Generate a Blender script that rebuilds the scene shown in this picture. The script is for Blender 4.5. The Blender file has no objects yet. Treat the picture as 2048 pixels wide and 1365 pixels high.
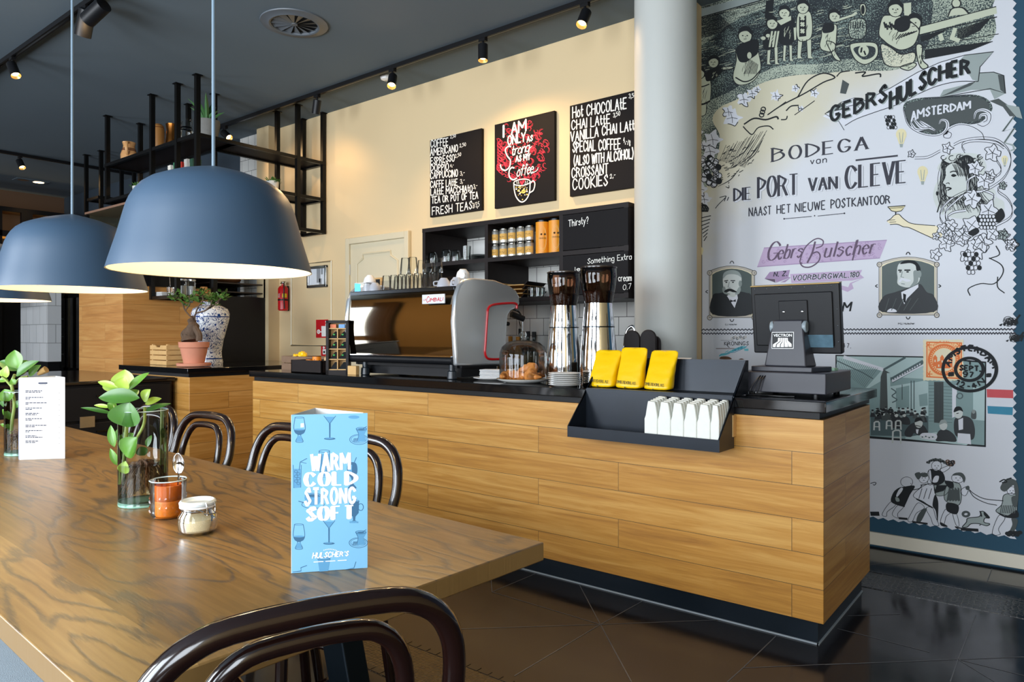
import bpy, bmesh, math, random
from mathutils import Vector, Matrix
PI = math.pi
RND = random.Random(11)
SC = bpy.context.scene
COL = SC.collection

# ------------------------------------------------------------------ camera
F, HY, YAW, EYE = 1420.0, 672.0, math.radians(38.25), 1.22
cam_d = bpy.data.cameras.new('camera'); cam = bpy.data.objects.new('camera', cam_d); COL.objects.link(cam)
cam.location = (0, 0, EYE); cam.rotation_euler = (PI / 2, 0, YAW)
cam_d.sensor_width = 36; cam_d.lens = F / 2048 * 36; cam_d.shift_y = -(682.5 - HY) / 2048
cam_d.clip_start = 0.02; cam_d.clip_end = 100
SC.camera = cam
VW = Vector((-math.sin(YAW), math.cos(YAW), 0)); RT = Vector((math.cos(YAW), math.sin(YAW), 0))

def ray(px, py):
    return VW + RT * ((px - 1024) / F) + Vector((0, 0, (HY - py) / F))

def at(px, py, x=None, y=None, z=None):
    """measured photo point -> point on the real plane x=, y= or z="""
    r = ray(px, py)
    t = x / r.x if x is not None else (y / r.y if y is not None else (z - EYE) / r.z)
    return r * t + Vector((0, 0, EYE))

# ------------------------------------------------------------------ view, world, daylight
vs = SC.view_settings
vs.view_transform = 'Standard'; vs.look = 'None'; vs.gamma = 1.0; vs.use_curve_mapping = False
vs.exposure = -0.22
SC.cycles.transparent_max_bounces = 32
SC.cycles.max_bounces = 8; SC.cycles.diffuse_bounces = 4; SC.cycles.glossy_bounces = 5
SC.cycles.caustics_reflective = False; SC.cycles.caustics_refractive = False
SC.cycles.sample_clamp_indirect = 6.0
w = bpy.data.worlds.new('world'); SC.world = w; w.use_nodes = True
w.node_tree.nodes['Background'].inputs[0].default_value = (0.62, 0.76, 1.0, 1)
w.node_tree.nodes['Background'].inputs[1].default_value = 1.2

def area(name, loc, rot, sx, sy, power, col):
    l = bpy.data.lights.new(name, 'AREA'); l.shape = 'RECTANGLE'; l.size = sx; l.size_y = sy
    l.energy = power; l.color = col
    o = bpy.data.objects.new(name, l); COL.objects.link(o); o.location = loc; o.rotation_euler = rot
    return o
DAY = (0.86, 0.93, 1.0)
FY = -3.0                                   # street facade with its windows, behind the camera
WINS = ((-12.9, -10.6), (-6.4, -3.7), (-2.9, -0.6), (0.4, 2.7))
for i, (a, b) in enumerate(WINS):
    area('daylight', ((a + b) / 2, FY + 0.06, 1.85), (PI / 2, 0, 0), b - a - 0.15, 2.3, (170, 330, 300, 210)[i], DAY)

# ------------------------------------------------------------------ helpers
def lin(h):
    h = h.lstrip('#'); o = []
    for i in (0, 2, 4):
        c = int(h[i:i + 2], 16) / 255
        o.append(c / 12.92 if c <= 0.04045 else ((c + 0.055) / 1.055) ** 2.4)
    return (*o, 1.0)

MATS = {}
def nt(name):
    m = bpy.data.materials.new(name); m.use_nodes = True
    t = m.node_tree; MATS[name] = m
    return m, t, t.nodes['Principled BSDF']

def N(t, typ, **kw):
    n = t.nodes.new(typ)
    for k, v in kw.items():
        if k.startswith('i_'):
            n.inputs[int(k[2:])].default_value = v
        else:
            setattr(n, k, v)
    return n

def L(t, a, b):
    t.links.new(a, b)

def math_n(t, op, a, b=None, c=None):
    n = N(t, 'ShaderNodeMath', operation=op)
    for i, v in enumerate((a, b, c)):
        if v is None: continue
        if isinstance(v, (int, float)): n.inputs[i].default_value = v
        else: L(t, v, n.inputs[i])
    return n.outputs[0]

def ramp(t, fac, stops, interp='LINEAR'):
    r = N(t, 'ShaderNodeValToRGB'); r.color_ramp.interpolation = interp
    e = r.color_ramp.elements
    while len(e) < len(stops): e.new(0.5)
    for i, (p, c) in enumerate(stops):
        e[i].position = p; e[i].color = lin(c) if isinstance(c, str) else (c, c, c, 1)
    L(t, fac, r.inputs[0])
    return r.outputs[0]

def mat(name, col, rough=0.5, metal=0.0, var=0.06, scale=9.0, bump=0.0, bscale=60.0, spec=0.5, coat=0.0, emit=0.0, ecol=None, sheen=0.0):
    """plain procedural material: the colour breathes a little with a noise"""
    m, t, b = nt(name)
    c = lin(col)
    tc = N(t, 'ShaderNodeTexCoord')
    nz = N(t, 'ShaderNodeTexNoise'); nz.inputs['Scale'].default_value = scale; nz.inputs['Detail'].default_value = 4
    L(t, tc.outputs['Object'], nz.inputs['Vector'])
    mx = N(t, 'ShaderNodeMix', data_type='RGBA')
    mx.inputs['A'].default_value = tuple(max(0, x * (1 - var)) for x in c[:3]) + (1,)
    mx.inputs['B'].default_value = tuple(min(1, x * (1 + var)) for x in c[:3]) + (1,)
    L(t, nz.outputs[0], mx.inputs['Factor']); L(t, mx.outputs['Result'], b.inputs['Base Color'])
    b.inputs['Roughness'].default_value = rough; b.inputs['Metallic'].default_value = metal
    b.inputs['Specular IOR Level'].default_value = spec
    b.inputs['Coat Weight'].default_value = coat
    b.inputs['Sheen Weight'].default_value = sheen
    if emit:
        b.inputs['Emission Color'].default_value = lin(ecol or col); b.inputs['Emission Strength'].default_value = emit
    if bump:
        n2 = N(t, 'ShaderNodeTexNoise'); n2.inputs['Scale'].default_value = bscale; n2.inputs['Detail'].default_value = 5
        L(t, tc.outputs['Object'], n2.inputs['Vector'])
        bp = N(t, 'ShaderNodeBump'); bp.inputs['Strength'].default_value = bump; bp.inputs['Distance'].default_value = 0.01
        L(t, n2.outputs[0], bp.inputs['Height']); L(t, bp.outputs[0], b.inputs['Normal'])
    return m

def glass(name, tint='#F4F8F6', edge=0.9, rough=0.0, refl=1.0):
    """thin clear wall: transparent with a fresnel mirror on top"""
    m, t, b = nt(name); t.nodes.remove(b)
    out = t.nodes['Material Output']
    tr = N(t, 'ShaderNodeBsdfTransparent'); gl = N(t, 'ShaderNodeBsdfGlossy'); gl.inputs['Roughness'].default_value = rough
    lw = N(t, 'ShaderNodeLayerWeight'); lw.inputs[0].default_value = 0.5
    f2 = math_n(t, 'POWER', lw.outputs['Facing'], 3.0)
    mc = N(t, 'ShaderNodeMix', data_type='RGBA'); mc.inputs['A'].default_value = lin(tint)
    mc.inputs['B'].default_value = tuple(x * (1 - 0.40 * edge) for x in lin(tint)[:3]) + (1,)
    L(t, f2, mc.inputs['Factor']); L(t, mc.outputs['Result'], tr.inputs[0])
    fr = N(t, 'ShaderNodeFresnel'); fr.inputs[0].default_value = 1.48
    fac = math_n(t, 'MULTIPLY', fr.outputs[0], refl)
    ms = N(t, 'ShaderNodeMixShader'); L(t, fac, ms.inputs[0]); L(t, tr.outputs[0], ms.inputs[1]); L(t, gl.outputs[0], ms.inputs[2])
    L(t, ms.outputs[0], out.inputs['Surface'])
    return m

def posxyz(t):
    g = N(t, 'ShaderNodeNewGeometry'); s = N(t, 'ShaderNodeSeparateXYZ'); L(t, g.outputs['Position'], s.inputs[0])
    return s.outputs[0], s.outputs[1], s.outputs[2]

def vec(t, a, b, c=0.0):
    n = N(t, 'ShaderNodeCombineXYZ')
    for i, v in enumerate((a, b, c)):
        if isinstance(v, (int, float)): n.inputs[i].default_value = v
        else: L(t, v, n.inputs[i])
    return n.outputs[0]

def planks(name, c_dark, c_mid, c_light, z0, h, wdt, rough=0.38, gap='#5A4426', swap=False, grain=1.0, off=0.37, gapw=0.0012):
    """boards laid along the wall: brick layout in metres, grain stretched along the board"""
    m, t, b = nt(name)
    x, y, z = posxyz(t)
    u = math_n(t, 'ADD', x, y); v = math_n(t, 'SUBTRACT', z, z0)
    br = N(t, 'ShaderNodeTexBrick', offset=off, offset_frequency=2, squash=1.0)
    br.inputs['Color1'].default_value = (0, 0, 0, 1); br.inputs['Color2'].default_value = (1, 1, 1, 1); br.inputs['Mortar'].default_value = (.5, .5, .5, 1)
    br.inputs['Scale'].default_value = 1; br.inputs['Mortar Size'].default_value = gapw; br.inputs['Mortar Smooth'].default_value = 0.1
    br.inputs['Bias'].default_value = 0; br.inputs['Brick Width'].default_value = wdt; br.inputs['Row Height'].default_value = h
    L(t, vec(t, u, v), br.inputs['Vector'])
    tint = N(t, 'ShaderNodeSeparateColor'); L(t, br.outputs['Color'], tint.inputs[0]); tv = tint.outputs[0]
    so = math_n(t, 'MULTIPLY', tv, 37.0)
    n1 = N(t, 'ShaderNodeTexNoise'); n1.inputs['Scale'].default_value = 1; n1.inputs['Detail'].default_value = 6; n1.inputs['Roughness'].default_value = 0.62; n1.inputs['Distortion'].default_value = 0.9
    L(t, vec(t, math_n(t, 'MULTIPLY', u, 1.3), math_n(t, 'ADD', math_n(t, 'MULTIPLY', v, 26.0), so), so), n1.inputs['Vector'])
    n2 = N(t, 'ShaderNodeTexNoise'); n2.inputs['Scale'].default_value = 1; n2.inputs['Detail'].default_value = 3
    L(t, vec(t, math_n(t, 'MULTIPLY', u, 9.0), math_n(t, 'MULTIPLY', v, 320.0), so), n2.inputs['Vector'])
    fac = math_n(t, 'ADD', math_n(t, 'MULTIPLY', n1.outputs[0], 0.85 * grain), math_n(t, 'MULTIPLY', n2.outputs[0], 0.16))
    fac = math_n(t, 'ADD', fac, math_n(t, 'MULTIPLY', tv, 0.10))
    col = ramp(t, fac, ((0.30, c_dark), (0.52, c_mid), (0.74, c_light)))
    mx = N(t, 'ShaderNodeMix', data_type='RGBA'); L(t, br.outputs['Fac'], mx.inputs['Factor']); L(t, col, mx.inputs['A']); mx.inputs['B'].default_value = lin(gap)
    L(t, mx.outputs['Result'], b.inputs['Base Color'])
    b.inputs['Roughness'].default_value = rough
    bp = N(t, 'ShaderNodeBump'); bp.inputs['Strength'].default_value = 0.12; bp.inputs['Distance'].default_value = 0.004
    L(t, math_n(t, 'SUBTRACT', fac, math_n(t, 'MULTIPLY', br.outputs['Fac'], 2.0)), bp.inputs['Height']); L(t, bp.outputs[0], b.inputs['Normal'])
    return m

def tiles(name, c, grout, size, rough=0.12, z0=0.0, gw=0.0022):
    m, t, b = nt(name)
    x, y, z = posxyz(t)
    br = N(t, 'ShaderNodeTexBrick', offset=0.5, offset_frequency=2)
    br.inputs['Color1'].default_value = lin(c); br.inputs['Color2'].default_value = tuple(k * 0.93 for k in lin(c)[:3]) + (1,); br.inputs['Mortar'].default_value = lin(grout)
    br.inputs['Scale'].default_value = 1; br.inputs['Mortar Size'].default_value = gw; br.inputs['Brick Width'].default_value = size; br.inputs['Row Height'].default_value = size
    L(t, vec(t, math_n(t, 'ADD', x, y), math_n(t, 'SUBTRACT', z, z0)), br.inputs['Vector'])
    L(t, br.outputs['Color'], b.inputs['Base Color']); b.inputs['Roughness'].default_value = rough
    nz = N(t, 'ShaderNodeTexNoise'); nz.inputs['Scale'].default_value = 7
    bp = N(t, 'ShaderNodeBump'); bp.inputs['Strength'].default_value = 0.2; bp.inputs['Distance'].default_value = 0.004
    L(t, math_n(t, 'SUBTRACT', math_n(t, 'MULTIPLY', nz.outputs[0], 0.5), br.outputs['Fac']), bp.inputs['Height']); L(t, bp.outputs[0], b.inputs['Normal'])
    return m

# mesh builder: collects shapes, then links them as ONE mesh object
class MB:
    def __init__(s): s.bm = bmesh.new(); s.mi = 0
    def _f(s, vs_):
        try:
            f = s.bm.faces.new(vs_); f.material_index = s.mi; return f
        except ValueError:
            return None
    def poly(s, pts):
        return s._f([s.bm.verts.new(p) for p in pts])
    def box(s, x0, x1, y0, y1, z0, z1):
        v = [s.bm.verts.new((x, y, z)) for z in (z0, z1) for y in (y0, y1) for x in (x0, x1)]
        for q in ((0, 2, 3, 1), (4, 5, 7, 6), (0, 1, 5, 4), (2, 6, 7, 3), (0, 4, 6, 2), (1, 3, 7, 5)):
            s._f([v[i] for i in q])
        return s
    def prism(s, pts, d):
        d = Vector(d); a = [s.bm.verts.new(p) for p in pts]; b = [s.bm.verts.new(Vector(p) + d) for p in pts]; n = len(a)
        s._f(a[::-1]); s._f(b)
        for i in range(n): s._f([a[i], a[(i + 1) % n], b[(i + 1) % n], b[i]])
        return s
    def ring(s, c, ax, up, r, n):
        o = []
        for i in range(n):
            a = 2 * PI * i / n; o.append(s.bm.verts.new(c + ax * (r * math.cos(a)) + up * (r * math.sin(a))))
        return o
    def skin(s, r0, r1):
        n = len(r0)
        for i in range(n): s._f([r0[i], r0[(i + 1) % n], r1[(i + 1) % n], r1[i]])
    def tube(s, path, r, n=10, closed=False, caps=True, flat=None):
        P_ = [Vector(p) for p in path]; m = len(P_); rings = []
        up0 = None
        for i in range(m):
            a = P_[(i - 1) % m] if (closed or i > 0) else P_[i]; b = P_[(i + 1) % m] if (closed or i < m - 1) else P_[i]
            d = (b - a).normalized()
            if up0 is None:
                up0 = Vector((0, 0, 1)) if abs(d.z) < 0.9 else Vector((1, 0, 0))
            ax = d.cross(up0)
            if ax.length < 1e-6: ax = d.cross(Vector((0.3, 1, 0.2)))
            ax.normalize(); up = ax.cross(d).normalized(); up0 = up
            rr = r[i] if isinstance(r, (list, tuple)) else r
            if flat: 
                rg = []
                for k in range(n):
                    an = 2 * PI * k / n; rg.append(s.bm.verts.new(P_[i] + ax * (rr * flat * math.cos(an)) + up * (rr * math.sin(an))))
                rings.append(rg)
            else:
                rings.append(s.ring(P_[i], ax, up, rr, n))
        for i in range(m - 1): s.skin(rings[i], rings[i + 1])
        if closed:
            # best matching offset for the seam
            best = min(range(n), key=lambda k: sum((rings[-1][j].co - rings[0][(j + k) % n].co).length for j in range(n)))
            r0 = [rings[0][(j + best) % n] for j in range(n)]; s.skin(rings[-1], r0)
        elif caps:
            s._f(rings[0][::-1]); s._f(rings[-1])
        return s
    def cyl(s, p0, p1, r0, r1=None, n=20, caps=True):
        return s.tube([p0, p1], [r0, r0 if r1 is None else r1], n, caps=caps)
    def lathe(s, prof, c=(0, 0, 0), n=28, sx=1.0, sy=1.0):
        c = Vector(c); rows = []
        for r, z in prof:
            if r < 1e-6: rows.append([s.bm.verts.new(c + Vector((0, 0, z)))])
            else: rows.append([s.bm.verts.new(c + Vector((sx * r * math.cos(2 * PI * i / n), sy * r * math.sin(2 * PI * i / n), z))) for i in range(n)])
        for a, b in zip(rows, rows[1:]):
            for i in range(n):
                j = (i + 1) % n
                if len(a) == 1 and len(b) > 1: s._f([a[0], b[j], b[i]])
                elif len(b) == 1 and len(a) > 1: s._f([a[i], a[j], b[0]])
                elif len(a) > 1: s._f([a[i], a[j], b[j], b[i]])
        return s
    def ball(s, c, r, n=12, m=8, sc=(1, 1, 1)):
        c = Vector(c); rows = []
        for j in range(m + 1):
            th = PI * j / m; rr = math.sin(th); z = -math.cos(th)
            if j in (0, m): rows.append([s.bm.verts.new(c + Vector((0, 0, z * r * sc[2])))])
            else: rows.append([s.bm.verts.new(c + Vector((rr * math.cos(2 * PI * i / n) * r * sc[0], rr * math.sin(2 * PI * i / n) * r * sc[1], z * r * sc[2]))) for i in range(n)])
        for a, b in zip(rows, rows[1:]):
            for i in range(n):
                j = (i + 1) % n
                if len(a) == 1: s._f([a[0], b[j], b[i]])
                elif len(b) == 1: s._f([a[i], a[j], b[0]])
                else: s._f([a[i], a[j], b[j], b[i]])
        return s
    def xf(s, M):
        s.bm.transform(M); return s
    def build(s, name, m, parent=None, w=False, bev=0.0, seg=2, sub=0, ang=35, label=None, flat=False, fixn=True):
        if w and parent is not None and parent.name in TM: s.bm.transform(TM[parent.name].inverted())
        if fixn: bmesh.ops.recalc_face_normals(s.bm, faces=s.bm.faces[:])
        me = bpy.data.meshes.new(name); s.bm.to_mesh(me); s.bm.free()
        for k in (m if isinstance(m, (list, tuple)) else [m]): me.materials.append(k)
        if not flat:
            me.polygons.foreach_set('use_smooth', [True] * len(me.polygons)); me.set_sharp_from_angle(angle=math.radians(ang))
        o = bpy.data.objects.new(name, me); COL.objects.link(o)
        if parent is not None:
            o.parent = parent
            if parent.name in TM: TM[o.name] = TM[parent.name]
        if bev:
            b = o.modifiers.new('bevel', 'BEVEL'); b.width = bev; b.segments = seg; b.limit_method = 'ANGLE'; b.angle_limit = math.radians(40); b.harden_normals = False
        if sub:
            u = o.modifiers.new('sub', 'SUBSURF'); u.levels = sub; u.render_levels = sub
        if label: o['label'] = label
        return o

TM = {}
def tag(o, label, cat, group=None, kind=None):
    o['label'] = label; o['category'] = cat
    if group: o['group'] = group
    if kind: o['kind'] = kind
    return o

def thing(name, label, cat, loc=(0, 0, 0), rotz=0.0, group=None):
    o = bpy.data.objects.new(name, None); COL.objects.link(o); o.empty_display_size = 0.05
    o.location = loc; o.rotation_euler = (0, 0, rotz)
    TM[o.name] = Matrix.Translation(loc) @ Matrix.Rotation(rotz, 4, 'Z')
    return tag(o, label, cat, group)

def struct(o, label=None):
    o['kind'] = 'structure'
    if label: o['label'] = label
    return o

def dup(root, loc, rotz=0.0, label=None, group=None, scale=None):
    r = root.copy(); COL.objects.link(r); r.location = loc; r.rotation_euler = (0, 0, rotz)
    TM[r.name] = Matrix.Translation(loc) @ Matrix.Rotation(rotz, 4, 'Z')
    if label: r['label'] = label
    if group: r['group'] = group
    if scale: r.scale = scale
    for ch in list(root.children):
        c = ch.copy(); COL.objects.link(c); c.parent = r
        for g in list(ch.children):
            d = g.copy(); COL.objects.link(d); d.parent = c
    return r

def arc(cx, cy, r, a0, a1, n):
    return [(cx + r * math.cos(math.radians(a0 + (a1 - a0) * i / n)), cy + r * math.sin(math.radians(a0 + (a1 - a0) * i / n))) for i in range(n + 1)]

def cat_rom(p, seg=6, closed=False):
    p = [Vector(q) for q in p]
    if len(p) < 3: return p
    n = len(p); out = []
    for i in range(n if closed else n - 1):
        p0 = p[(i - 1) % n] if (closed or i > 0) else p[0] * 2 - p[1]
        p1 = p[i]; p2 = p[(i + 1) % n]
        p3 = p[(i + 2) % n] if (closed or i < n - 2) else p[-1] * 2 - p[-2]
        for k in range(seg):
            t = k / seg
            out.append(0.5 * ((2 * p1) + (p2 - p0) * t + (2 * p0 - 5 * p1 + 4 * p2 - p3) * t * t + (3 * p1 - p0 - 3 * p2 + p3) * t ** 3))
    if not closed: out.append(p[-1])
    return out

# ------------------------------------------------------------------ flat print: strokes, fills and letters on a plane
class Plane:
    def __init__(s, o, u, v, eps=0.0005):
        s.o = Vector(o); s.u = Vector(u).normalized(); s.v = Vector(v).normalized(); s.n = s.u.cross(s.v).normalized(); s.eps = eps; s.q = 0.0; s.cnt = 0
        if s.n.dot(Vector((0, 0, EYE)) - s.o) < 0: s.n = -s.n
    def step(s):                       # every stroke lies a hair above the one before
        s.cnt += 1; s.q = (s.cnt % 50) * s.eps / 55
    def px(s, x, y):
        r = ray(x, y); c = Vector((0, 0, EYE)); t = (s.o - c).dot(s.n) / r.dot(s.n); q = c + r * t - s.o
        return Vector((q.dot(s.u), q.dot(s.v)))
    def p3(s, a, k): return s.o + s.u * a[0] + s.v * a[1] + s.n * (s.eps * k + s.q)

def nums(sx):
    if not isinstance(sx, str): return [tuple(p) for p in sx]
    return [tuple(float(c) for c in p.split(',')) for p in sx.split()]

class Art:
    """one printed element (one mesh) on a plane; coordinates are measured photo pixels, optionally of an enlarged detail"""
    def __init__(s, plane, mats, crop=(0, 0, 1.0), k=1):
        s.p = plane; s.mats = mats; s.mb = MB(); s.c = crop; s.k = k; s.idx = {m.name: i for i, m in enumerate(mats)}
    def ab(s, x, y): return s.p.px(s.c[0] + x / s.c[2], s.c[1] + y / s.c[2])
    def m(s, mt): s.mb.mi = s.idx[mt.name]; s.p.step()
    def fill(s, pts, mt, smooth=False, k=None):
        a = [s.ab(*q) for q in nums(pts)]
        if smooth: a = cat_rom(a, 5, True)
        s.fillab(a, mt, k)
    def fillab(s, a, mt, k=None):
        s.m(mt); s.mb.poly([s.p.p3(q, s.k if k is None else k) for q in a])
    def disc(s, x, y, rx, ry, mt, k=None, n=16):
        s.fill([(x + rx * math.cos(2 * PI * i / n), y + ry * math.sin(2 * PI * i / n)) for i in range(n)], mt, k=k)
    def ringp(s, x, y, rx, ry, wd, mt, k=None, n=32):
        s.line([(x + rx * math.cos(2 * PI * i / n), y + ry * math.sin(2 * PI * i / n)) for i in range(n)], wd, mt, True, k)
    def line(s, pts, wd, mt, closed=False, k=None, smooth=False, taper=False):
        a = [s.ab(*q) for q in nums(pts)]
        if smooth: a = cat_rom(a, 5, closed)
        s.lineab(a, wd, mt, closed, k, taper)
    def lineab(s, a, wd, mt, closed=False, k=None, taper=False, contrast=False):
        s.m(mt); n = len(a); kk = s.k if k is None else k
        if n < 2: return
        Lp, Rp = [], []
        for i in range(n):
            p0 = a[(i - 1) % n] if (closed or i > 0) else a[i]; p1 = a[(i + 1) % n] if (closed or i < n - 1) else a[i]
            d = p1 - p0
            if d.length < 1e-9: d = Vector((1, 0))
            d = d.normalized(); nn = Vector((-d.y, d.x)); h = wd / 2
            if 0 < i < n - 1 or closed:
                d1 = (a[i] - p0); d2 = (p1 - a[i])
                if d1.length > 1e-9 and d2.length > 1e-9:
                    cs = d1.normalized().dot(d2.normalized()); h *= min(1.6, 1 / max(0.35, math.sqrt(max(0.0, (1 + cs) / 2))))
            if taper: h *= 0.25 + 0.75 * math.sin(PI * (i + 0.6) / (n + 0.2))
            if contrast == 2: h *= 0.32 + 0.85 * abs(d.y) ** 1.5
            elif contrast: h *= 0.42 + 0.85 * abs(d.y) ** 1.3
            Lp.append(a[i] + nn * h); Rp.append(a[i] - nn * h)
        bm = s.mb.bm
        lv = [bm.verts.new(s.p.p3(q, kk)) for q in Lp]; rv = [bm.verts.new(s.p.p3(q, kk)) for q in Rp]
        for i in range(n - 1 + (1 if closed else 0)):
            j = (i + 1) % n; s.mb._f([lv[i], lv[j], rv[j], rv[i]])
    def dot(s, a, r, mt, k=None):
        s.fillab([a + Vector((r * math.cos(i * PI / 4), r * math.sin(i * PI / 4))) for i in range(8)], mt, k)
    # text: the letters sit on a baseline of measured points, h = cap height (in the same pixels), spread over its whole length
    def text(s, tx, base, h, wd, mt, style='', k=None, gap=2.4, slant=0.0, perp=False, font=None, wob=0.0):
        base = nums(base); sm = cat_rom([Vector(b) for b in base], 8) if len(base) > 2 else [Vector(b) for b in base]
        ln = [0.0]
        for p, q in zip(sm, sm[1:]): ln.append(ln[-1] + (q - p).length)
        hs = h if isinstance(h, (tuple, list)) else (h, h)
        def warp(u, v):
            d = u * ln[-1]; i = 0
            while i < len(ln) - 2 and ln[i + 1] < d: i += 1
            tt = (d - ln[i]) / max(1e-9, ln[i + 1] - ln[i]); b = sm[i] + (sm[i + 1] - sm[i]) * tt
            hh = hs[0] + (hs[1] - hs[0]) * u
            if perp:
                dr = (sm[i + 1] - sm[i]).normalized(); up = Vector((dr.y, -dr.x))
            else: up = Vector((0, -1))
            dr = (sm[-1] - sm[0]).normalized()
            q = b + up * (v * hh) + dr * (slant * v * hh)
            return s.ab(q.x, q.y)
        if font == 'sans':
            V, FC, W = sans(tx); s.m(mt); kk = s.k if k is None else k
            vv = [s.mb.bm.verts.new(s.p.p3(warp(x / W, y), kk)) for x, y in V]
            for f in FC: s.mb._f([vv[i] for i in f])
            return
        items = []; x = 0.0
        for ch in tx:
            if ch == ' ': x += 4.5; continue
            sc = 1.0
            g = GL.get(ch) or GL.get(ch.upper()); st = []
            wmax = 0
            for part in g.split('|'):
                md = part[0] if part[0] in '~@' else ''; pts = []
                for pr in part.lstrip('~@').split():
                    yy = pr[1]; yv = int(yy) if yy.isdigit() else -(ord(yy) - 96)
                    pts.append((int(pr[0]), yv)); wmax = max(wmax, int(pr[0]))
                st.append((md, pts))
            items.append((x, st)); x += wmax + gap
        W = max(1e-6, x - gap)
        for x0, st in items:
            oy = RND.uniform(-wob, wob)
            for md, pts in st:
                q = [Vector(((x0 + px_), py_)) for px_, py_ in pts]
                if md == '~': q = cat_rom(q, 5)
                elif md == '@': q = cat_rom(q, 5, True)
                else:
                    q2 = [q[0]]
                    for p1, p2 in zip(q, q[1:]):
                        q2 += [p1 + (p2 - p1) * tt for tt in (0.25, 0.5, 0.75, 1.0)] if len(base) > 2 else [p2]
                    q = q2
                a = [warp(p.x / W, p.y / 8 + oy) for p in q]
                if len(a) > 1 and (a[-1] - a[0]).length < 1e-7 and len(a) < 4:
                    s.dot(a[0], wd * 0.62, mt, k); continue
                if md == '' and len(pts) > 2:
                    for p1, p2 in zip(pts, pts[1:]):
                        qq = [Vector((x0 + p1[0], p1[1])), Vector((x0 + p2[0], p2[1]))]
                        s.lineab([warp((qq[0] + (qq[1] - qq[0]) * tt).x / W, (qq[0] + (qq[1] - qq[0]) * tt).y / 8 + oy) for tt in (0, .5, 1)], wd, mt, False, k, False, 2 if 'd' in style else 'c' in style)
                    if 'c' not in style and 'd' not in style:
                        for p1 in pts: s.dot(warp((x0 + p1[0]) / W, p1[1] / 8 + oy), wd * 0.5, mt, k)
                else:
                    s.lineab(a, wd, mt, md == '@', k, False, 2 if 'd' in style else 'c' in style)
                if 'r' in style and md != '@':
                    s.dot(a[0], wd * 0.5, mt, k); s.dot(a[-1], wd * 0.5, mt, k)
                if 's' in style and md == '':
                    for e, p in ((0, pts[0]), (-1, pts[-1])):
                        if p[1] in (0, 8) and len(pts) > 1:
                            o2 = pts[1] if e == 0 else pts[-2]
                            if o2[1] != p[1]:
                                s.lineab([warp((x0 + p[0] + dx) / W, p[1] / 8 + oy) for dx in (-1.1, 1.1)], wd * 0.34, mt, False, k)
    def build(s, name, parent, label=None): 
        return s.mb.build(name, s.mats, parent, w=True, flat=True, label=label, fixn=False)

GL = {'A': '00 38 60|13 53', 'B': '00 08|~08 37 56 35 04|~04 45 63 41 00', 'C': '~66 57 38 17 04 11 30 51 62', 'D': '00 08|~08 37 65 63 31 00', 'E': '00 08|08 58|04 44|00 50', 'F': '00 08|08 58|04 44',
 'G': '~66 57 38 17 04 11 30 51 63|33 63', 'H': '00 08|60 68|04 64', 'I': '00 08', 'J': '~38 33 20 01', 'K': '00 08|58 04|04 60', 'L': '00 08|00 50', 'M': '00 08|08 43|43 88|88 80', 'N': '00 08|08 60|60 68',
 'O': '@30 51 64 57 38 17 04 11', 'P': '00 08|~08 37 56 34 03', 'Q': '@30 51 64 57 38 17 04 11|42 70', 'R': '00 08|~08 37 56 34 04|34 60', 'S': '~56 48 27 16 25 43 52 41 20 02', 'T': '30 38|08 68', 'U': '~08 03 11 30 51 63 68',
 'V': '08 30|30 68', 'W': '08 20|20 47|47 60|60 88', 'X': '00 68|08 60', 'Y': '08 34|68 34|34 30', 'Z': '08 68|68 00|00 60',
 '0': '@20 42 46 28 06 02', '1': '06 28|28 20', '2': '~06 18 38 46 33 00|00 50', '3': '~07 28 47 45 24|~24 44 42 30 01', '4': '38 03|03 53|38 30', '5': '48 08|08 05|~05 35 53 31 00', '6': '~47 28 04 01 20 41 43 24 03', '7': '08 48|48 10',
 '8': '@24 46 28 06|@24 42 20 02', '9': '~01 20 44 47 28 07 05 24 45', 'a': '@25 04 01 20 41 44|45 40', 'b': '08 00|@03 25 44 41 20 01', 'c': '~44 25 03 20 41', 'd': '48 40|@43 25 04 01 20 41', 'e': '~03 43 44 25 03 20 41',
 'f': '~47 28 26 20|05 35', 'g': '@25 04 01 20 41 44|~45 4b 2c 0b', 'h': '08 00|~03 25 44 40', 'i': '15 10|17 17', 'k': '08 00|45 02|13 40', 'l': '18 10', 'm': '05 00|~03 15 34 30|~33 55 64 60', 'n': '05 00|~03 25 44 40', 'o': '@20 41 43 25 03 01',
 'p': '05 0c|@03 25 44 41 20 01', 'r': '05 00|~03 15 35', 's': '~44 25 04 33 42 20 01', 't': '~18 12 20 31|05 35', 'u': '~05 01 20 41|45 40', 'v': '05 20|20 45', 'w': '05 10|10 35|35 50|50 75', 'x': '00 45|05 40', 'y': '05 20|45 0c', 'z': '05 45|45 00|00 40',
 '?': '~06 28 46 34 22|20 20', ',': '11 0b', '.': '00 00', "'": '18 16', '-': '04 34', '/': '00 58', '(': '~29 04 2a', ')': '~09 24 0a', '"': '0b 12|2b 32', '&': '~61 40 11 02 24 47 28 17 35 60', '*': '02 46|06 42|27 21'}

_SANS = {}
def sans(tx):
    if tx in _SANS: return _SANS[tx]
    cu = bpy.data.curves.new('t', 'FONT'); cu.body = tx; cu.resolution_u = 3; cu.offset = 0.018
    ob = bpy.data.objects.new('t', cu); me = bpy.data.meshes.new_from_object(ob)
    V = [(v.co.x, v.co.y) for v in me.vertices]; FC = [tuple(p.vertices) for p in me.polygons]
    x0 = min(v[0] for v in V); W = max(v[0] for v in V) - x0; cap = 0.729 if max(v[1] for v in V) > 0.6 else 0.729
    V = [(a - x0, b / max(v[1] for v in V)) for a, b in V]
    bpy.data.meshes.remove(me); bpy.data.objects.remove(ob); bpy.data.curves.remove(cu)
    _SANS[tx] = (V, FC, W); return _SANS[tx]
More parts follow.
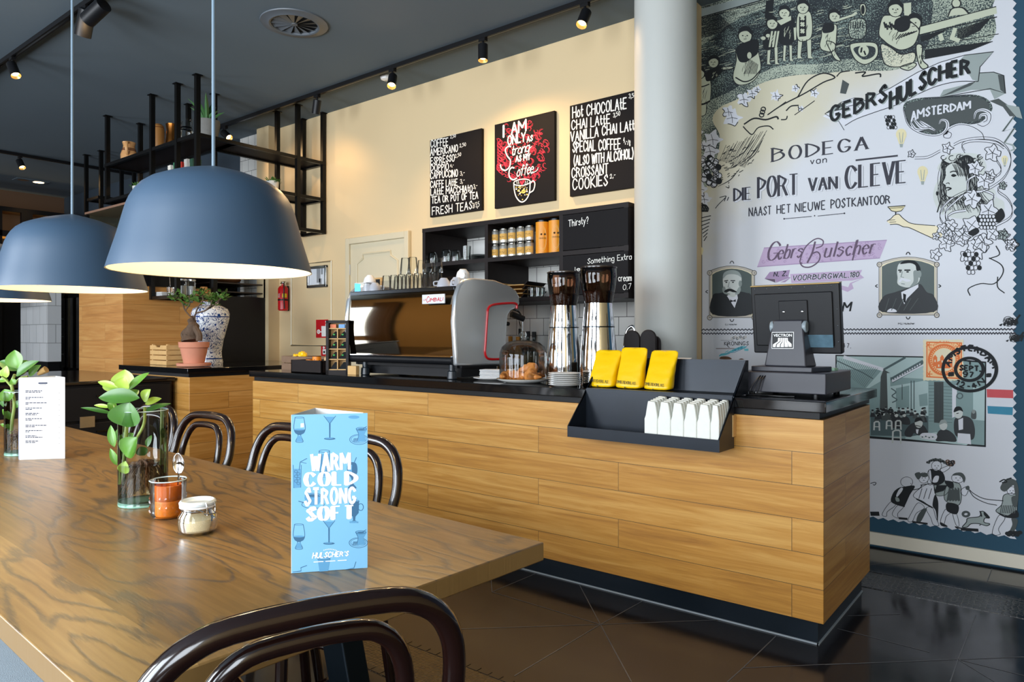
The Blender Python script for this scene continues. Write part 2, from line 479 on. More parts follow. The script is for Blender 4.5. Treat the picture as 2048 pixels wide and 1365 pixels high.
# ------------------------------------------------------------------ materials
oak = planks('oak_cladding', '#97642A', '#BA843A', '#D1A158', 0.097, 0.1325, 1.25)
oak2 = planks('oak_cladding_small', '#98682E', '#B9843F', '#CC9B58', 0.10, 0.132, 0.95, off=0.43)
oak_tall = planks('oak_cladding_tall', '#A06C34', '#BD8343', '#CE9A58', 0.02, 0.165, 1.4, gap='#8A6030')

def table_wood():
    m, t, b = nt('table_oak')
    tc = N(t, 'ShaderNodeTexCoord'); s = N(t, 'ShaderNodeSeparateXYZ'); L(t, tc.outputs['Object'], s.inputs[0])
    x, y = s.outputs[0], s.outputs[1]
    st = math_n(t, 'FLOOR', math_n(t, 'DIVIDE', math_n(t, 'ADD', y, 5.03), 0.235))
    wn = N(t, 'ShaderNodeTexWhiteNoise', noise_dimensions='1D'); L(t, st, wn.inputs['W']); so = wn.outputs['Value']
    n1 = N(t, 'ShaderNodeTexNoise'); n1.inputs['Scale'].default_value = 1; n1.inputs['Detail'].default_value = 2.5; n1.inputs['Roughness'].default_value = 0.45; n1.inputs['Distortion'].default_value = 0.5
    L(t, vec(t, math_n(t, 'MULTIPLY', x, 1.15), math_n(t, 'MULTIPLY', y, 5.5), math_n(t, 'MULTIPLY', so, 40.0)), n1.inputs['Vector'])
    c = math_n(t, 'FRACT', math_n(t, 'MULTIPLY', n1.outputs[0], 13.0))
    band = math_n(t, 'ABSOLUTE', math_n(t, 'SUBTRACT', c, 0.5))          # 0 on the line
    n2 = N(t, 'ShaderNodeTexNoise'); n2.inputs['Scale'].default_value = 1; n2.inputs['Detail'].default_value = 4
    L(t, vec(t, math_n(t, 'MULTIPLY', x, 26.0), math_n(t, 'MULTIPLY', y, 190.0), so), n2.inputs['Vector'])
    ln = math_n(t, 'SUBTRACT', math_n(t, 'ADD', math_n(t, 'MULTIPLY', band, 1.0), math_n(t, 'MULTIPLY', n2.outputs[0], 0.42)), 0.12)
    gray = ramp(t, ln, ((0.10, 1.0), (0.30, 0.0)))
    n3 = N(t, 'ShaderNodeTexNoise'); n3.inputs['Scale'].default_value = 1; n3.inputs['Detail'].default_value = 3
    L(t, vec(t, math_n(t, 'MULTIPLY', x, 5.0), math_n(t, 'MULTIPLY', y, 90.0), so), n3.inputs['Vector'])
    v = math_n(t, 'ADD', math_n(t, 'MULTIPLY', n3.outputs[0], 0.6), math_n(t, 'MULTIPLY', so, 0.4))
    base = ramp(t, v, ((0.25, '#77592E'), (0.5, '#906D3D'), (0.78, '#A6844F')))
    mx = N(t, 'ShaderNodeMix', data_type='RGBA'); L(t, math_n(t, 'MULTIPLY', gray, 0.8), mx.inputs['Factor']); L(t, base, mx.inputs['A']); mx.inputs['B'].default_value = lin('#4E4439')
    ge = N(t, 'ShaderNodeNewGeometry'); sn = N(t, 'ShaderNodeSeparateXYZ'); L(t, ge.outputs['Normal'], sn.inputs[0])
    m2 = N(t, 'ShaderNodeMix', data_type='RGBA'); L(t, math_n(t, 'ABSOLUTE', sn.outputs[2]), m2.inputs['Factor']); L(t, mx.outputs['Result'], m2.inputs['B']); m2.inputs['A'].default_value = lin('#8A6C40')
    L(t, m2.outputs['Result'], b.inputs['Base Color']); b.inputs['Roughness'].default_value = 0.33
    bp = N(t, 'ShaderNodeBump'); bp.inputs['Strength'].default_value = 0.10; bp.inputs['Distance'].default_value = 0.002
    L(t, math_n(t, 'SUBTRACT', n3.outputs[0], gray), bp.inputs['Height']); L(t, bp.outputs[0], b.inputs['Normal'])
    return m
table_oak = table_wood()

def floor_slate():
    m, t, b = nt('floor_slate')
    g = N(t, 'ShaderNodeNewGeometry')
    nz = N(t, 'ShaderNodeTexNoise'); nz.inputs['Scale'].default_value = 1.4; nz.inputs['Detail'].default_value = 6
    L(t, g.outputs['Position'], nz.inputs['Vector'])
    L(t, ramp(t, nz.outputs[0], ((0.3, '#1E1D20'), (0.7, '#2C2A2C'))), b.inputs['Base Color'])
    n2 = N(t, 'ShaderNodeTexNoise'); n2.inputs['Scale'].default_value = 6; n2.inputs['Detail'].default_value = 6
    L(t, g.outputs['Position'], n2.inputs['Vector'])
    L(t, ramp(t, n2.outputs[0], ((0.3, 0.10), (0.75, 0.2))), b.inputs['Roughness'])
    b.inputs['Specular IOR Level'].default_value = 0.5
    return m
slate = floor_slate()

def mosaic(name, c1, c2, grout, scale):
    m, t, b = nt(name)
    x, y, z = posxyz(t)
    v = N(t, 'ShaderNodeTexVoronoi', feature='DISTANCE_TO_EDGE'); v.inputs['Scale'].default_value = scale; v.inputs['Randomness'].default_value = 0.45
    L(t, vec(t, x, y), v.inputs['Vector'])
    v2 = N(t, 'ShaderNodeTexVoronoi'); v2.inputs['Scale'].default_value = scale; v2.inputs['Randomness'].default_value = 0.45; L(t, vec(t, x, y), v2.inputs['Vector'])
    sc = N(t, 'ShaderNodeSeparateColor'); L(t, v2.outputs['Color'], sc.inputs[0])
    base = ramp(t, sc.outputs[0], ((0.1, c1), (0.9, c2)))
    f = ramp(t, v.outputs['Distance'], ((0.06, 1.0), (0.11, 0.0)))
    mx = N(t, 'ShaderNodeMix', data_type='RGBA'); L(t, f, mx.inputs['Factor']); L(t, base, mx.inputs['A']); mx.inputs['B'].default_value = lin(grout)
    L(t, mx.outputs['Result'], b.inputs['Base Color']); b.inputs['Roughness'].default_value = 0.22
    bp = N(t, 'ShaderNodeBump'); bp.inputs['Strength'].default_value = 0.5; bp.inputs['Distance'].default_value = 0.003
    L(t, v.outputs['Distance'], bp.inputs['Height']); L(t, bp.outputs[0], b.inputs['Normal'])
    return m
mosaic_dark = mosaic('mosaic_dark', '#16181A', '#2B2C2D', '#55524C', 44)
mosaic_gold = mosaic('mosaic_pebble', '#2E2416', '#4D3C22', '#1E1810', 62)

ceil_m = mat('ceiling_paint', '#64727C', 0.85, var=0.04, scale=1.5)
cream = mat('cream_paint', '#D9C197', 0.7, var=0.03, scale=2)
cream2 = mat('cream_gloss', '#D2C6A8', 0.45, var=0.03)
slate_wall = mat('slate_wall_paint', '#2F3C48', 0.8, var=0.05, scale=2)
brown_wall = mat('brown_wall_paint', '#5A4636', 0.8, var=0.08, scale=2)
beige_wall = mat('beige_wall_paint', '#BCA274', 0.85, var=0.03, scale=2)
white_tile = tiles('white_tile', '#E4E3DE', '#4A4845', 0.13, 0.10, 0.963)
tile_col = tiles('grey_tile', '#D5D7D8', '#9A9C9C', 0.23, 0.3, 0.9, 0.004)
column_m = mat('column_paint', '#B9BBB6', 0.55, var=0.02)
skirt_m = mat('skirting_paint', '#D9D2C0', 0.5, var=0.04, scale=5)
mural_blue = mat('mural_blue', '#1C465C', 0.75, var=0.05)
black_steel = mat('black_steel', '#121212', 0.35, 0.6, var=0.2)
black_paint = mat('black_paint', '#111113', 0.45, var=0.15, spec=.25)
black_plast = mat('black_plastic', '#131417', 0.42, var=0.1, spec=.3)
black_wood = mat('black_stained_wood', '#1E1716', 0.5, var=0.25, scale=20, spec=.2)
granite = mat('black_granite', '#0C0D0F', 0.08, var=0.3, scale=160, spec=0.6)
kick_m = mat('kick_plate', '#0E1A24', 0.3, 0.4, var=0.25)
chrome = mat('polished_steel', '#DEE0E2', 0.07, 1.0, var=0.01)
brushed = mat('brushed_steel', '#B8BBBE', 0.22, 1.0, var=0.04, scale=40)
bronze_mirror = mat('mirror_panel', '#A89F8F', 0.04, 1.0, var=0.01)
dark_chrome = mat('dark_trim_steel', '#3A3E42', 0.2, 1.0, var=0.05)
alu = mat('aluminium', '#C2C4C6', 0.3, 1.0, var=0.03)
white_por = mat('white_porcelain', '#F2F1EE', 0.18, var=0.01)
white_paper = mat('white_paper', '#D8D8D7', 0.75, var=0.02)
clear = glass('clear_glass', '#FBFDFC', .5)
clear2 = glass('thick_glass', '#FAFCFB', .55, refl=.9)
smoke = glass('smoked_plastic', '#CDA990', 0.7)
acryl = glass('clear_acrylic', '#E6E8EE', 0.5)
rackgl = glass('fridge_glass', '#DDE8E2', 0.6)
water = glass('water', '#EDF0E4', 0.5)
pane_m = glass('window_pane', '#F6FAFA', 0.2, refl=0.5)
red_m = mat('red_enamel', '#C8141C', 0.3)
yellow_m = mat('yellow_foil', '#F5C400', 0.33, var=0.03, scale=20, bump=0.25, bscale=14)
chalk = mat('chalk_white', '#F3EFE6', 0.9, var=0.05, scale=60)
chalk_red = mat('chalk_red', '#D2344A', 0.9, var=0.08, scale=60)
chalk_gold = mat('chalk_yellow', '#F2C766', 0.9)
board_m = mat('chalkboard', '#131011', 0.6, var=0.12, scale=6, spec=.15)
ink = mat('ink_black', '#151A1E', 0.8, var=0.05)

# ------------------------------------------------------------------ room shell
CZ = 3.43; CW = 4.40; MW = 4.53; WT = 0.963
def slab(name, x0, x1, y0, y1, z0, z1, m, label=None):
    return struct(MB().box(x0, x1, y0, y1, z0, z1).build(name, m), label)
slab('floor', -13, 3.2, FY - .2, 4.8, -0.1, 0.0, slate, 'dark polished slate floor')
slab('ceiling', -13, 3.2, FY - .2, 4.8, CZ, CZ + 0.1, ceil_m, 'dark slate blue ceiling')
slab('wall_back', -6.84, -1.95, CW, CW + 0.2, 0, CZ, cream, 'cream wall behind the counter')
slab('wall_back_tile', -7.33, -6.84, CW - 0.03, CW + 0.2, 0, CZ, white_tile, 'strip of white wall tiles beside the fire extinguisher')
slab('wall_back_dark', -13, -7.33, CW + .1, CW + 0.3, 0, CZ, slate_wall)
slab('wall_mural', -1.95, 3.2, MW, MW + 0.2, 0, CZ, mural_blue, 'dark blue wall carrying the printed mural')
slab('wall_left', -13, -12.7, FY, 4.6, 0, CZ, brown_wall)
slab('wall_right', 2.9, 3.1, FY, MW, 0, CZ, beige_wall)
# pilaster beside the tiles
slab('trim_1', -6.84, -6.62, CW - 0.13, CW, 0, CZ, cream, 'narrow cream pilaster')
slab('trim_2', -4.0, -2.0, CW - 0.012, CW, 0.9, 2.04, white_tile, 'white tiled splashback behind the shelf')
# street facade with windows, behind the camera
fm = MB(); xs = [-13.0] + [v for p in WINS for v in p] + [3.0]
for i in range(0, len(xs), 2): fm.box(xs[i], xs[i + 1], FY - .2, FY, 0, CZ)
for a, b in WINS: fm.box(a, b, FY - .2, FY, 0, 0.62); fm.box(a, b, FY - .2, FY, 3.08, CZ)
struct(fm.build('wall_front', beige_wall), 'street facade')
for i, (a, b) in enumerate(WINS):
    f = MB(); y0, y1 = FY - .12, FY - .06
    for z in (0.62, 2.45, 3.03): f.box(a, b, y0, y1, z, z + 0.05)
    for k in range(3):
        x = a + (b - a - .05) * k / 2; f.box(x, x + .05, y0, y1, .62, 3.08)
    wf = struct(f.build('window_%d' % (i + 1), black_paint))
    p = MB(); p.poly([(a, FY - .09, .62), (b, FY - .09, .62), (b, FY - .09, 3.08), (a, FY - .09, 3.08)]); struct(p.build('pane', pane_m, wf))
# round column
struct(MB().lathe([(0.187, 0), (0.187, CZ)], (-1.957, 4.0, 0), 64).build('column', column_m), 'round grey column')
# skirting under the mural
sk = MB().box(-1.9, 2.9, MW - 0.022, MW, 0.012, 0.085); struct(sk.build('baseboard_back', skirt_m, bev=0.004), 'cream skirting board under the mural')
# mosaic bands let into the floor
def band(name, y0, y1, m, label):
    b = MB().box(-13, 2.9, y0, y1, 0.0, 0.0015); return struct(b.build(name, m), label)
yb0, yb1 = at(1728, 1175, z=0).y, at(1740.8, 1141.6, z=0).y
band('trim_3', yb0, yb1, mosaic_dark, 'dark mosaic band in the floor')
ya0, ya1 = at(733, 1339, z=0).y, at(875.8, 1304, z=0).y
band('trim_4', min(ya0, ya1), max(ya0, ya1), mosaic_gold, 'pebble mosaic band in the floor under the table')
bt = MB()
for yy in (yb0 + .016, yb1 - .016, min(ya0, ya1) + .016, max(ya0, ya1) - .016):
    x = -3.2
    while x < 2.4:
        bt.box(x, x + .046, yy - .014, yy + .014, .0012, .003); x += .052
struct(bt.build('trim_5', mat('mosaic_edge_tile', '#1E1E1F', 0.2)), 'edge tiles of the mosaic bands')
# joints between the big floor slabs
j = MB(); grout = mat('grout', '#6E6E70', 0.7)
def joint(*pp, wd=0.004):
    for p, q in zip(pp, pp[1:]):
        a, b = at(*p, z=0), at(*q, z=0); d = (b - a).normalized(); n_ = Vector((-d.y, d.x, 0)) * wd / 2
        j.poly([v + Vector((0, 0, .0008)) for v in (a + n_, b + n_, b - n_, a - n_)])
N1, N2, N3 = (1200.8, 1250), (1486, 1337), (1916, 1320)
for e in ((1158.6, 1170.3), (1284.8, 1203.5), (1435, 1241), (1263, 1365), (1029, 1353), (923, 1259), (984, 1185)): joint(N1, e)
joint((1072, 1148), (984, 1185), (982, 1155))
for e in ((1552, 1273), (1454.7, 1365), (1700, 1328)): joint(N2, e)
for e in ((1650, 1330.6), (2048, 1315), (1951.7, 1230), (1900.6, 1365), (2048, 1352.5), (1988, 1364)): joint(N3, e)
joint((1675, 1258.5), (1737.7, 1274), (1858.8, 1305.5)); joint((1696, 1233), (1800, 1229)); joint((1740.8, 1130), (1911, 1124)); joint((1984, 1138.5), (1974.7, 1163.5), (2048, 1176))
struct(j.build('trim_6', grout), 'thin pale joints of the floor slabs')

# ------------------------------------------------------------------ ceiling fixtures
lamp_glow = mat('warm_lamp_glow', '#FFE0A8', 0.5, emit=14, ecol='#FFD79A')
WARM = (1.0, 0.63, 0.29)
def spot_light(p, d, power, size=105, blend=1.0, r=0.03):
    l = bpy.data.lights.new('spot_beam', 'SPOT'); l.energy = power; l.color = WARM; l.spot_size = math.radians(size); l.spot_blend = blend; l.shadow_soft_size = r
    o = bpy.data.objects.new('spot_beam', l); COL.objects.link(o); o.location = p; o.rotation_euler = Vector(d).to_track_quat('-Z', 'Y').to_euler()
def track(name, label, p0, p1):
    a, b = Vector(p0), Vector(p1); d = (b - a).normalized(); s_ = Vector((-d.y, d.x, 0)) * 0.018
    m = MB()
    m.prism([a - s_, a + s_, a + s_ + Vector((0, 0, .034)), a - s_ + Vector((0, 0, .034))], b - a)
    t = thing(name, label, 'track light rail', (a + b) / 2)
    m.build('rail', black_paint, t, w=True)
    g = MB(); s2 = s_ * 0.35; z = Vector((0, 0, -.0006)); g.poly([a - s2 + z, a + s2 + z, b + s2 + z, b - s2 + z]); g.build('contact_groove', dark_chrome, t, w=True)
ZT = CZ - 0.035
track('lighting_track', 'long black light rail along the ceiling above the chalkboards', (-8.2, 3.95, ZT), (1.6, 3.95, ZT))
track('lighting_track', 'black light rail on the ceiling over the dining table, upper left', (-11.5, 1.94, ZT), (-0.5, 1.94, ZT))
track('lighting_track', 'far black light rail running across the ceiling behind the shelving', (-10.0, -1.5, ZT), (-10.0, 4.4, ZT))
def spotlight(p, d, label, power, lit=True, r=0.036, ln=0.12, size=105):
    """head hanging from the rail at p, shining along d"""
    p = Vector(p); d = Vector(d).normalized()
    t = thing('track_spotlight', label, 'spotlight', p, 0, 'black cylinder spotlights on the rails')
    b = MB(); b.box(p.x - .03, p.x + .03, p.y - .016, p.y + .016, p.z - .022, p.z + .001); b.cyl(p + Vector((0, 0, -.02)), p + Vector((0, 0, -.06)), .009); b.build('adapter', black_paint, t, w=True)
    c = p + Vector((0, 0, -.075)) + d * 0.02; a = c - d * ln * .42; e = c + d * ln * .58
    h = MB(); h.cyl(a, e, r, n=24, caps=False); h.cyl(a, a - d * .002, r, r * .9, 24); h.build('lamp_body', black_plast, t, w=True)
    i = MB(); i.cyl(e, e - d * .022, r * .97, r * .62, 24, caps=False); i.build('reflector', mat_refl, t, w=True)
    g = MB(); g.cyl(e - d * .020, e - d * .022, r * .62, n=20); g.build('lens', lamp_glow if lit else black_plast, t, w=True)
    if power: spot_light(e + d * .004, d, power, size)
UP = Vector((0, 0, 1))
mat_refl = mat('gold_reflector', '#C9A564', 0.25, 0.8, emit=0.5, ecol='#FFC36B')
for px, py, d, pw, lb in (
        (1170, 12, -RT * .3 - VW * .4 - UP * .85, 16, 'lit spotlight nearest the round column, tilted to the wall'),
        (966, 80, -VW * .12 - UP, 40, 'spotlight hanging straight down above the middle chalkboard'),
        (785, 140, -VW * .5 - UP * .8, 34, 'lit spotlight in front of the white smoke detector'),
        (634, 190, VW * .3 - RT * .22 - UP, 9, 'spotlight beside the right end of the hanging shelving')):
    x = at(px, py, y=3.95).x; spotlight((x, 3.95, ZT), d, lb, pw * 2.2, size=158)
x = at(450, 256, y=3.95).x; spotlight((x, 3.95, ZT), (.8, .1, -.6), 'dark spotlight behind the potted aloe on the top shelf', 25)
x = at(172, 8, y=1.94).x; spotlight((x, 1.94, ZT), VW * .3 - RT * .35 - UP * .8, 'spotlight pointing down in the pair at the top left', 12, r=.05, ln=.17)
spotlight((x + .2, 1.94, ZT + .0), VW * .35 - RT * .8 - UP * .4, 'sideways spotlight in the pair at the top left', 12, r=.05, ln=.17)
x = at(25, 118, y=1.94).x; spotlight((x, 1.94, ZT), (.45, .1, -.75), 'lit spotlight at the left edge under the near rail', 14)
spotlight((-9.2, 1.94, ZT), (-.05, -.85, -.5), 'added unseen spotlight on the near rail aimed at the street side wall', 800)  # extra lamp added out of view to brighten the wall the mirror panel reflects
yy = at(40, 315, x=-10.0).y; spotlight((-10.0, yy, ZT), (.55, .1, -.75), 'lit spotlight on the far rail above the timber partition', 25)
# round air vent
vt = thing('ceiling_vent', 'round grey swirl air vent in the dark ceiling', 'air vent', (-4.31, 2.986, CZ))
MB().lathe([(.232, -.001), (.23, -.008), (.19, -.012), (.172, -.02), (.16, -.016), (.158, -.001)], (0, 0, 0), 48).build('vent_ring', mat('vent_grey', '#5F666D', 0.4), vt)
MB().lathe([(0, -.0006), (.158, -.0006)], (0, 0, 0), 32).build('dark_throat', mat('vent_dark', '#060708', 0.8), vt)
bl = MB()
for i in range(14):
    a = 2 * PI * i / 14; ca, sa = math.cos(a), math.sin(a); cb, sb = math.cos(a + .3), math.sin(a + .3)
    bl.poly([(.02 * ca, .02 * sa, -.012), (.157 * ca, .157 * sa, -.014), (.157 * cb, .157 * sb, -.003), (.02 * cb, .02 * sb, -.006)])
bl.lathe([(0, -.016), (.022, -.014), (.024, -.004)], (0, 0, 0), 16); bl.build('vent_blades', MATS['vent_grey'], vt)
sd = at(772, 152, z=CZ); t = thing('smoke_detector', 'white round smoke detector on the ceiling behind a lit spotlight', 'smoke detector', (sd.x, sd.y, CZ))
MB().lathe([(.05, 0), (.05, -.012), (.043, -.03), (.02, -.04), (0, -.04)], (0, 0, 0), 24).build('housing', white_por, t)
MB().lathe([(.012, -.0405), (0, -.0405)], (0, 0, 0), 12).build('sensor_cap', alu, t)
# recessed double downlight, far left
p = at(62, 362, z=CZ); t = thing('recessed_downlight', 'twin recessed downlight in the far left ceiling', 'downlight', (p.x, p.y, CZ))
MB().box(-.11, .11, -.2, .2, -.006, 0).build('downlight_frame', ceil_m, t)
for s in (-.095, .095): MB().lathe([(0, -.008), (.055, -.008), (.068, -.0065)], (0, s, 0), 20).build('lamp_face', lamp_glow if s > 0 else alu, t)
spot_light((p.x, p.y, CZ - .03), (0, 0, -1), 30, 90)
# ------------------------------------------------------------------ the two bar counters
def counter(name, label, x0, x1, y0, y1, m):
    t = thing(name, label, 'bar counter', ((x0 + x1) / 2, (y0 + y1) / 2, 0))
    MB().box(x0, x1, y0, y1, .097, .892).build('cladding', m, t, w=True, bev=.002)
    MB().box(x0 + .03, x1 - .03, y0 + .035, y1 - .03, .002, .097).build('kick_plate', kick_m, t, w=True)
    s = MB(); s.box(x0 + .02, x1 - .026, y0 + .029, y0 + .037, .0, .006); s.box(x1 - .032, x1 - .024, y0 + .029, y1 - .03, .0, .006)
    s.build('sealant_line', mat('sealant_grey', '#9AA2A8', 0.6), t, w=True)
    return t
def worktop(label, x0, x1, y0, y1):
    t = thing('worktop', label, 'worktop', ((x0 + x1) / 2, (y0 + y1) / 2, .892))
    MB().box(x0, x1, y0, y1, .92, WT).build('stone_slab', granite, t, w=True, bev=.003)
    MB().box(x0 + .03, x1 - .03, y0 + .025, y1 - .025, .8925, .92).build('recess_strip', black_paint, t, w=True)
    return t
CX0, CX1, CY0, CY1 = -4.72, -0.757, 2.914, 3.72
counter('bar_counter', 'long oak-clad front counter with the coffee machine on it', CX0, CX1, CY0, CY1, oak)
worktop('long glossy black stone worktop of the front counter', CX0 - .03, CX1 + .012, CY0 - .012, CY1 + .1)
BX0, BX1, BY0, BY1 = -6.64, -5.46, 2.82, 4.25
counter('bar_counter', 'shorter oak-clad counter under the blue and white vase', BX0, BX1, BY0, BY1, oak2)
worktop('black stone worktop under the terracotta pot', BX0 - .01, BX1 + .03, BY0 - .03, BY1)

# tall oak-clad block with the glass display fridge on top
t = thing('oak_clad_block', 'tall oak-clad block left of the slatted crate', 'wall block', (-7.1, 3.2, 0))
MB().box(-7.62, -6.665, 2.83, 3.66, 0.0, 1.675).build('cladding', oak_tall, t, w=True, bev=.002)
t = thing('display_fridge', 'glass display fridge with light strips on the oak-clad block', 'display fridge', (-7.1, 3.2, 1.675))
fr = MB(); fr.box(-7.6, -6.67, 2.86, 3.5, 1.676, 1.8); x0, x1, y0, y1, za, zb = -7.6, -6.67, 2.88, 3.5, 1.8, 2.41
for (x, y) in ((x0, y0), (x1 - .025, y0), (x0, y1 - .025), (x1 - .025, y1 - .025)): fr.box(x, x + .025, y, y + .025, za, zb)
fr.build('frame', black_paint, t, w=True)
MB().box(-7.6, -6.67, 2.87, 2.882, 1.775, 1.785).build('steel_strip', alu, t, w=True)
MB().box(x0 - .005, x1 + .005, y0 - .005, y1, zb, zb + .02).build('top_panel', mat('fridge_top', '#B58C74', 0.35, 0.6), t, w=True)
g = MB(); g.poly([(x0, y0, za), (x1, y0, za), (x1, y0, zb), (x0, y0, zb)]); g.poly([(x1, y0, za), (x1, y1, za), (x1, y1, zb), (x1, y0, zb)]); g.build('glass_panes', rackgl, t, w=True)
bk = MB(); bk.box(x0 + .01, x1 - .03, y1 - .03, y1 - .01, za, zb); bk.box(x0, x0 + .02, y0 + .03, y1 - .03, za, zb); bk.build('steel_lining', brushed, t, w=True)
led = mat('cold_led', '#F2FFF6', 0.5, emit=5, ecol='#F0FFF4')
for z in (2.0, 2.2): MB().box(x0 + .03, x1 - .03, y0 + .06, y1 - .04, z, z + .008).build('glass_shelf', rackgl, t, w=True); MB().box(x0 + .03, x1 - .03, y0 + .055, y0 + .067, z - .012, z - .002).build('light_strip', led, t, w=True)
# low black drawer cabinet in front of the block
t = thing('sideboard', 'black drawer sideboard in front of the oak-clad block', 'sideboard', (-6.6, 1.9, 0))
MB().box(-7.5, -5.66, 0.9, 2.78, .05, .86).build('carcass', black_paint, t, w=True, bev=.006)
MB().box(-7.53, -5.64, 0.88, 2.8, .86, .887).build('top_board', mat('piano_black', '#141213', 0.12), t, w=True, bev=.006)
for i in range(2):
    for k, z in enumerate((.08, .34, .6)):
        ya = 0.93 + i * .93; d = MB().box(-5.66, -5.643, ya, ya + .9, z, z + .24).build('drawer', black_plast, t, w=True, bev=.004)
        MB().box(-5.643, -5.63, ya + .35, ya + .55, z + .17, z + .18).build('handle', dark_chrome, d, w=True)
MB().box(-5.643, -5.638, 2.1, 2.2, .55, .63).build('label_holder', alu, t, w=True)
# black oven cabinet between block and tiles
t = thing('oven_cabinet', 'black tall cabinet with trays on top, behind the blue and white vase', 'cabinet', (-6.9, 3.95, 0))
MB().box(-7.3, -6.68, 3.67, 4.3, WT - .963, 1.62).build('carcass', black_plast, t, w=True)
f = MB(); f.box(-7.3, -6.68, 3.67, 4.3, 1.88, 1.92); f.box(-7.3, -7.27, 3.67, 4.3, 1.62, 1.9); f.box(-6.71, -6.68, 3.67, 3.7, 1.62, 1.9); f.box(-6.71, -6.68, 4.27, 4.3, 1.62, 1.9); f.build('open_rack', black_paint, t, w=True)
for z in (1.66, 1.75): MB().box(-7.25, -6.72, 3.72, 4.26, z, z + .012).build('tray', mat('dark_tray', '#3A3029', 0.5), t, w=True)
lo = MB(); lo.ball((-6.85, 3.95, 1.80), .06, sc=(1.2, 2.4, .6)); tag(lo.build('bread_loaf', mat('bread', '#6E4526', 0.8, var=.3, scale=30)), 'dark loaf on the tray of the black cabinet', 'bread')

# ------------------------------------------------------------------ far left background
slab('wall_side', -10.75, -9.83, 3.3, 3.45, .9, 1.95, tile_col, 'grey tiled wall end behind the sideboard')
slab('trim_7', -10.72, -9.88, 3.32, 3.45, 0, .9, black_paint)
t = thing('wine_fridge', 'black glass-doored fridge beside the grey tiled wall end', 'fridge', (-10.6, 4.1, 0))
c = MB(); X0, X1 = -11.4, -9.7
c.box(X0, X1, 4.3, 4.42, 0, 1.85); c.box(X0, X1, 3.92, 4.3, 0, .74); c.box(X0, X1, 3.92, 4.3, 1.78, 1.85)
for x in (X0, -10.95, X1 - .05): c.box(x, x + .05, 3.92, 4.3, .7, 1.8)
c.build('cabinet_body', black_paint, t, w=True)
for i, (a, b) in enumerate(((-11.35, -10.95), (-10.9, -9.75))):
    d = MB(); d.box(a, a + .05, 3.89, 3.92, .74, 1.78); d.box(b - .05, b, 3.89, 3.92, .74, 1.78); d.box(a, b, 3.89, 3.92, .72, .78); d.box(a, b, 3.89, 3.92, 1.74, 1.8)
    d = d.build('door', dark_chrome, t, w=True)
    g = MB(); g.poly([(a, 3.905, .75), (b, 3.905, .75), (b, 3.905, 1.77), (a, 3.905, 1.77)]); g.build('pane', rackgl, d, w=True)
for z in (.95, 1.2, 1.45): MB().box(X0 + .06, X1 - .06, 3.95, 4.28, z, z + .015).build('shelf', alu, t, w=True)
MB().box(X0 + .06, X1 - .06, 4.285, 4.298, .8, 1.75).build('lit_back', mat('lit_back', '#A8955A', 0.6, emit=.35, ecol='#C9B778'), t, w=True)
amb = mat('amber_glass', '#7A5A1E', 0.2); grn = mat('green_glass', '#1E3A2A', 0.15)
botM = MB().lathe([(0, 0), (.036, 0), (.036, .12), (.02, .155), (.013, .17), (.013, .2), (0, .2)], n=12)
b0 = tag(botM.build('bottle', amb), 'amber bottle on a shelf of the black glass-doored fridge', 'bottle', 'bottles in the glass-doored fridge')
q = [(x, z) for z in (.966, 1.216, 1.466) for x in (-10.80, -10.68, -10.56, -10.44)]
for i, (x, z) in enumerate(q):
    o = b0 if i == 0 else b0.copy()
    if i: COL.objects.link(o)
    o.location = (x, 4.08, z)
# timber lattice partition
t = thing('lattice_partition', 'black lattice partition with amber-lit openings, far left', 'partition', (-11.9, 2.5, 0))
P_ = MB(); Ya, Yb = -1.0, 4.6
P_.box(-11.96, -11.9, Ya, Yb, 3.0, 3.06); P_.box(-11.96, -11.9, Ya, Yb, 2.64, 2.72); P_.box(-11.96, -11.9, Ya, Yb, 2.2, 2.27)
y = 3.29
ys = [y + k * .375 for k in range(-11, 4)]
for y in ys: P_.box(-11.96, -11.9, y, y + .14, 0.0, 3.0)
P_.box(-11.97, -11.95, Ya, Yb, 0, 2.2)
P_.build('lattice_frame', black_paint, t, w=True)
rv = MB(); rv.box(-12.25, -11.97, Ya, Yb, 3.0, 3.05); rv.box(-12.25, -11.97, Ya, Yb, 2.64, 2.68); rv.build('timber_lining', mat('amber_timber', '#B98A45', 0.5), t, w=True)
area('partition_glow', (-12.1, 3.4, 2.3), (PI, 0, 0), .1, 2.2, 7, (1, .7, .35))
t = thing('stair_railing', 'slanted metal railing bars in the dark far left corner', 'railing', (-10.9, 2.6, 0))
for k in range(4): MB().cyl((-11.2 + k * .26, 2.9 - k * .05, 1.6 - k * .06), (-10.95 + k * .26, 2.8 - k * .05, .55), .012, n=8).build('bar', brushed, t, w=True)
MB().box(-11.5, -10.1, 2.95, 3.05, 1.62, 1.66).build('handrail', black_paint, t, w=True)
MB().box(-11.5, -10.1, 2.7, 3.1, .5, .56).build('base_rail', black_paint, t, w=True)
MB().box(-11.45, -11.4, 2.95, 3.05, 0, 1.62).build('post', black_paint, t, w=True)

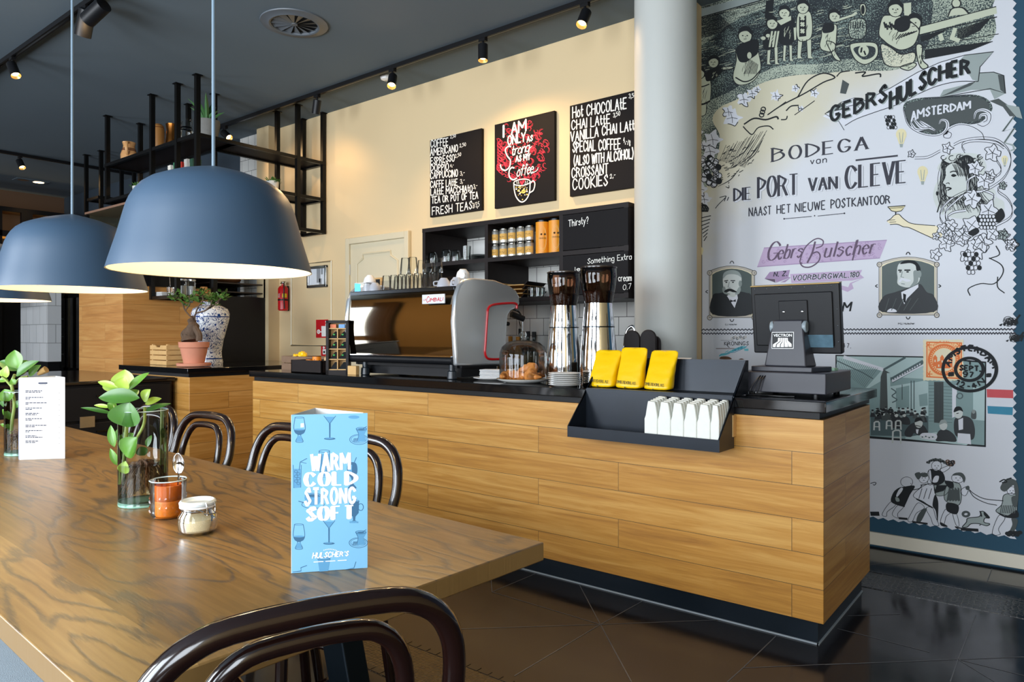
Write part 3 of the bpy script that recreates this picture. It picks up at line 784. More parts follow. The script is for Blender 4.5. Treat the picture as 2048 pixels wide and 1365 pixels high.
# ------------------------------------------------------------------ ceiling-hung black steel shelving
t = thing('hanging_shelving', 'black steel shelving hung from the ceiling over the back bar', 'shelving', (-6.15, 3.4, CZ))
def post(x, y, zb, zt=CZ - .0005):
    b = MB(); b.box(x - .019, x + .019, y - .019, y + .019, zb, zt); b.box(x - .032, x + .032, y - .032, y + .032, zt - .006, zt); b.build('post', black_steel, t, w=True)
for x, y, zb in ((-7.605, 3.085, 2.55), (-7.615, 3.41, 2.55), (-6.62, 3.07, 1.55), (-6.15, 3.07, 1.55), (-6.62, 3.41, 1.55), (-5.81, 3.07, 2.23), (-6.15, 3.41, 1.55), (-6.15, 4.065, 2.23), (-5.815, 4.065, 2.23), (-6.16, 4.37, 2.23), (-5.83, 4.37, 2.23)): post(x, y, zb)
def rails(x0, x1, y0, y1, z, nm='ring_frame', h=.03):
    b = MB(); r = .015
    for y in (y0, y1): b.box(x0, x1, y - r, y + r, z - h, z)
    for x in (x0, x1): b.box(x - r, x + r, y0, y1, z - h, z)
    b.build(nm, black_steel, t, w=True)
def shelf(x0, x1, y0, y1, z): MB().box(x0 + .015, x1 - .015, y0 + .015, y1 - .015, z - .014, z - .001).build('shelf_board', black_wood, t, w=True)
S1, S2 = 2.94, 2.58
for z in (S1, S2): rails(-7.61, -5.81, 3.07, 3.41, z); shelf(-7.61, -5.81, 3.07, 3.41, z)
for z in (S1, S2): rails(-6.15, -5.815, 3.41, 4.37, z); shelf(-6.15, -5.815, 3.43, 4.37, z)
rails(-6.15, -5.815, 3.07, 4.37, 2.26)
rails(-6.62, -6.15, 3.07, 3.41, 1.58); shelf(-6.62, -6.15, 3.07, 3.41, 1.58); rails(-6.62, -6.15, 3.07, 3.41, 1.86)
t = thing('hanging_shelf', 'small black ceiling-hung shelf left of the large hanging shelving', 'shelf', (-9.28, 3.8, CZ))
for x, y in ((-9.448, 3.59), (-9.1, 3.62), (-9.448, 4.0), (-9.1, 4.0)): post(x, y, 2.4)
rails(-9.448, -9.1, 3.6, 4.0, 2.89); shelf(-9.448, -9.1, 3.6, 4.0, 2.89); rails(-9.448, -9.1, 3.6, 4.0, 2.43)

# things on the hanging shelving
cer = mat('glazed_ceramic', '#D9A36B', 0.25, var=.12, scale=14); cer_b = mat('brown_glaze', '#5A2B18', 0.3)
def on(px, y, z):          # spot on a shelf seen at photo column px
    p = at(px, 600, y=y); return (p.x, p.y, z)
t = thing('ceramic_jug', 'striped ceramic jug with handle on the top hanging shelf', 'jug', on(258, 3.25, S1), -.6)
MB().lathe([(0, .0), (.06, 0), (.075, .05), (.078, .11), (.06, .17), (.052, .2), (.062, .24), (.058, .24), (.047, .2), (0, .19)]).build('body', cer, t)
hd = MB().tube(cat_rom([(.055, 0, .225), (.1, 0, .22), (.115, 0, .17), (.1, 0, .12), (.072, 0, .1)], 5), .011, 8, flat=1.3); hd.build('handle', cer, t)
for z, r in ((.17, .0612), (.155, .0668), (.055, .0765)): MB().lathe([(r, z - .005), (r + .0015, z), (r, z + .005)]).build('stripe', cer_b, t)
t = thing('stoneware_bottle', 'tall brown stoneware bottle on the top hanging shelf', 'bottle', on(317, 3.25, S1))
MB().lathe([(0, 0), (.05, 0), (.054, .1), (.054, .24), (.048, .29), (.03, .31), (0, .312)]).build('body', mat('stoneware', '#9A6A35', .35, var=.15), t)
MB().lathe([(.0485, .27), (.052, .275), (.0485, .28)]).build('ring', cer_b, t)
t = thing('copper_pot', 'copper coffee pot half hidden by a shelf post', 'pot', on(344, 3.22, S1))
MB().lathe([(0, 0), (.055, 0), (.06, .06), (.05, .13), (.045, .17), (.055, .24), (.05, .24), (.04, .17), (0, .16)]).build('body', mat('copper', '#C07A3A', .2, 1.0), t)
MB().tube(cat_rom([(-.05, 0, .22), (-.1, 0, .2), (-.1, 0, .1), (-.058, 0, .06)], 5), .006, 8).build('handle', MATS['copper'], t)
t = thing('glass_pitcher', 'clear glass pitcher with metal band beside the aloe', 'pitcher', on(373, 3.22, S1))
MB().lathe([(0, .004), (.055, .004), (.065, .06), (.06, .12), (.045, .17), (.055, .23)]).build('glass_body', clear2, t)
MB().lathe([(.047, .15), (.052, .157), (.047, .165)]).build('metal_band', dark_chrome, t)
MB().tube(cat_rom([(.055, 0, .22), (.1, 0, .21), (.1, 0, .1), (.064, 0, .06)], 5), .006, 8).build('handle', clear2, t)
def leafmesh(b, base, tip, wd, nrm, cup=.15, seg=7, curl=.12):
    """one obovate leaf from base to tip with a folded midrib"""
    B, T = Vector(base), Vector(tip); ax = T - B; ln = ax.length; a = ax.normalized(); n_ = Vector(nrm); n_ = (n_ - a * n_.dot(a)).normalized(); s_ = a.cross(n_)
    rows = []
    for i in range(seg + 1):
        u = i / seg; wv = wd / 2 * (math.sin(PI * min(1, u ** .85)) ** .75 if 0 < u < 1 else .03)
        c = B + a * (ln * u) + n_ * (-curl * ln * (u - .5) ** 2 * 2)
        rows.append([b.bm.verts.new(c + s_ * (wv * k) + n_ * (cup * wv * abs(k) ** 1.5)) for k in (-1, -.55, 0, .55, 1)])
    for r0, r1 in zip(rows, rows[1:]):
        for k in range(4): b._f([r0[k], r0[k + 1], r1[k + 1], r1[k]])
aloe = mat('aloe_green', '#3F6B3A', .45, var=.2, scale=20)
conc = mat('concrete', '#7C7B77', .85, var=.15, scale=25, bump=.2)
t = thing('potted_aloe', 'aloe in a grey concrete pot on the top hanging shelf', 'potted plant', on(415, 3.3, S1))
MB().lathe([(0, 0), (.075, 0), (.098, .13), (.105, .15), (.105, .2), (.09, .2), (.088, .17), (0, .165)], n=24).build('pot', conc, t)
b = MB()
for i in range(11):
    a = i * 2.4; r = .06 + .03 * (i % 3); h = .10 + .045 * ((i * 7) % 4)
    leafmesh(b, (.012 * math.cos(a), .012 * math.sin(a), .17), (r * 1.5 * math.cos(a), r * 1.5 * math.sin(a), .17 + h), .035, (-math.cos(a), -math.sin(a), .4), .8)
b.build('leaves', aloe, t, fixn=False)
fern = mat('fern_green', '#4F7A35', .5, var=.25, scale=30); wpot = mat('speckled_pot', '#D2D2CE', .6, var=.2, scale=60)
def small_plant(label, loc, seed, hang=1.0):
    t = thing('small_potted_plant', label, 'potted plant', loc); r = random.Random(seed)
    MB().lathe([(0, 0), (.05, 0), (.06, .11), (.054, .11), (.05, .09), (0, .088)], n=20).build('pot', wpot, t)
    b = MB()
    for i in range(70):
        a = r.uniform(0, 2 * PI); q = r.uniform(.02, .1); z = .09 + r.uniform(.01, .06) - q * .25 * hang
        p0 = Vector((.025 * math.cos(a), .025 * math.sin(a), .09)); p1 = Vector((q * math.cos(a), q * math.sin(a), z + .02))
        leafmesh(b, p0.lerp(p1, .5), p1, .016, (0, 0, 1), .3, 3); 
        if i % 4 == 0: b.tube([p0, p1], .0012, 4)
    b.build('foliage', fern, t, fixn=False)
small_plant('fluffy plant in a pale pot on the middle hanging shelf, left', on(278, 3.22, S2), 1)
small_plant('small plant in a pale pot on the shelf wing nearest the wall', (at(545, 600, x=-5.98).x, at(545, 600, x=-5.98).y, S2), 2)
cols = ('#E8E2D6', '#2E6B4A', '#C8392B', '#EDEAE2', '#2A4A3A')
for i, cx in enumerate(cols):
    px = 347 + i * 11; p = on(px, 3.2, S2)
    t = thing('gift_box', ('white', 'green', 'red', 'pale cream', 'dark green')[i] + ' carton in the row on the middle hanging shelf', 'box', p, 0, 'cartons on the middle hanging shelf')
    m_ = mat('carton_%d' % i, cx, .5)
    MB().box(-.026, .026, -.04, .04, 0, .2 + .012 * (i % 2)).build('carton', m_, t, bev=.002)
    MB().box(-.0265, .0265, -.0405, .0405, .2 + .012 * (i % 2) - .03, .2 + .012 * (i % 2) + .0004).build('lid', m_, t)
def tumbler(name, mt, r=.036, h=.1, taper=.88, n=20, th=.0):
    return MB().lathe([(0, .003), (r * taper * .9, .003), (r * taper, .008), (r, h), (r * .97, h), (r * taper * .95, .012), (0, .011)], n=n).build(name, mt, None)
g0 = tag(tumbler('drinking_glass', clear2, .034, .11), 'clear glass beside the cartons on the middle hanging shelf', 'glass', 'glasses on the middle hanging shelf'); g0.location = on(402, 3.2, S2)
g1 = g0.copy(); COL.objects.link(g1); g1.location = on(413, 3.25, S2)
# lower box of the shelving: jars, napkins, spoon glass
Z0 = 1.58
for i, px in enumerate((365, 383)):
    p = at(px, 600, x=-6.22)
    t = thing('storage_jar', ('clear lidded jar of white sugar sticks, left of the pair', 'clear lidded jar of white sugar sticks, right of the pair')[i], 'jar', (p.x, p.y, Z0), 0, 'jars in the low hanging shelf')
    MB().lathe([(0, .002), (.036, .002), (.036, .12), (.033, .13)], n=20).build('glass_body', clear2, t); MB().lathe([(0, .006), (.033, .006), (.033, .085), (0, .088)], n=20).build('sugar', white_paper, t)
    MB().lathe([(.034, .13), (.037, .132), (.037, .145), (0, .147)], n=20).build('lid', alu, t)
p = at(325, 600, y=3.16); t = thing('napkin_stack', 'stack of folded white napkins on the low hanging shelf', 'napkins', (p.x, p.y, Z0), .1, 'napkins')
for k in range(4): MB().box(-.09 + .004 * k, .09 - .003 * k, -.06, .06, .011 * k, .011 * k + .009).build('napkin', white_paper, t, bev=.003)
p = at(341, 600, y=3.13); t = thing('spoon_glass', 'glass holding a ladle-like spoon on the low hanging shelf', 'glass', (p.x, p.y, Z0))
MB().lathe([(0, .003), (.028, .003), (.032, .08)], n=18).build('glass_body', clear2, t)
s_ = MB().tube([(0, 0, .01), (-.02, 0, .2)], .003, 6); s_.ball((-.022, 0, .215), .02, sc=(1, .4, 1.2)); s_.build('spoon', chrome, t)
p = at(408, 600, x=-6.2); t = thing('paper_bag', 'brown paper bag on the low hanging shelf right of the jars', 'bag', (p.x, p.y, Z0), .4)
MB().lathe([(0, 0), (.04, 0), (.04, .05), (.034, .075), (.03, .085), (0, .083)], n=8).build('bag_body', mat('kraft', '#A8773F', .8, var=.15), t)
# brown curtains at the street windows (seen in the mirror of the coffee machine)
cm = mat('brown_curtain', '#6A5238', .9, var=.1, scale=8, sheen=.3)
for i, (a, b_) in enumerate(((-10.6, -9.9), (-6.95, -6.4), (-3.7, -2.9), (-.55, .35))):
    t = thing('curtain', ('brown curtain right of the far window', 'brown curtain left of the wide window', 'brown curtain between the two middle windows', 'brown curtain behind the camera')[i], 'curtain', ((a + b_) / 2, FY + .16, 0), 0, 'street window curtains')
    m = MB(); n_ = 40; rows = []
    for z in (.03, 1.2, 2.4, 3.2):
        rows.append([m.bm.verts.new((a + (b_ - a) * k / n_, FY + .16 + .045 * math.sin(k * .95 + z * .15), z)) for k in range(n_ + 1)])
    for r0, r1 in zip(rows, rows[1:]):
        for k in range(n_): m._f([r0[k], r0[k + 1], r1[k + 1], r1[k]])
    m.build('curtain_cloth', cm, t, w=True, ang=80)
    MB().cyl((a - .05, FY + .16, 3.22), (b_ + .05, FY + .16, 3.22), .015, n=10).build('curtain_rod', black_steel, t, w=True)
# ------------------------------------------------------------------ long dining table
TL, TWD, TZ = 3.75, 0.93, 0.75
TR = math.radians(-2.65)
far_right = Vector((-.943, 1.314, 0)); ux = Vector((math.cos(TR), math.sin(TR), 0)); uy = Vector((-math.sin(TR), math.cos(TR), 0))
tc_ = far_right - ux * (TL / 2) - uy * (TWD / 2)
t = thing('dining_table', 'long dark oak dining table with steel legs in the foreground', 'table', tc_, TR)
MB().box(-TL / 2, TL / 2, -TWD / 2, TWD / 2, TZ - .042, TZ).build('tabletop', table_oak, t, bev=.003)
leg_m = mat('blue_black_steel', '#1E2830', .3, .7, var=.2)
for sx in (-1, 1):
    for sy in (-1, 1):
        b = MB(); x = sx * (TL / 2 - .46); y0, y1 = sy * .2, sy * .30
        b.prism([(x - .045, y0 - .03, TZ - .05), (x + .045, y0 - .03, TZ - .05), (x + .045, y0 + .03, TZ - .05), (x - .045, y0 + .03, TZ - .05)], (sx * .06, y1 - y0, -(TZ - .05)))
        b.box(x - .06, x + .06, y0 - .05, y0 + .05, TZ - .052, TZ - .042); b.build('leg', leg_m, t, bev=.004)
b = MB()
for sx in (-1, 1): b.box(sx * (TL / 2 - .43) - .02, sx * (TL / 2 - .43) + .02, -.2, .2, TZ - .1, TZ - .06)
b.build('leg_bridge', leg_m, t)
def onT(px, py): p = at(px, py, z=TZ); return p

# ------------------------------------------------------------------ bentwood chairs
bent = mat('bentwood', '#1C0D0A', .2, var=.45, scale=14, coat=.5)
seat_m = mat('bentwood_seat', '#2E1813', .3, var=.3, scale=10, coat=.3)
def hoop(wt, zt, yb, yt, zs, r, ys, zl=0.0, spread=0.0, flat=.62):
    """one bent rod: up one side, over the top, down the other"""
    pts = []
    side = [(-wt * .86 - spread, ys - .06 * (1 if zl < .2 else 0), zl), (-wt * .9, ys, zs), (-wt * .98, (ys + yb) / 2, zs + (zt - zs) * .40)]
    c = zt - (zt - zs) * flat * .62
    top = []
    for i in range(0, 13):
        a = PI - PI * i / 12; x = wt * math.copysign(abs(math.cos(a)) ** .55, math.cos(a)); z = c + (zt - c) * abs(math.sin(a)) ** .8
        u = (z - zs) / (zt - zs); top.append((x, ys + (yt - ys) * u ** 1.2, z))
    pts = side + top + [(-x, y, z) for x, y, z in side[::-1]]
    return cat_rom(pts, 3)
def make_chair():
    t = thing('bentwood_chair', 'x', 'chair', (0, 0, 0), 0, 'bentwood chairs around the dining table')
    o = hoop(.205, .88, -.22, -.285, .45, .016, -.19, 0.0, .03); MB().tube(o, .0165, 12).build('outer_hoop', bent, t)
    i = hoop(.135, .842, -.22, -.27, .45, .014, -.185, .45, 0); MB().tube(i, .0135, 12).build('inner_hoop', bent, t)
    MB().lathe([(.0, .452), (.17, .452), (.185, .462), (.19, .455)], n=36).build('seat', seat_m, t)
    MB().lathe([(.182, .425), (.2, .428), (.204, .445), (.2, .462), (.186, .464), (.182, .425)], n=36).build('seat_ring', bent, t)
    for s in (-1, 1): MB().tube([(s * .13, .13, .44), (s * .16, .165, .2), (s * .185, .195, 0)], [.018, .016, .012], 10).build('leg', bent, t)
    MB().tube([(.155 * math.cos(a), .155 * math.sin(a) - .01, .22) for a in [2 * PI * k / 28 for k in range(28)]], .010, 8, closed=True).build('leg_ring', bent, t)
    return t
ch0 = make_chair()
# front of the chair is +y of the chair; these face the table (towards -y)
cy = 1.30
spots = ((-1.845, 1.26, PI + .10, 'bentwood chair half hidden by the right edge of the blue menu card'),
         (-2.27, 1.285, PI + .02, 'bentwood chair half hidden by the left edge of the blue menu card'),
         (-2.885, 1.30, PI + .05, 'bentwood chair right of the glass vase in the middle of the table'),
         (-3.42, 1.33, PI + .02, 'bentwood chair seen behind the glass vase in the middle of the table'))
ch0.location = (-.998, .645, 0); ch0.rotation_euler = (0, 0, PI / 2 - .38); ch0['label'] = 'bentwood chair at the near table end, seen from behind in the foreground'
for x, y, rz, lb in spots: dup(ch0, (x, y, 0), rz, lb)
# upholstered bench on the near side
t = thing('bench', 'pale blue-grey upholstered bench at the near side of the table', 'bench', (-2.6, .32, 0), TR)
fab = mat('blue_grey_fabric', '#93A3AE', .9, var=.06, scale=60, bump=.25, bscale=500, sheen=.2)
MB().box(-1.9, 1.35, -.3, .33, .38, .47).build('seat_cushion', fab, t, bev=.03, seg=3)
MB().box(-1.85, 1.3, -.27, .28, .28, .38).build('seat_frame', black_wood, t)
for x in (-1.78, 1.2):
    for y in (-.22, .22): MB().box(x - .03, x + .03, y - .03, y + .03, 0, .28).build('leg', black_wood, t)
fab2 = mat('blue_woven_cushion', '#6F8C9E', .9, var=.2, scale=300)
t = thing('scatter_cushion', 'blue woven cushion lying on the pale bench', 'cushion', (-2.75, .42, .47), TR)
cu = MB(); cu.ball((0, 0, .045), .22, 20, 10, (1.0, .8, .2)); cu.build('cover', fab2, t)
MB().tube([(.216 * math.cos(a), .173 * math.sin(a), .045) for a in [2 * PI * k / 28 for k in range(28)]], .004, 6, closed=True).build('piping', fab, t)

# ------------------------------------------------------------------ pendant lamps
shade_m = mat('slate_blue_lacquer', '#3A5168', .40, var=.02, spec=.8)
inner_m = mat('lamp_inside_white', '#FFF4DC', .6, var=.01, emit=.08, ecol='#FFE2AE')
cord_m = mat('grey_cord', '#6F8494', .6)
bulb_m = mat('bulb_glow', '#FFF3D8', .5, emit=8, ecol='#FFE6B4')
prof = [(.2255, 0), (.220, .020), (.211, .050), (.202, .080), (.193, .115), (.185, .145), (.178, .163), (.169, .179), (.156, .195), (.137, .209), (.112, .220), (.083, .231), (.050, .240), (.022, .247), (.008, .250)]
def pendant(x, y, z, label):
    t = thing('pendant_lamp', label, 'pendant lamp', (x, y, z), 0, 'pendant lamps over the dining table')
    MB().lathe(prof, n=72).build('shade', shade_m, t)
    MB().lathe([(.2255, 0), (.2225, .001)] + [(r - .004, zz - .002) for r, zz in prof[1:-1]] + [(0, .243)], n=72).build('shade_lining', inner_m, t)
    MB().cyl((0, 0, .25), (0, 0, CZ - z), .0042, n=10).build('cord', cord_m, t)
    MB().lathe([(.05, 0), (.05, -.025), (.006, -.03)], (0, 0, CZ - z), 24).build('canopy', shade_m, t)
    b = MB(); b.cyl((0, 0, .243), (0, 0, .19), .02, n=16); b.build('socket', white_por, t)
    b = MB(); b.ball((0, 0, .15), .038, sc=(1, 1, 1.15)); b.build('bulb', bulb_m, t)
    l = bpy.data.lights.new('pendant_light', 'POINT'); l.energy = 3.6; l.color = (1, .80, .5); l.shadow_soft_size = .045
    o = bpy.data.objects.new('pendant_light', l); COL.objects.link(o); o.location = (x, y, z + .085)
pendant(-1.60, .885, 1.372, 'nearest and largest-looking slate-blue pendant lamp')
pendant(-2.60, .945, 1.372, 'middle slate-blue pendant lamp of the row')
pendant(-3.62, .995, 1.372, 'farthest slate-blue pendant lamp, cut by the left edge of the photo')

# ------------------------------------------------------------------ things on the table
leaf_g = mat('leaf_green', '#5F9130', .35, var=.25, scale=14); leaf_d = mat('leaf_deep_green', '#41702B', .35, var=.25, scale=14); leaf_l = mat('leaf_light_green', '#9ABA48', .35, var=.2, scale=14)
stem_m = mat('stem_green', '#8FA550', .5); root_m = mat('root_brown', '#5A3B22', .7, var=.4, scale=40); wood_br = mat('cut_stem_bark', '#A98A55', .7, var=.2)
def water_plant(label, vlabel, basepx, r, h, wl, crop, stems, leaves, rootbox, seed):
    p = onT(*basepx); d = (p - Vector((0, 0, EYE))).dot(VW)
    c = p + VW * r; c.z = TZ
    v = thing('glass_vase', vlabel, 'vase', c, 0, 'cylinder vases on the dining table')
    MB().lathe([(0, .003), (r * .98, .003), (r, .008), (r, h)], n=40).build('glass_wall', clear, v)
    MB().lathe([(r * .90, .004), (r * .99, .001), (r * 1.0, .006), (r * .96, .012), (0, .012)], n=40).build('thick_base', mat('green_glass_base', '#7FAA98', .1, var=.1) if 'green_glass_base' not in MATS else MATS['green_glass_base'], v)
    MB().lathe([(r - .0015, h - .0015), (r + .001, h), (r - .0015, h + .0015)], n=40).build('rim', mat('glass_rim', '#C9DDE0', .1) if 'glass_rim' not in MATS else MATS['glass_rim'], v)
    MB().lathe([(r * .985, .013), (r * .985, wl), (0, wl)], n=40).build('water', water, v)
    t = thing('water_plant', label, 'plant', c + Vector((0, 0, .0135)))
    dc = (c - Vector((0, 0, EYE))).dot(VW)
    def W(x, y, dd=0.0):
        q = ray(crop[0] + x / crop[2], crop[1] + y / crop[2]); return Vector((0, 0, EYE)) + q * (dc + dd)
    b = MB()
    for st in stems: b.tube(cat_rom([W(x, y, dd) for x, y, dd in st[1:]], 5), st[0], 8)
    b.build('stem', stem_m, t, w=True)
    lm = [MB(), MB(), MB()]
    for bx, by, tx, ty, wpx, k, db, dt_ in leaves:
        B, T = W(bx, by, db), W(tx, ty, dt_); wd = wpx * 1.15 / crop[2] / F * dc
        nrm = -VW * .8 + Vector((0, 0, .5))
        leafmesh(lm[k], B, T, wd, nrm, .32, 9)
    for q, m_ in zip(lm, (leaf_g, leaf_d, leaf_l)):
        if len(q.bm.verts): q.build('foliage', m_, t, w=True, fixn=False, sub=1)
    rr = random.Random(seed); b = MB()
    for i in range(110):
        a = rr.uniform(0, 2 * PI); R_ = r * .9
        p0 = Vector((.008 * math.cos(a), .008 * math.sin(a), wl - .0 + rr.uniform(-.02, .0)))
        q = rr.uniform(.3, 1) * R_; p2 = Vector((q * math.cos(a + rr.uniform(-.4, .4)), q * math.sin(a + .2), rr.uniform(.005, wl * .55)))
        p1 = p0.lerp(p2, .5) + Vector((rr.uniform(-.012, .012), rr.uniform(-.012, .012), rr.uniform(.0, .025)))
        if p1.xy.length > R_: p1.xy = p1.xy.normalized() * R_
        if p2.xy.length > R_: p2.xy = p2.xy.normalized() * R_
        b.tube(cat_rom([p0, p1 + Vector((rr.uniform(-.02, .02), rr.uniform(-.02, .02), 0)) * .7, p2], 4), [.0014] * 9, 5)
    b.build('roots', root_m, t)
    return c
A_ = (150, 720, 4.013)
water_plant('leafy green water plant with roots, beside the orange candle glass', 'clear cylinder vase beside the orange candle glass', (262, 1019), .0635, .262, .112, A_,
    [(.0055, (385, 1000, 0), (395, 800, 0), (408, 640, 0), (415, 480, 0), (405, 300, 0)), (.004, (440, 700, .01), (500, 620, .02), (555, 510, .02), (560, 380, .02)), (.003, (405, 430, 0), (330, 400, -.01), (300, 330, -.01))],
    [(395, 240, 395, 78, 165, 2, .02, .03), (388, 242, 392, 140, 120, 2, -.01, -.02), (510, 300, 180, 296, 118, 1, -.05, -.05), (420, 240, 590, 98, 62, 0, .0, .02), (340, 222, 178, 172, 50, 2, .0, .01), (400, 235, 210, 205, 90, 0, .03, .06),
     (412, 545, 425, 338, 235, 1, -.055, -.062), (545, 335, 600, 238, 92, 2, .01, .0), (560, 355, 692, 308, 58, 2, .02, .03), (535, 418, 768, 345, 45, 1, .03, .06), (300, 428, 45, 380, 32, 1, .0, -.03), (280, 380, 150, 362, 30, 2, .0, .0), (330, 395, 260, 350, 60, 0, -.01, -.02),
     (400, 778, 490, 622, 170, 0, -.04, -.045), (395, 918, 402, 815, 90, 2, -.035, -.04), (312, 700, 282, 525, 58, 0, -.01, .0), (345, 850, 280, 712, 50, 0, .0, .0), (575, 700, 612, 605, 45, 1, .03, .04), (400, 640, 330, 560, 100, 1, .03, .05), (520, 700, 560, 770, 80, 1, .04, .05), (400, 660, 470, 590, 70, 0, .01, .01), (440, 300, 510, 240, 80, 0, .05, .07), (400, 330, 470, 290, 60, 1, .05, .07)], None, 3)
B_ = (0, 690, 5.055)
water_plant('leafy green water plant with a brown stub, behind the white menu card', 'clear cylinder vase at the left edge behind the white menu card', (24, 914), .0635, .25, .075, B_,
    [(.006, (115, 900, 0), (125, 760, 0), (145, 600, 0), (120, 400, 0), (150, 300, 0)), (.004, (120, 430, 0), (60, 360, 0), (20, 330, 0)), (.004, (150, 400, 0), (200, 340, 0), (280, 320, 0))],
    [(168, 240, 140, 52, 150, 0, 0, .01), (148, 312, 378, 158, 105, 1, -.03, -.04), (288, 318, 408, 202, 85, 0, -.01, .0), (180, 255, -20, 160, 95, 1, .0, .03), (60, 335, 62, 212, 80, 2, -.03, -.03), (10, 320, 20, 250, 60, 2, -.02, -.02), (200, 230, 275, 155, 70, 0, .03, .04), (270, 260, 190, 310, 60, 1, -.02, -.03),
     (150, 400, 110, 350, 60, 0, -.02, -.02), (80, 360, -30, 360, 50, 0, .0, .01), (90, 570, 40, 450, 130, 0, -.03, -.03), (30, 630, 60, 560, 80, 1, .0, .0), (130, 760, 20, 650, 55, 0, .0, .0), (160, 640, 185, 560, 60, 1, .0, .0), (120, 840, 0, 800, 40, 0, .0, .0)], None, 5)
st = bpy.data.objects['water_plant.001']; b = MB(); q = lambda x, y: Vector((0, 0, EYE)) + ray(B_[0] + x / B_[2], B_[1] + y / B_[2]) * 2.82
b.tube([q(385, 300), q(430, 270), q(468, 250)], [.006, .012, .014], 10); b.build('brown_stub', wood_br, st, w=True)

# candle glass, spoon, sugar jar
p = onT(320, 1043); d = (p - Vector((0, 0, EYE))).dot(VW); c = p + VW * .043; c.z = TZ
t = thing('tumbler', 'cut-glass tumbler around an orange candle', 'glass', c)
wl = MB(); nn = 36
pr = [(0, .004), (.038, .004), (.041, .01)] + [(.0415 + .0002 * k, .012 + k * .006) for k in range(8)] + [(.0425, .066), (.0445, .096)]
wl.lathe(pr, n=nn); wl.build('glass_wall', clear2, t, ang=10)
MB().lathe([(.0438, .0955), (.0452, .097), (.0438, .0985)], n=36).build('rim', MATS['glass_rim'], t)
bz = MB()
for rrow in range(4):
    for k in range(18):
        a = 2 * PI * (k + .5 * (rrow % 2)) / 18; z = .018 + rrow * .012; ca, sa = math.cos(a), math.sin(a)
        o = Vector((.0428 * ca, .0428 * sa, z)); tn = Vector((-sa, ca, 0)); n_ = Vector((ca, sa, 0))
        pts = [o + tn * .006, o + Vector((0, 0, .006)), o - tn * .006, o - Vector((0, 0, .006))]; ap = bz.bm.verts.new(o + n_ * .003); vv = [bz.bm.verts.new(x_) for x_ in pts]
        for i in range(4): bz._f([vv[i], vv[(i + 1) % 4], ap])
bz.build('diamond_cut', clear2, t, ang=5)
t = thing('candle', 'orange candle inside the cut-glass tumbler', 'candle', c + Vector((0, 0, .0045)))
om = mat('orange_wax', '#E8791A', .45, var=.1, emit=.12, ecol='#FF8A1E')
MB().lathe([(0, 0), (.029, 0), (.031, .004), (.031, .036), (.03, .04), (0, .042)], n=28).build('wax', om, t)
MB().lathe([(.0305, .04), (.032, .042), (.032, .078), (.0305, .08)], n=28).build('candle_sleeve', mat('orange_glass', '#C9601C', .2, var=.15), t)
MB().cyl((0, 0, .042), (.001, 0, .052), .0012, n=6).build('wick', black_plast, t)
pj = onT(379, 1076); cj = pj + VW * .043; cj.z = TZ
t = thing('sugar_jar', 'small swing-top glass jar of raw sugar in front of the tumbler', 'jar', cj)
MB().lathe([(0, .003), (.034, .002), (.042, .009), (.0445, .025), (.043, .042), (.036, .053), (.0345, .06), (.036, .062)], n=40).build('glass_body', clear2, t)
MB().lathe([(0, .005), (.033, .005), (.0405, .012), (.0425, .025), (.0415, .036), (.02, .04), (0, .041)], n=40).build('sugar', mat('raw_sugar', '#DCC8A0', .9, var=.15, scale=300, bump=.4, bscale=700), t)
MB().lathe([(.036, .062), (.0405, .063), (.0405, .067), (.036, .068)], n=40).build('rubber_seal', white_por, t)
MB().lathe([(.036, .068), (.041, .069), (.0415, .074), (.039, .078), (.036, .079), (.033, .074), (0, .073)], n=40).build('lid', mat('lid_glass', '#DCE4E6', .08, var=.05, spec=.8), t)
wr = MB(); aim = math.atan2(-(.2), .98)
def yaw(v, a): return Vector((v[0] * math.cos(a) - v[1] * math.sin(a), v[0] * math.sin(a) + v[1] * math.cos(a), v[2]))
for s in (-1, 1): wr.tube([yaw(q, YAW - .5) for q in cat_rom([(.02, s * .032, .065), (.036, s * .02, .06), (.046, s * .012, .05), (.048, s * .012, .066), (.044, s * .012, .078)], 4)], .0014, 6)
wr.tube([yaw(q, YAW - .5) for q in [(.048, -.012, .05), (.049, .012, .05)]], .0014, 6); wr.tube([(.037 * math.cos(a), .037 * math.sin(a), .057) for a in [2 * PI * k / 30 for k in range(30)]], .0012, 6, closed=True)
wr.build('wire_clip', chrome, t)
# spoon leaning on the tumbler
hb = c + RT * .062 - VW * .01; hb.z = TZ + .003
tp = at(358, 944, y=(c + RT * .052).y); dsp = (c + RT * .052 - Vector((0, 0, EYE))).dot(VW)
W2 = lambda x, y: Vector((0, 0, EYE)) + ray(x, y) * dsp
t = thing('teaspoon', 'steel teaspoon standing bowl-up against the tumbler', 'spoon', hb)
pts = [hb, W2(355.5, 1000), W2(356, 975), W2(357.5, 948)]
MB().tube(cat_rom(pts, 5), [.0042] * 6 + [.003] * 10, 8, flat=.6).build('handle', chrome, t, w=True)
a0, a1 = W2(357.5, 948), W2(355.5, 907); sp = MB(); ax = (a1 - a0).normalized(); rows = []
for i in range(11):
    u = i / 10; wv = .0165 * math.sin(PI * (u * .94 + .04)) ** .62 * (1 - .18 * u); cc = a0 + ax * ((a1 - a0).length * u); dep = .006 * math.sin(PI * u)
    rows.append([sp.bm.verts.new(cc + RT * (wv * k) + VW * (dep * (1 - k * k))) for k in (-1, -.75, -.4, 0, .4, .75, 1)])
for r0, r1 in zip(rows, rows[1:]):
    for k in range(6): sp._f([r0[k], r0[k + 1], r1[k + 1], r1[k]])
so = sp.build('spoon_bowl', chrome, t, w=True, fixn=False, sub=1); md = so.modifiers.new('th', 'SOLIDIFY'); md.thickness = .0012

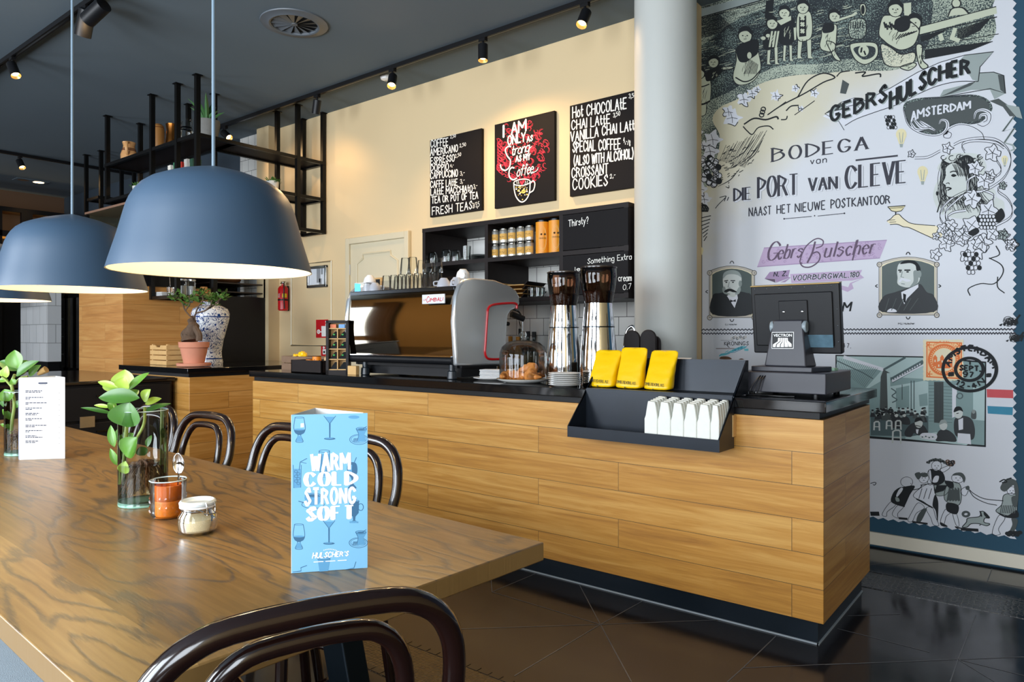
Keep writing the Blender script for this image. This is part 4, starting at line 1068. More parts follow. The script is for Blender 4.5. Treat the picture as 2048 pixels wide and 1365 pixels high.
# ------------------------------------------------------------------ menu cards
def menu(label, a, b, c_, h, front_m, back_m):
    t = thing('menu_card', label, 'menu card', ((a.x + b.x + c_.x) / 3, (a.y + b.y + c_.y) / 3, TZ))
    th = .0007
    def panel(p, q, nm, m_):
        d = (q - p).normalized(); n_ = Vector((-d.y, d.x, 0)) * th; z0 = Vector((0, 0, TZ + .0006)); z = Vector((0, 0, h))
        MB().prism([p + z0, q + z0, q + z0 + n_, p + z0 + n_], z).build(nm, m_, t, w=True)
    panel(a, b, 'front_panel', front_m); panel(a, c_, 'side_panel', back_m); panel(c_, b + (c_ - b) * .08, 'back_panel', back_m)
    return t
sky_card = mat('menu_sky_blue', '#7FBDE4', .55, var=.03, scale=8); ink_b = mat('menu_ink_blue', '#35678C', .6); ink_l = mat('menu_ink_light', '#5C9CC6', .6); mwhite = mat('menu_white', '#FFFFFF', .6)
a, b, c_ = onT(583, 1148), onT(735, 1137), Vector((-1.286, .943, TZ))
for v in (a, b, c_): v.z = 0
mt_ = menu('blue three-sided menu card with big white words on the table', a, b, c_, .313, sky_card, white_paper)
up = Vector((0, 0, 1)); pl = Plane(a + Vector((0, 0, TZ)), b - a, up, .00014)
K = (560, 800, 3.793)
ar = Art(pl, [ink_b, ink_l], K, 1)
def snifter(x, y):
    ar.line([(x - 32, y - 95), (x - 42, y - 20), (x - 30, y + 20), (x - 10, y + 35), (x - 14, y + 55), (x - 25, y + 90), (x + 28, y + 90), (x + 16, y + 55), (x + 12, y + 35), (x + 36, y + 20), (x + 46, y - 20), (x + 34, y - 95)], .0011, ink_b, smooth=True)
    ar.fill([(x - 40, y - 2), (x + 44, y - 4), (x + 38, y + 20), (x + 12, y + 38), (x - 10, y + 38), (x - 32, y + 20)], ink_b); ar.fill([(x - 12, y + 45), (x + 14, y + 45), (x + 26, y + 88), (x - 24, y + 88)], ink_l)
    ar.ringp(x, y - 95, 33, 5, .0008, ink_b); ar.disc(x, y - 4, 43, 7, ink_l, 2)
def martini(x, y):
    ar.fill([(x - 36, y), (x + 38, y), (x, y + 48)], ink_l); ar.line([(x - 45, y - 8), (x, y + 52), (x + 46, y - 8)], .0011, ink_b)
    ar.fill([(x - 5, y + 50), (x + 6, y + 50), (x + 5, y + 160), (x - 4, y + 160)], ink_b); ar.fill([(x - 2, y + 60), (x + 2, y + 60), (x + 2, y + 150), (x - 2, y + 150)], sky_card) if False else None
    ar.disc(x, y + 166, 44, 9, ink_b); ar.disc(x - 4, y + 163, 30, 4, ink_l, 2)
def teacup(x, y):
    ar.ringp(x - 10, y + 40, 70, 38, .001, ink_b); ar.ringp(x - 10, y + 38, 58, 29, .0006, ink_b)
    for k in range(7): ar.line([(x - 45 + 6 * k, y + 30), (x - 55 + 8 * k, y + 60)], .0009, ink_b)
    ar.fill([(x - 28, y - 40), (x + 48, y - 42), (x + 30, y + 5), (x + 40, y + 50), (x - 20, y + 52), (x - 12, y + 5)], ink_l, True)
    ar.line([(x - 30, y - 42), (x - 12, y + 2), (x - 22, y + 52)], .0011, ink_b, smooth=True); ar.ringp(x + 9, y - 40, 40, 12, .001, ink_b); ar.disc(x + 9, y - 38, 26, 6, ink_b, 2); ar.line([(x + 15, y - 38), (x + 50, y - 60)], .0012, ink_b)
def tallglass(x, y, h=180, fill_=True):
    ar.line([(x - 40, y), (x - 30, y + h), (x + 30, y + h), (x + 40, y)], .001, ink_b); ar.ringp(x, y, 40, 9, .001, ink_b); ar.fill([(x - 38, y + 22), (x + 38, y + 22), (x + 30, y + h - 8), (x - 30, y + h - 8)], ink_l); ar.line([(x - 20, y + 20), (x - 16, y + h - 20)], .0014, ink_b); ar.line([(x + 22, y + 20), (x + 17, y + h - 20)], .0012, ink_b)
def longdrink(x, y):
    ar.line([(x - 25, y), (x - 20, y + 175), (x + 32, y + 170), (x + 36, y)], .001, ink_b); ar.fill([(x - 24, y + 30), (x + 35, y + 30), (x + 31, y + 168), (x - 19, y + 172)], ink_l)
    for k in range(6): ar.ringp(x - 4 + 18 * (k % 2), y + 50 + 18 * k, 12, 10, .0008, ink_b, 2)
    ar.line([(x + 20, y + 40), (x + 28, y - 22), (x + 80, y - 50)], .0013, ink_b); ar.line([(x + 28, y - 22), (x + 76, y - 12)], .001, ink_b)
def irish(x, y):
    ar.fill([(x - 36, y), (x + 40, y), (x + 36, y + 90), (x + 12, y + 118), (x + 10, y + 145), (x + 36, y + 165), (x - 32, y + 165), (x - 6, y + 145), (x - 8, y + 118), (x - 32, y + 90)], ink_b); ar.ringp(x + 52, y + 45, 20, 26, .0013, ink_b); ar.ringp(x + 2, y, 38, 9, .001, ink_b); ar.disc(x, y + 158, 36, 8, ink_l, 2)
def sundae(x, y):
    ar.fill([(x - 28, y), (x + 30, y), (x + 40, y + 70), (x + 12, y + 110), (x + 8, y + 150), (x + 34, y + 190), (x - 30, y + 190), (x - 4, y + 150), (x - 8, y + 110), (x - 36, y + 70)], ink_b, True); ar.line([(x + 12, y + 5), (x + 34, y - 45)], .0013, ink_b); ar.fill([(x - 24, y + 12), (x + 2, y + 12), (x - 2, y + 80), (x - 30, y + 70)], ink_l, k=2)
def saucer(x, y):
    ar.ringp(x, y + 20, 85, 30, .001, ink_b); ar.fill([(x - 58, y - 50), (x + 58, y - 50), (x + 40, y + 20), (x - 40, y + 20)], ink_l, True); ar.ringp(x, y - 50, 60, 14, .0011, ink_b); ar.disc(x, y - 48, 46, 9, ink_b, 2); ar.line([(x - 110, y - 5), (x - 60, y + 8)], .0015, ink_b)
snifter(146, 230); snifter(142, 1042); martini(377, 130); martini(371, 925); teacup(608, 262); teacup(604, 1046); tallglass(336, 390, 200); longdrink(125, 495); sundae(546, 482); saucer(250, 775); irish(560, 770)
ar.fill([(285, 1210), (382, 1205), (365, 1302), (300, 1306)], ink_l); ar.ringp(333, 1208, 48, 8, .001, ink_b); ar.line([(98, 1308), (160, 1300), (158, 1275), (205, 1258)], .0012, ink_b); ar.line([(495, 1290), (560, 1278), (576, 1230)], .0012, ink_b); ar.disc(560, 132, 42, 13, ink_l)
ar.build('drink_drawings', mt_)
tx = Art(pl, [mwhite], K, 3)
tx.text('WARM', [(240, 541), (526, 530)], 128, .0064, mwhite, 'b', gap=3.0)
tx.text('COLD', [(196, 655), (572, 643)], 98, .0088, mwhite, 'ds', gap=3.6)
tx.text('STRONG', [(190, 800), (570, 782)], (124, 114), .0056, mwhite, 'b', gap=3.2)
tx.text('SOFT', [(208, 918), (556, 900)], 98, .0088, mwhite, 'ds', gap=3.6)
tx.text("HULSCHER'S", [(246, 1204), (515, 1184)], (42, 34), .0021, mwhite, 's', gap=2.2, slant=.2)
for k in range(9): tx.line([(330 + k * 12, 1143 - 9 * math.sin(PI * k / 8)), (337 + k * 12, 1143 - 9 * math.sin(PI * (k + .6) / 8))], .0016, mwhite)
for x0, x1 in ((255, 330), (345, 420), (438, 506)): tx.line([(x0, 1232 - (x0 - 255) * .06), (x1, 1232 - (x1 - 255) * .06)], .0016, mwhite)
tx.fill([(157, 180), (182, 178), (182, 208), (157, 210)], mwhite)
tx.build('white_lettering', mt_)
a, b, c_ = onT(39, 921), onT(130, 918), Vector((-3.146, 1.084, TZ))
for v in (a, b, c_): v.z = 0
m2 = menu('white three-sided menu card with small lines of print, left on the table', a, b, c_, .311, white_paper, white_paper)
MB().prism([a + Vector((-.012, .0, TZ + .0006)), a + Vector((-.016, .004, TZ + .0006)), a + Vector((-.02, .09, TZ + .0006)), a + Vector((-.017, .09, TZ + .0006))], (0, 0, .309)).build('overlap_flap', mat('flap_paper', '#D3D6EA', .7), m2, w=True)
pl = Plane(a + Vector((0, 0, TZ)), b - a, up, .0003); inkn = mat('menu_print', '#1D2A4A', .7)
ar = Art(pl, [inkn], (0, 690, 5.055), 1)
ar.line([(388, 389), (480, 388)], .0055, inkn); ar.line([(398, 402), (472, 401)], .0012, inkn)
rws = ((466, 170, 150), (533, 178, 45), (587, 220, 35), (640, 165, 65), (694, 138, 115), (748, 165, 65), (815, 215, 100), (868, 168, 40), (922, 110, 170), (975, 135, 105))
for y, w1, w2 in rws:
    rr = random.Random(y)
    for yy, ww in ((y, w1), (y + 14, w2)):
        x = 258
        while x < 258 + ww:
            l_ = min(rr.uniform(14, 36), 258 + ww - x); ar.line([(x, yy), (x + l_, yy - .4)], .0030, inkn); x += l_ + 6
    ar.disc(598, y + 22, 3.2, 3.2, inkn)
ar.build('printed_lines', m2)
# ------------------------------------------------------------------ espresso machine
def onC(px, py): return at(px, py, z=WT)
EX0, EX1 = -3.80, -2.80
t = thing('espresso_machine', 'big chrome espresso machine with mirrored customer side', 'coffee machine', ((EX0 + EX1) / 2, 3.35, WT))
satin = mat('satin_steel', '#DDE1E4', .22, .7, var=.02)
side = [(3.035, 1.045), (3.03, 1.10), (3.012, 1.30), (3.03, 1.45), (3.06, 1.515), (3.11, 1.553), (3.19, 1.565), (3.38, 1.565), (3.53, 1.54), (3.60, 1.51), (3.635, 1.47), (3.635, 1.425), (3.60, 1.395), (3.545, 1.38), (3.515, 1.35), (3.505, 1.29), (3.49, 1.10), (3.50, 1.05), (3.48, 1.035)]
for x0, x1, nm in ((EX1 - .035, EX1, 'side_panel'), (EX0, EX0 + .035, 'side_panel')):
    m = MB(); m.prism([(x0, y, z) for y, z in side], (x1 - x0, 0, 0)); m.build(nm, satin, t, w=True, bev=.012, seg=3, ang=50)
# curved mirror panel
m = MB(); rows = []
for i in range(15):
    u = i / 14; z = 1.095 + u * (1.49 - 1.095); y = 3.042 - .014 * math.sin(PI * u) + .006 * u
    rows.append([m.bm.verts.new((x, y, z)) for x in [EX0 + .03 + (EX1 - EX0 - .06) * k / 8 for k in range(9)]])
for r0, r1 in zip(rows, rows[1:]):
    for k in range(8): m._f([r0[k], r0[k + 1], r1[k + 1], r1[k]])
m.build('mirror_panel', bronze_mirror, t, w=True, ang=80)
m = MB(); m.box(EX0 + .02, EX1 - .02, 3.10, 3.48, 1.03, 1.50); m.build('housing', black_plast, t, w=True)
m = MB(); m.cyl((EX0 + .03, 3.045, 1.075), (EX1 - .03, 3.045, 1.075), .026, n=20); m.build('lower_rail', black_plast, t, w=True)
MB().box(EX0 + .03, EX1 - .03, 3.015, 3.05, 1.095, 1.10).build('chrome_strip', chrome, t, w=True)
MB().box(EX0 + .03, EX1 - .03, 3.045, 3.09, 1.485, 1.512).build('top_edge', dark_chrome, t, w=True, bev=.004)
MB().box(EX0 + .03, EX1 - .03, 3.07, 3.56, 1.50, 1.512).build('cup_tray', brushed, t, w=True)
MB().box(EX0 + .05, EX1 - .05, 3.13, 3.46, .972, 1.03).build('underside_tray', black_plast, t, w=True)
MB().box(EX0 + .06, EX1 - .04, 3.08, 3.46, 1.03, 1.05).build('base_frame', black_paint, t, w=True)
for x in (EX0 + .14, EX1 - .08):
    for y in (3.08, 3.42): MB().lathe([(.026, 0), (.03, .004), (.027, .045), (.018, .05), (.018, .085)], (x, y, WT), 20).build('foot', mat('foot_rubber', '#20282F', .3, var=.1) if 'foot_rubber' not in MATS else MATS['foot_rubber'], t, w=True)
g = MB(); g.poly([(EX0 + .05, 3.065, 1.512), (EX1 - .02, 3.065, 1.512), (EX1 - .02, 3.065, 1.572), (EX0 + .05, 3.065, 1.572)]); g.build('cup_guard', acryl, t, w=True)
g = MB(); g.poly([(EX0 + .05, 3.0648, 1.514), (EX0 + .11, 3.0648, 1.514), (EX0 + .11, 3.0648, 1.562), (EX0 + .05, 3.0648, 1.57)]); g.build('holographic_sticker', mat('hologram', '#3A9AD0', .2, .5, var=.6, scale=25), t, w=True)
# red line along the side cut-out
rl = cat_rom([(EX1 + .002, 3.60, 1.395), (EX1 + .002, 3.59, 1.425), (EX1 + .002, 3.50, 1.425), (EX1 + .002, 3.36, 1.41), (EX1 + .002, 3.315, 1.385), (EX1 + .002, 3.305, 1.33), (EX1 + .002, 3.29, 1.18), (EX1 + .002, 3.285, 1.12), (EX1 + .002, 3.305, 1.085), (EX1 + .002, 3.36, 1.075), (EX1 + .002, 3.49, 1.075)], 5)
MB().tube(rl, .0075, 8).build('red_trim', red_m, t, w=True)
# barista side: group heads, steam wand, drip tray
m = MB()
for x in (-3.55, -3.25, -2.98): m.cyl((x, 3.56, 1.40), (x, 3.56, 1.33), .035, n=20); m.cyl((x, 3.56, 1.33), (x, 3.56, 1.305), .04, n=20)
m.build('group_heads', chrome, t, w=True)
m = MB()
for x in (-3.55, -3.25, -2.98): m.cyl((x, 3.6, 1.315), (x, 3.74, 1.30), .014, n=12)
m.build('portafilter_handles', black_plast, t, w=True)
MB().tube(cat_rom([(EX1 - .06, 3.6, 1.40), (EX1 - .03, 3.68, 1.36), (EX1 - .03, 3.70, 1.2)], 5), .006, 8).build('steam_wand', chrome, t, w=True)
m = MB(); m.cyl((EX1 - .06, 3.62, 1.36), (EX1 - .02, 3.70, 1.33), .02, n=12); m.build('steam_knob', black_plast, t, w=True)
MB().box(EX0 + .05, EX1 - .05, 3.48, 3.70, 1.03, 1.07).build('drip_tray', brushed, t, w=True)
# badge with red lettering
bp = Plane((-3.2, 3.0, 1.4), (1, 0, 0), (0, -.03, 1), .0006); bx, bz = -3.04, 1.425
c0 = at(844, 590, y=3.008); c1 = at(889, 607, y=3.008)
BM = MB().box(c0.x, c1.x, 3.008, 3.016, c1.z, c0.z).build('badge', mat('badge_silver', '#D9DBE0', .35, .3), t, w=True, bev=.002)
bp = Plane((c0.x, 3.0078, c1.z), (1, 0, 0), (0, 0, 1), .0003); ar = Art(bp, [red_m], (680, 500, 6.827))
ar.text('LA', [(1142, 697), (1172, 694)], 26, .0022, red_m, 'b', slant=.2); ar.text('C', [(1180, 720), (1212, 716)], 78, .0042, red_m, 'b', slant=.15)
ar.text('IMBALI', [(1222, 710), (1402, 695)], 48, .0042, red_m, 'b', slant=.2); ar.build('badge_lettering', BM)

# glasses and cups on the machine
gl0 = MB().lathe([(0, .0), (.022, .0), (.024, .006), (.033, .098)], n=18)
gl0 = tag(gl0.build('drinking_glass', clear2), 'x', 'glass', 'upturned glasses on the coffee machine')
rr = random.Random(4); k = 0
TZ2 = 1.5125
def put_glass(x, y, z, lb, flip=True, sc=1.0):
    global k
    o = gl0 if k == 0 else gl0.copy()
    if k: COL.objects.link(o)
    k += 1; o['label'] = lb; o.rotation_euler = (PI if flip else 0, 0, rr.uniform(0, 6)); o.scale = (sc, sc, sc); o.location = (x, y, z + (.098 * sc if flip else 0)); return o
for i in range(7): put_glass(-3.50 + i * .073, 3.12, TZ2, 'clear upturned glass in the front row on the coffee machine')
for i in range(6): put_glass(-3.465 + i * .073, 3.19, TZ2, 'clear upturned glass in the second row on the coffee machine')
for i, (x, s) in enumerate(((-3.36, 1.1), (-3.29, 1.1), (-3.215, .85), (-3.145, .8), (-3.065, .9))): put_glass(x, 3.155, TZ2 + .099, 'clear upturned glass of the upper tier on the coffee machine', sc=s)
def cup(loc, rot, lb, s=1.0):
    t = thing('coffee_cup', lb, 'cup', loc, 0, 'white cups on the coffee machine')
    MB().lathe([(0, 0), (.02, 0), (.022, .004), (.036, .02), (.042, .045), (.0425, .055), (.0405, .055), (.034, .022), (0, .008)], n=28).build('bowl', white_por, t)
    MB().tube(cat_rom([(.038, 0, .045), (.058, 0, .045), (.06, 0, .025), (.036, 0, .02)], 5), .0038, 8).build('handle', white_por, t)
    t.rotation_euler = rot; t.scale = (s, s, s); return t
cup((-3.70, 3.14, TZ2 + .057), (PI, 0, 1), 'upturned white cup at the left end, bottom of the pair'); cup((-3.69, 3.145, TZ2 + .111), (PI, .1, 2), 'upturned white cup on top at the left end of the machine')
cup((-3.61, 3.12, TZ2 + .057), (PI, 0, .5), 'upturned white cup right of the stacked pair at the machine left end')
cup((-2.985, 3.12, TZ2 + .057), (PI, 0, 4), 'upturned white cup just right of the glasses on the machine'); cup((-2.89, 3.13, TZ2 + .057), (PI, 0, 5), 'upturned white cup at the right end of the machine, front')
cup((-2.91, 3.22, TZ2 + .057), (PI, 0, 1), 'upturned white cup at the right end of the machine, behind the front one'); cup((-2.90, 3.20, TZ2 + .112), (PI, .2, 5.6), 'white cup piled highest at the right end of the machine')

# ------------------------------------------------------------------ grinders
def grinder(px, dp, lb):
    p = Vector((0, 0, EYE)) + ray(px, HY) * dp; p.z = WT
    t = thing('coffee_grinder', lb, 'coffee grinder', p, 0, 'steel bean grinders')
    MB().lathe([(0, 0), (.098, 0), (.1, .01), (.094, .16), (.083, .30), (.0825, .303), (.083, .306), (.077, .38), (.073, .425), (.0, .427)], n=48).build('steel_body', chrome, t)
    MB().lathe([(.0836, .300), (.0842, .303), (.0834, .306)], n=48).build('seam', dark_chrome, t)
    MB().lathe([(.072, .425), (.086, .50), (.094, .565), (.092, .608), (.0905, .61)], n=48).build('bean_hopper', smoke, t)
    MB().lathe([(.0705, .428), (.083, .485), (.06, .492), (0, .495)], n=36).build('coffee_beans', mat('coffee_beans', '#2A150C', .5, var=.6, scale=90, bump=.9, bscale=110) if 'coffee_beans' not in MATS else MATS['coffee_beans'], t)
    MB().lathe([(0, .615), (.088, .615), (.0955, .612), (.0955, .606), (.088, .604)], n=48).build('hopper_lid', mat('hopper_lid', '#2A2320', .2), t)
grinder(1128, 3.98, 'steel bean grinder nearest the glass cake dome'); grinder(1197, 3.68, 'steel bean grinder beside the faucet, right of the first')

# ------------------------------------------------------------------ cake dome with croissants, saucers, napkins
p = onC(1047, 768) + VW * .10; p.z = WT; cd = p.copy()
t = thing('plate', 'white plate with brown rim under the glass cake dome', 'plate', p)
MB().lathe([(0, .006), (.09, .006), (.138, .02), (.146, .024), (.148, .022), (.138, .014), (.09, 0), (0, 0)], n=48).build('plate_disc', white_por, t)
MB().lathe([(.140, .0212), (.146, .0246), (.1485, .0225)], n=48).build('rim_line', mat('rim_brown', '#7A6238', .4), t)
t = thing('cake_dome', 'clear glass cake dome with round knob over croissants', 'glass dome', p + Vector((0, 0, .0145)))
MB().lathe([(.132, 0), (.132, .12), (.13, .15), (.118, .182), (.09, .205), (.05, .216), (.012, .219)], n=48).build('glass_bell', clear2, t)
MB().lathe([(.0, .219), (.012, .219), (.009, .228), (.018, .238), (.0215, .25), (.016, .262), (0, .266)], n=24).build('knob', clear2, t)
cro = mat('croissant', '#C27A38', .5, var=.35, scale=30, bump=.3, bscale=60)
def croissant():
    b = MB(); path = []; rad = []
    for i in range(43):
        u = i / 42; a = math.radians(-115 + 230 * u); path.append((.058 * math.sin(a), .05 * math.cos(a) - .03, .03)); e = math.sin(PI * u) ** 1.0
        rad.append(.004 + .026 * e * (1 + .16 * math.cos(u * 2 * PI * 7)))
    b.tube(path, rad, 14); return tag(b.build('croissant', cro), 'x', 'croissant', 'croissants under the glass dome')
c0 = croissant()
for i, (dx, dy, dz, rz, rx, lb) in enumerate(((-.06, -.01, .03, .9, 0, 'croissant at the left under the glass dome'), (.058, -.045, .03, 2.0, .0, 'small curled croissant at the front right under the glass dome'), (.04, .045, .065, -.5, .35, 'croissant lying highest at the right under the glass dome'))):
    o = c0 if i == 0 else c0.copy()
    if i: COL.objects.link(o)
    o['label'] = lb; o.location = p + Vector((0, 0, .006)) + RT * dx + VW * dy + Vector((0, 0, dz - .03)); o.rotation_euler = (rx, 0, rz)
sau = MB().lathe([(0, .004), (.045, .004), (.082, .013), (.0835, .0115), (.05, 0), (0, 0)], n=36)
s0 = tag(sau.build('saucer', white_por), 'x', 'saucer', 'stack of white saucers by the grinders')
p = onC(1131, 775) + VW * .055
nm = ('bottom saucer of the white stack', 'second saucer from the bottom of the white stack', 'third saucer from the bottom of the white stack', 'fourth saucer from the bottom of the white stack', 'fifth saucer from the bottom of the white stack', 'sixth saucer from the bottom of the white stack', 'topmost saucer of the white stack')
for i in range(7):
    o = s0 if i == 0 else s0.copy()
    if i: COL.objects.link(o)
    o['label'] = nm[i] + ' by the grinders'; o.location = (p.x, p.y, WT + .0095 * i)
p = onC(985, 764) + VW * .17
t = thing('plate', 'white plate under the folded napkins, left of the cake dome', 'plate', (p.x, p.y, WT)); MB().lathe([(0, .006), (.08, .006), (.115, .016), (.117, .013), (.08, 0), (0, 0)], n=40).build('plate_disc', white_por, t)
t = thing('napkin_stack', 'fanned stack of white napkins on a plate behind the cake dome', 'napkins', (p.x + .04, p.y + .0, WT + .008), .4)
for i in range(7): 
    n_ = MB().box(-.1, .09, -.055, .055, .008 * i, .008 * i + .006); n_.xf(Matrix.Rotation(.05 * (i % 3), 4, 'Z')); n_.build('napkin', white_paper, t, bev=.002)

# ------------------------------------------------------------------ tea rack, wooden box, black box at the left end
p0 = onC(657, 751); p1 = onC(697, 755.5); xl, xr, yf = p0.x, p1.x - .0, (p0.y + p1.y) / 2
xc_ = at(677, 700, y=2.99).x; xl, xr = xc_ - .075, xc_ + .075; TRZ = math.radians(38); TC = Vector((xc_, 2.99, WT)); TR4 = Matrix.Translation(TC) @ Matrix.Rotation(TRZ, 4, 'Z') @ Matrix.Translation(-TC)
t = thing('tea_display', 'black framed tea rack with wooden pigeonholes', 'tea rack', TC)
zt = at(676, 641, y=2.96).z; fw = .018; pine = mat('pine', '#D2A86C', .6, var=.15, scale=20)
m = MB(); y0, y1 = 2.955, 3.03
m.box(xl, xl + fw, y0, y1, WT, zt); m.box(xr - fw, xr, y0, y1, WT, zt); m.box(xl, xr, y0, y1, WT, WT + .03); m.box(xl, xr, y0, y1, zt - fw, zt); m.box(xl, xr, y1 - .006, y1, WT, zt)
m.build('frame', black_wood, t, w=True)
m = MB(); hh = (zt - WT - .06) / 4.4; xm = (xl + xr) / 2
for i in range(5): m.box(xl + fw, xr - fw, y0 + .008, y1 - .006, WT + .03 + hh * (i + .0), WT + .03 + hh * i + .006)
m.box(xl + fw, xr - fw, y1 - .012, y1 - .007, WT + .03, zt - fw); m.box(xm - .003, xm + .003, y0 + .008, y1 - .006, WT + .03, WT + .03 + hh * 4); m.build('pigeonholes', pine, t, w=True)
tb = mat('tea_black', '#16181A', .4); tg = mat('tea_green', '#3FA04A', .5)
for i in range(4):
    for s, (a, b_) in enumerate(((xl + fw + .006, xm - .006), (xm + .006, xr - fw - .006))):
        z = WT + .037 + hh * i
        pk = MB(); pk.prism([(a, y0 + .012, z), (b_, y0 + .012, z), (b_, y0 + .035, z + hh * .66), (a + (b_ - a) * .62, y0 + .035, z + hh * .66)], (0, .006, .0)); o = pk.build('tea_packet', tb, None, flat=True); o.matrix_world = TR4
        tag(o, '%s tea packet in the %s row of the tea rack, %s column' % ('black', ('bottom', 'third', 'second', 'top')[i], ('left', 'right')[s]), 'tea packet', 'tea packets in the pigeonholes')
        if i: pk = MB(); pk.ball(((a + b_) / 2 + .004, y0 + .017, z + .024), .008, 8, 6, (1, .3, .7)); l_ = pk.build('leaf_print', tg, o)
for s, (cx, cc) in enumerate(((xl + fw + .025, '#E0703A'), (xm + .025, '#6AA0D8'))):
    o = MB().box(cx - .02, cx + .02, y0 + .02, y0 + .035, WT + .037 + hh * 4, zt - fw - .008).build('tea_box', mat('teabox_%d' % s, cc, .5)); o.matrix_world = TR4; tag(o, ('orange carton', 'blue carton')[s] + ' on the top ledge of the tea rack', 'box')
t.rotation_euler = (0, 0, TRZ)
o = MB().box(xr + .005, xr + .09, 3.0, 3.03, WT, WT + .06).build('pine_block', pine, None, bev=.003); tag(o, 'pale pine block beside the machine foot', 'block')
# black box with cups
walnut = mat('walnut', '#7E624B', .6, var=.2, scale=22)
xa, xb, xc = at(582, 745, y=2.955).x, at(643, 745, y=2.955).x, at(540, 740, y=3.07).x
t = thing('cup_box', 'black open wooden box of paper cups at the counter end', 'box', ((xa + xb) / 2, 3.05, WT))
m = MB(); zb = at(612, 721, y=2.955).z
for bx in ((xa, xb, 2.955, 2.965), (xa, xb, 3.145, 3.155), (xa, xa + .01, 2.955, 3.155), (xb - .01, xb, 2.955, 3.155)): m.box(*bx, WT, zb)
m.box(xa, xb, 2.955, 3.155, WT, WT + .008); m.build('box_walls', black_wood, t, w=True, bev=.001)
org = mat('orange_cup', '#F08A12', .5); spots_ = mat('leopard_print', '#2A1608', .6)
def pcup(x, y, z0, h, mm, lb, band=True):
    t = thing('paper_cup', lb, 'paper cup', (x, y, z0), 0, 'upturned paper cups in the black box')
    MB().lathe([(.036, 0), (.036, .004), (.029, h), (.027, h), (.0, h - .004)], n=24).build('cup_wall', mm, t)
    if band:
        MB().lathe([(.0297, h - .004), (.0303, h), (.028, h + .001)], n=24).build('dark_rim', spots_, t)
        b = MB(); r_ = random.Random(int(x * 1000))
        for i in range(14):
            a = r_.uniform(0, 6.28); z = r_.uniform(.012, h - .012); r2 = .0362 - .007 * z / h; q = []
            for e in range(6): q.append((r2 * math.cos(a + .15 * math.cos(e * 1.05)), r2 * math.sin(a + .15 * math.cos(e * 1.05)), z + .004 * math.sin(e * 1.05)))
            b.poly(q)
        b.build('leopard_spots', spots_, t, flat=True)
W_ = xb - xa; zc = WT + .0085
pcup(xa + W_ * .22, 3.06, zc, .085, org, 'orange spotted paper cup, shorter, left in the black box'); pcup(xa + W_ * .52, 3.04, zc, .108, org, 'orange spotted paper cup, taller, in the middle of the black box')
kr = mat('kraft_cup', '#C9A377', .7); pcup(xa + W_ * .86, 3.05, zc, .10, kr, 'plain brown paper cup at the right in the black box', False); pcup(xa + W_ * .82, 3.115, zc, .11, kr, 'plain brown paper cup behind the other brown one', False)
# wooden box behind
xd = xa + .03
t = thing('wooden_tray_box', 'grey-brown slatted wooden box with stirrers at the counter end', 'box', ((xc + xd) / 2, 3.2, WT))
m = MB(); zz = at(570, 714, y=3.07).z
for za, zb2 in ((WT, WT + (zz - WT) * .47), (WT + (zz - WT) * .53, zz)):
    for bx in ((xc, xd + .06, 3.17, 3.18), (xc, xd + .06, 3.35, 3.36), (xc, xc + .01, 3.18, 3.35), (xd + .05, xd + .06, 3.18, 3.35)): m.box(*bx, za, zb2)
m.box(xc + .01, xd + .05, 3.18, 3.35, WT, WT + .006)
for cx in (xc + .012, xd + .04):
    for cy_ in (3.182, 3.34): m.box(cx, cx + .008, cy_, cy_ + .008, WT, zz - .002)
m.build('slatted_walls', walnut, t, w=True)
for i in range(9):
    x = xd - .055 + i * .009; b = MB().box(-.003, .003, -.001, .001, 0, .155); b.xf(Matrix.Translation((x, 3.26 + .006 * (i % 3), WT + .007)) @ Matrix.Rotation(.16 + .02 * (i % 3), 4, 'Y')); tag(b.build('wooden_stirrer', pine), 'flat wooden stirrer standing in the bundle in the slatted box', 'stirrer', 'wooden stirrers in the slatted box')
for i, (dx, s) in enumerate(((.06, .7), (.15, 1.0))):
    b = MB(); b.ball((0, 0, 0), .035 * s, 10, 8, (1.2, .9, .8)); b.xf(Matrix.Translation((xc + dx, 3.25, zz - .005 + .012 * i)));
    for v in b.bm.verts: v.co += Vector((rr.uniform(-1, 1), rr.uniform(-1, 1), rr.uniform(-1, 1))) * .006
    tag(b.build('sweet_wrapper', yellow_m, flat=True), ('small', 'large')[i] + ' crumpled yellow wrapper in the slatted wooden box', 'wrapper')
    MB().lathe([(0, 0), (.028, 0), (.028, zz - WT - .035), (0, zz - WT - .034)], (xc + dx, 3.25, WT + .0065), 12).build('paper_tub', white_paper, bpy.data.objects['sweet_wrapper' if i == 0 else 'sweet_wrapper.001'])

# ------------------------------------------------------------------ steel display rack with bags and cup carriers
X1 = -1.106; X0 = -1.835; YB = 2.899
steelb = mat('blue_black_sheet', '#161D26', .35, .4, var=.35, scale=7)
t = thing('display_rack', 'blue-black sheet steel rack hung on the counter front', 'display rack', ((X0 + X1) / 2, YB - .1, .755))
prof_ = [(YB, .752), (2.745, .752), (2.745, .802), (2.905, 1.0), (3.05, 1.115), (3.065, 1.115), (3.065, .966), (YB, .966)]
prof_ = [(YB, .752), (2.742, .752), (2.742, .802), (3.05, 1.113), (3.066, 1.113), (3.066, .966), (YB, .966)]
for x in (X0, X1 - .006): MB().prism([(x, y, z) for y, z in prof_], (.006, 0, 0)).build('side_plate', steelb, t, w=True, flat=True)
m = MB(); m.box(X0 + .006, X1 - .006, 2.742, 2.748, .752, .802); m.build('front_lip', steelb, t, w=True)
m = MB(); m.box(X0 + .006, X1 - .006, 2.748, YB, .752, .757); m.prism([(X0 + .006, YB - .006, .757), (X0 + .006, YB, .757), (X0 + .006, YB, .9655), (X0 + .006, YB - .006, .9655)], (X1 - X0 - .012, 0, 0)); m.build('lower_tray', steelb, t, w=True)
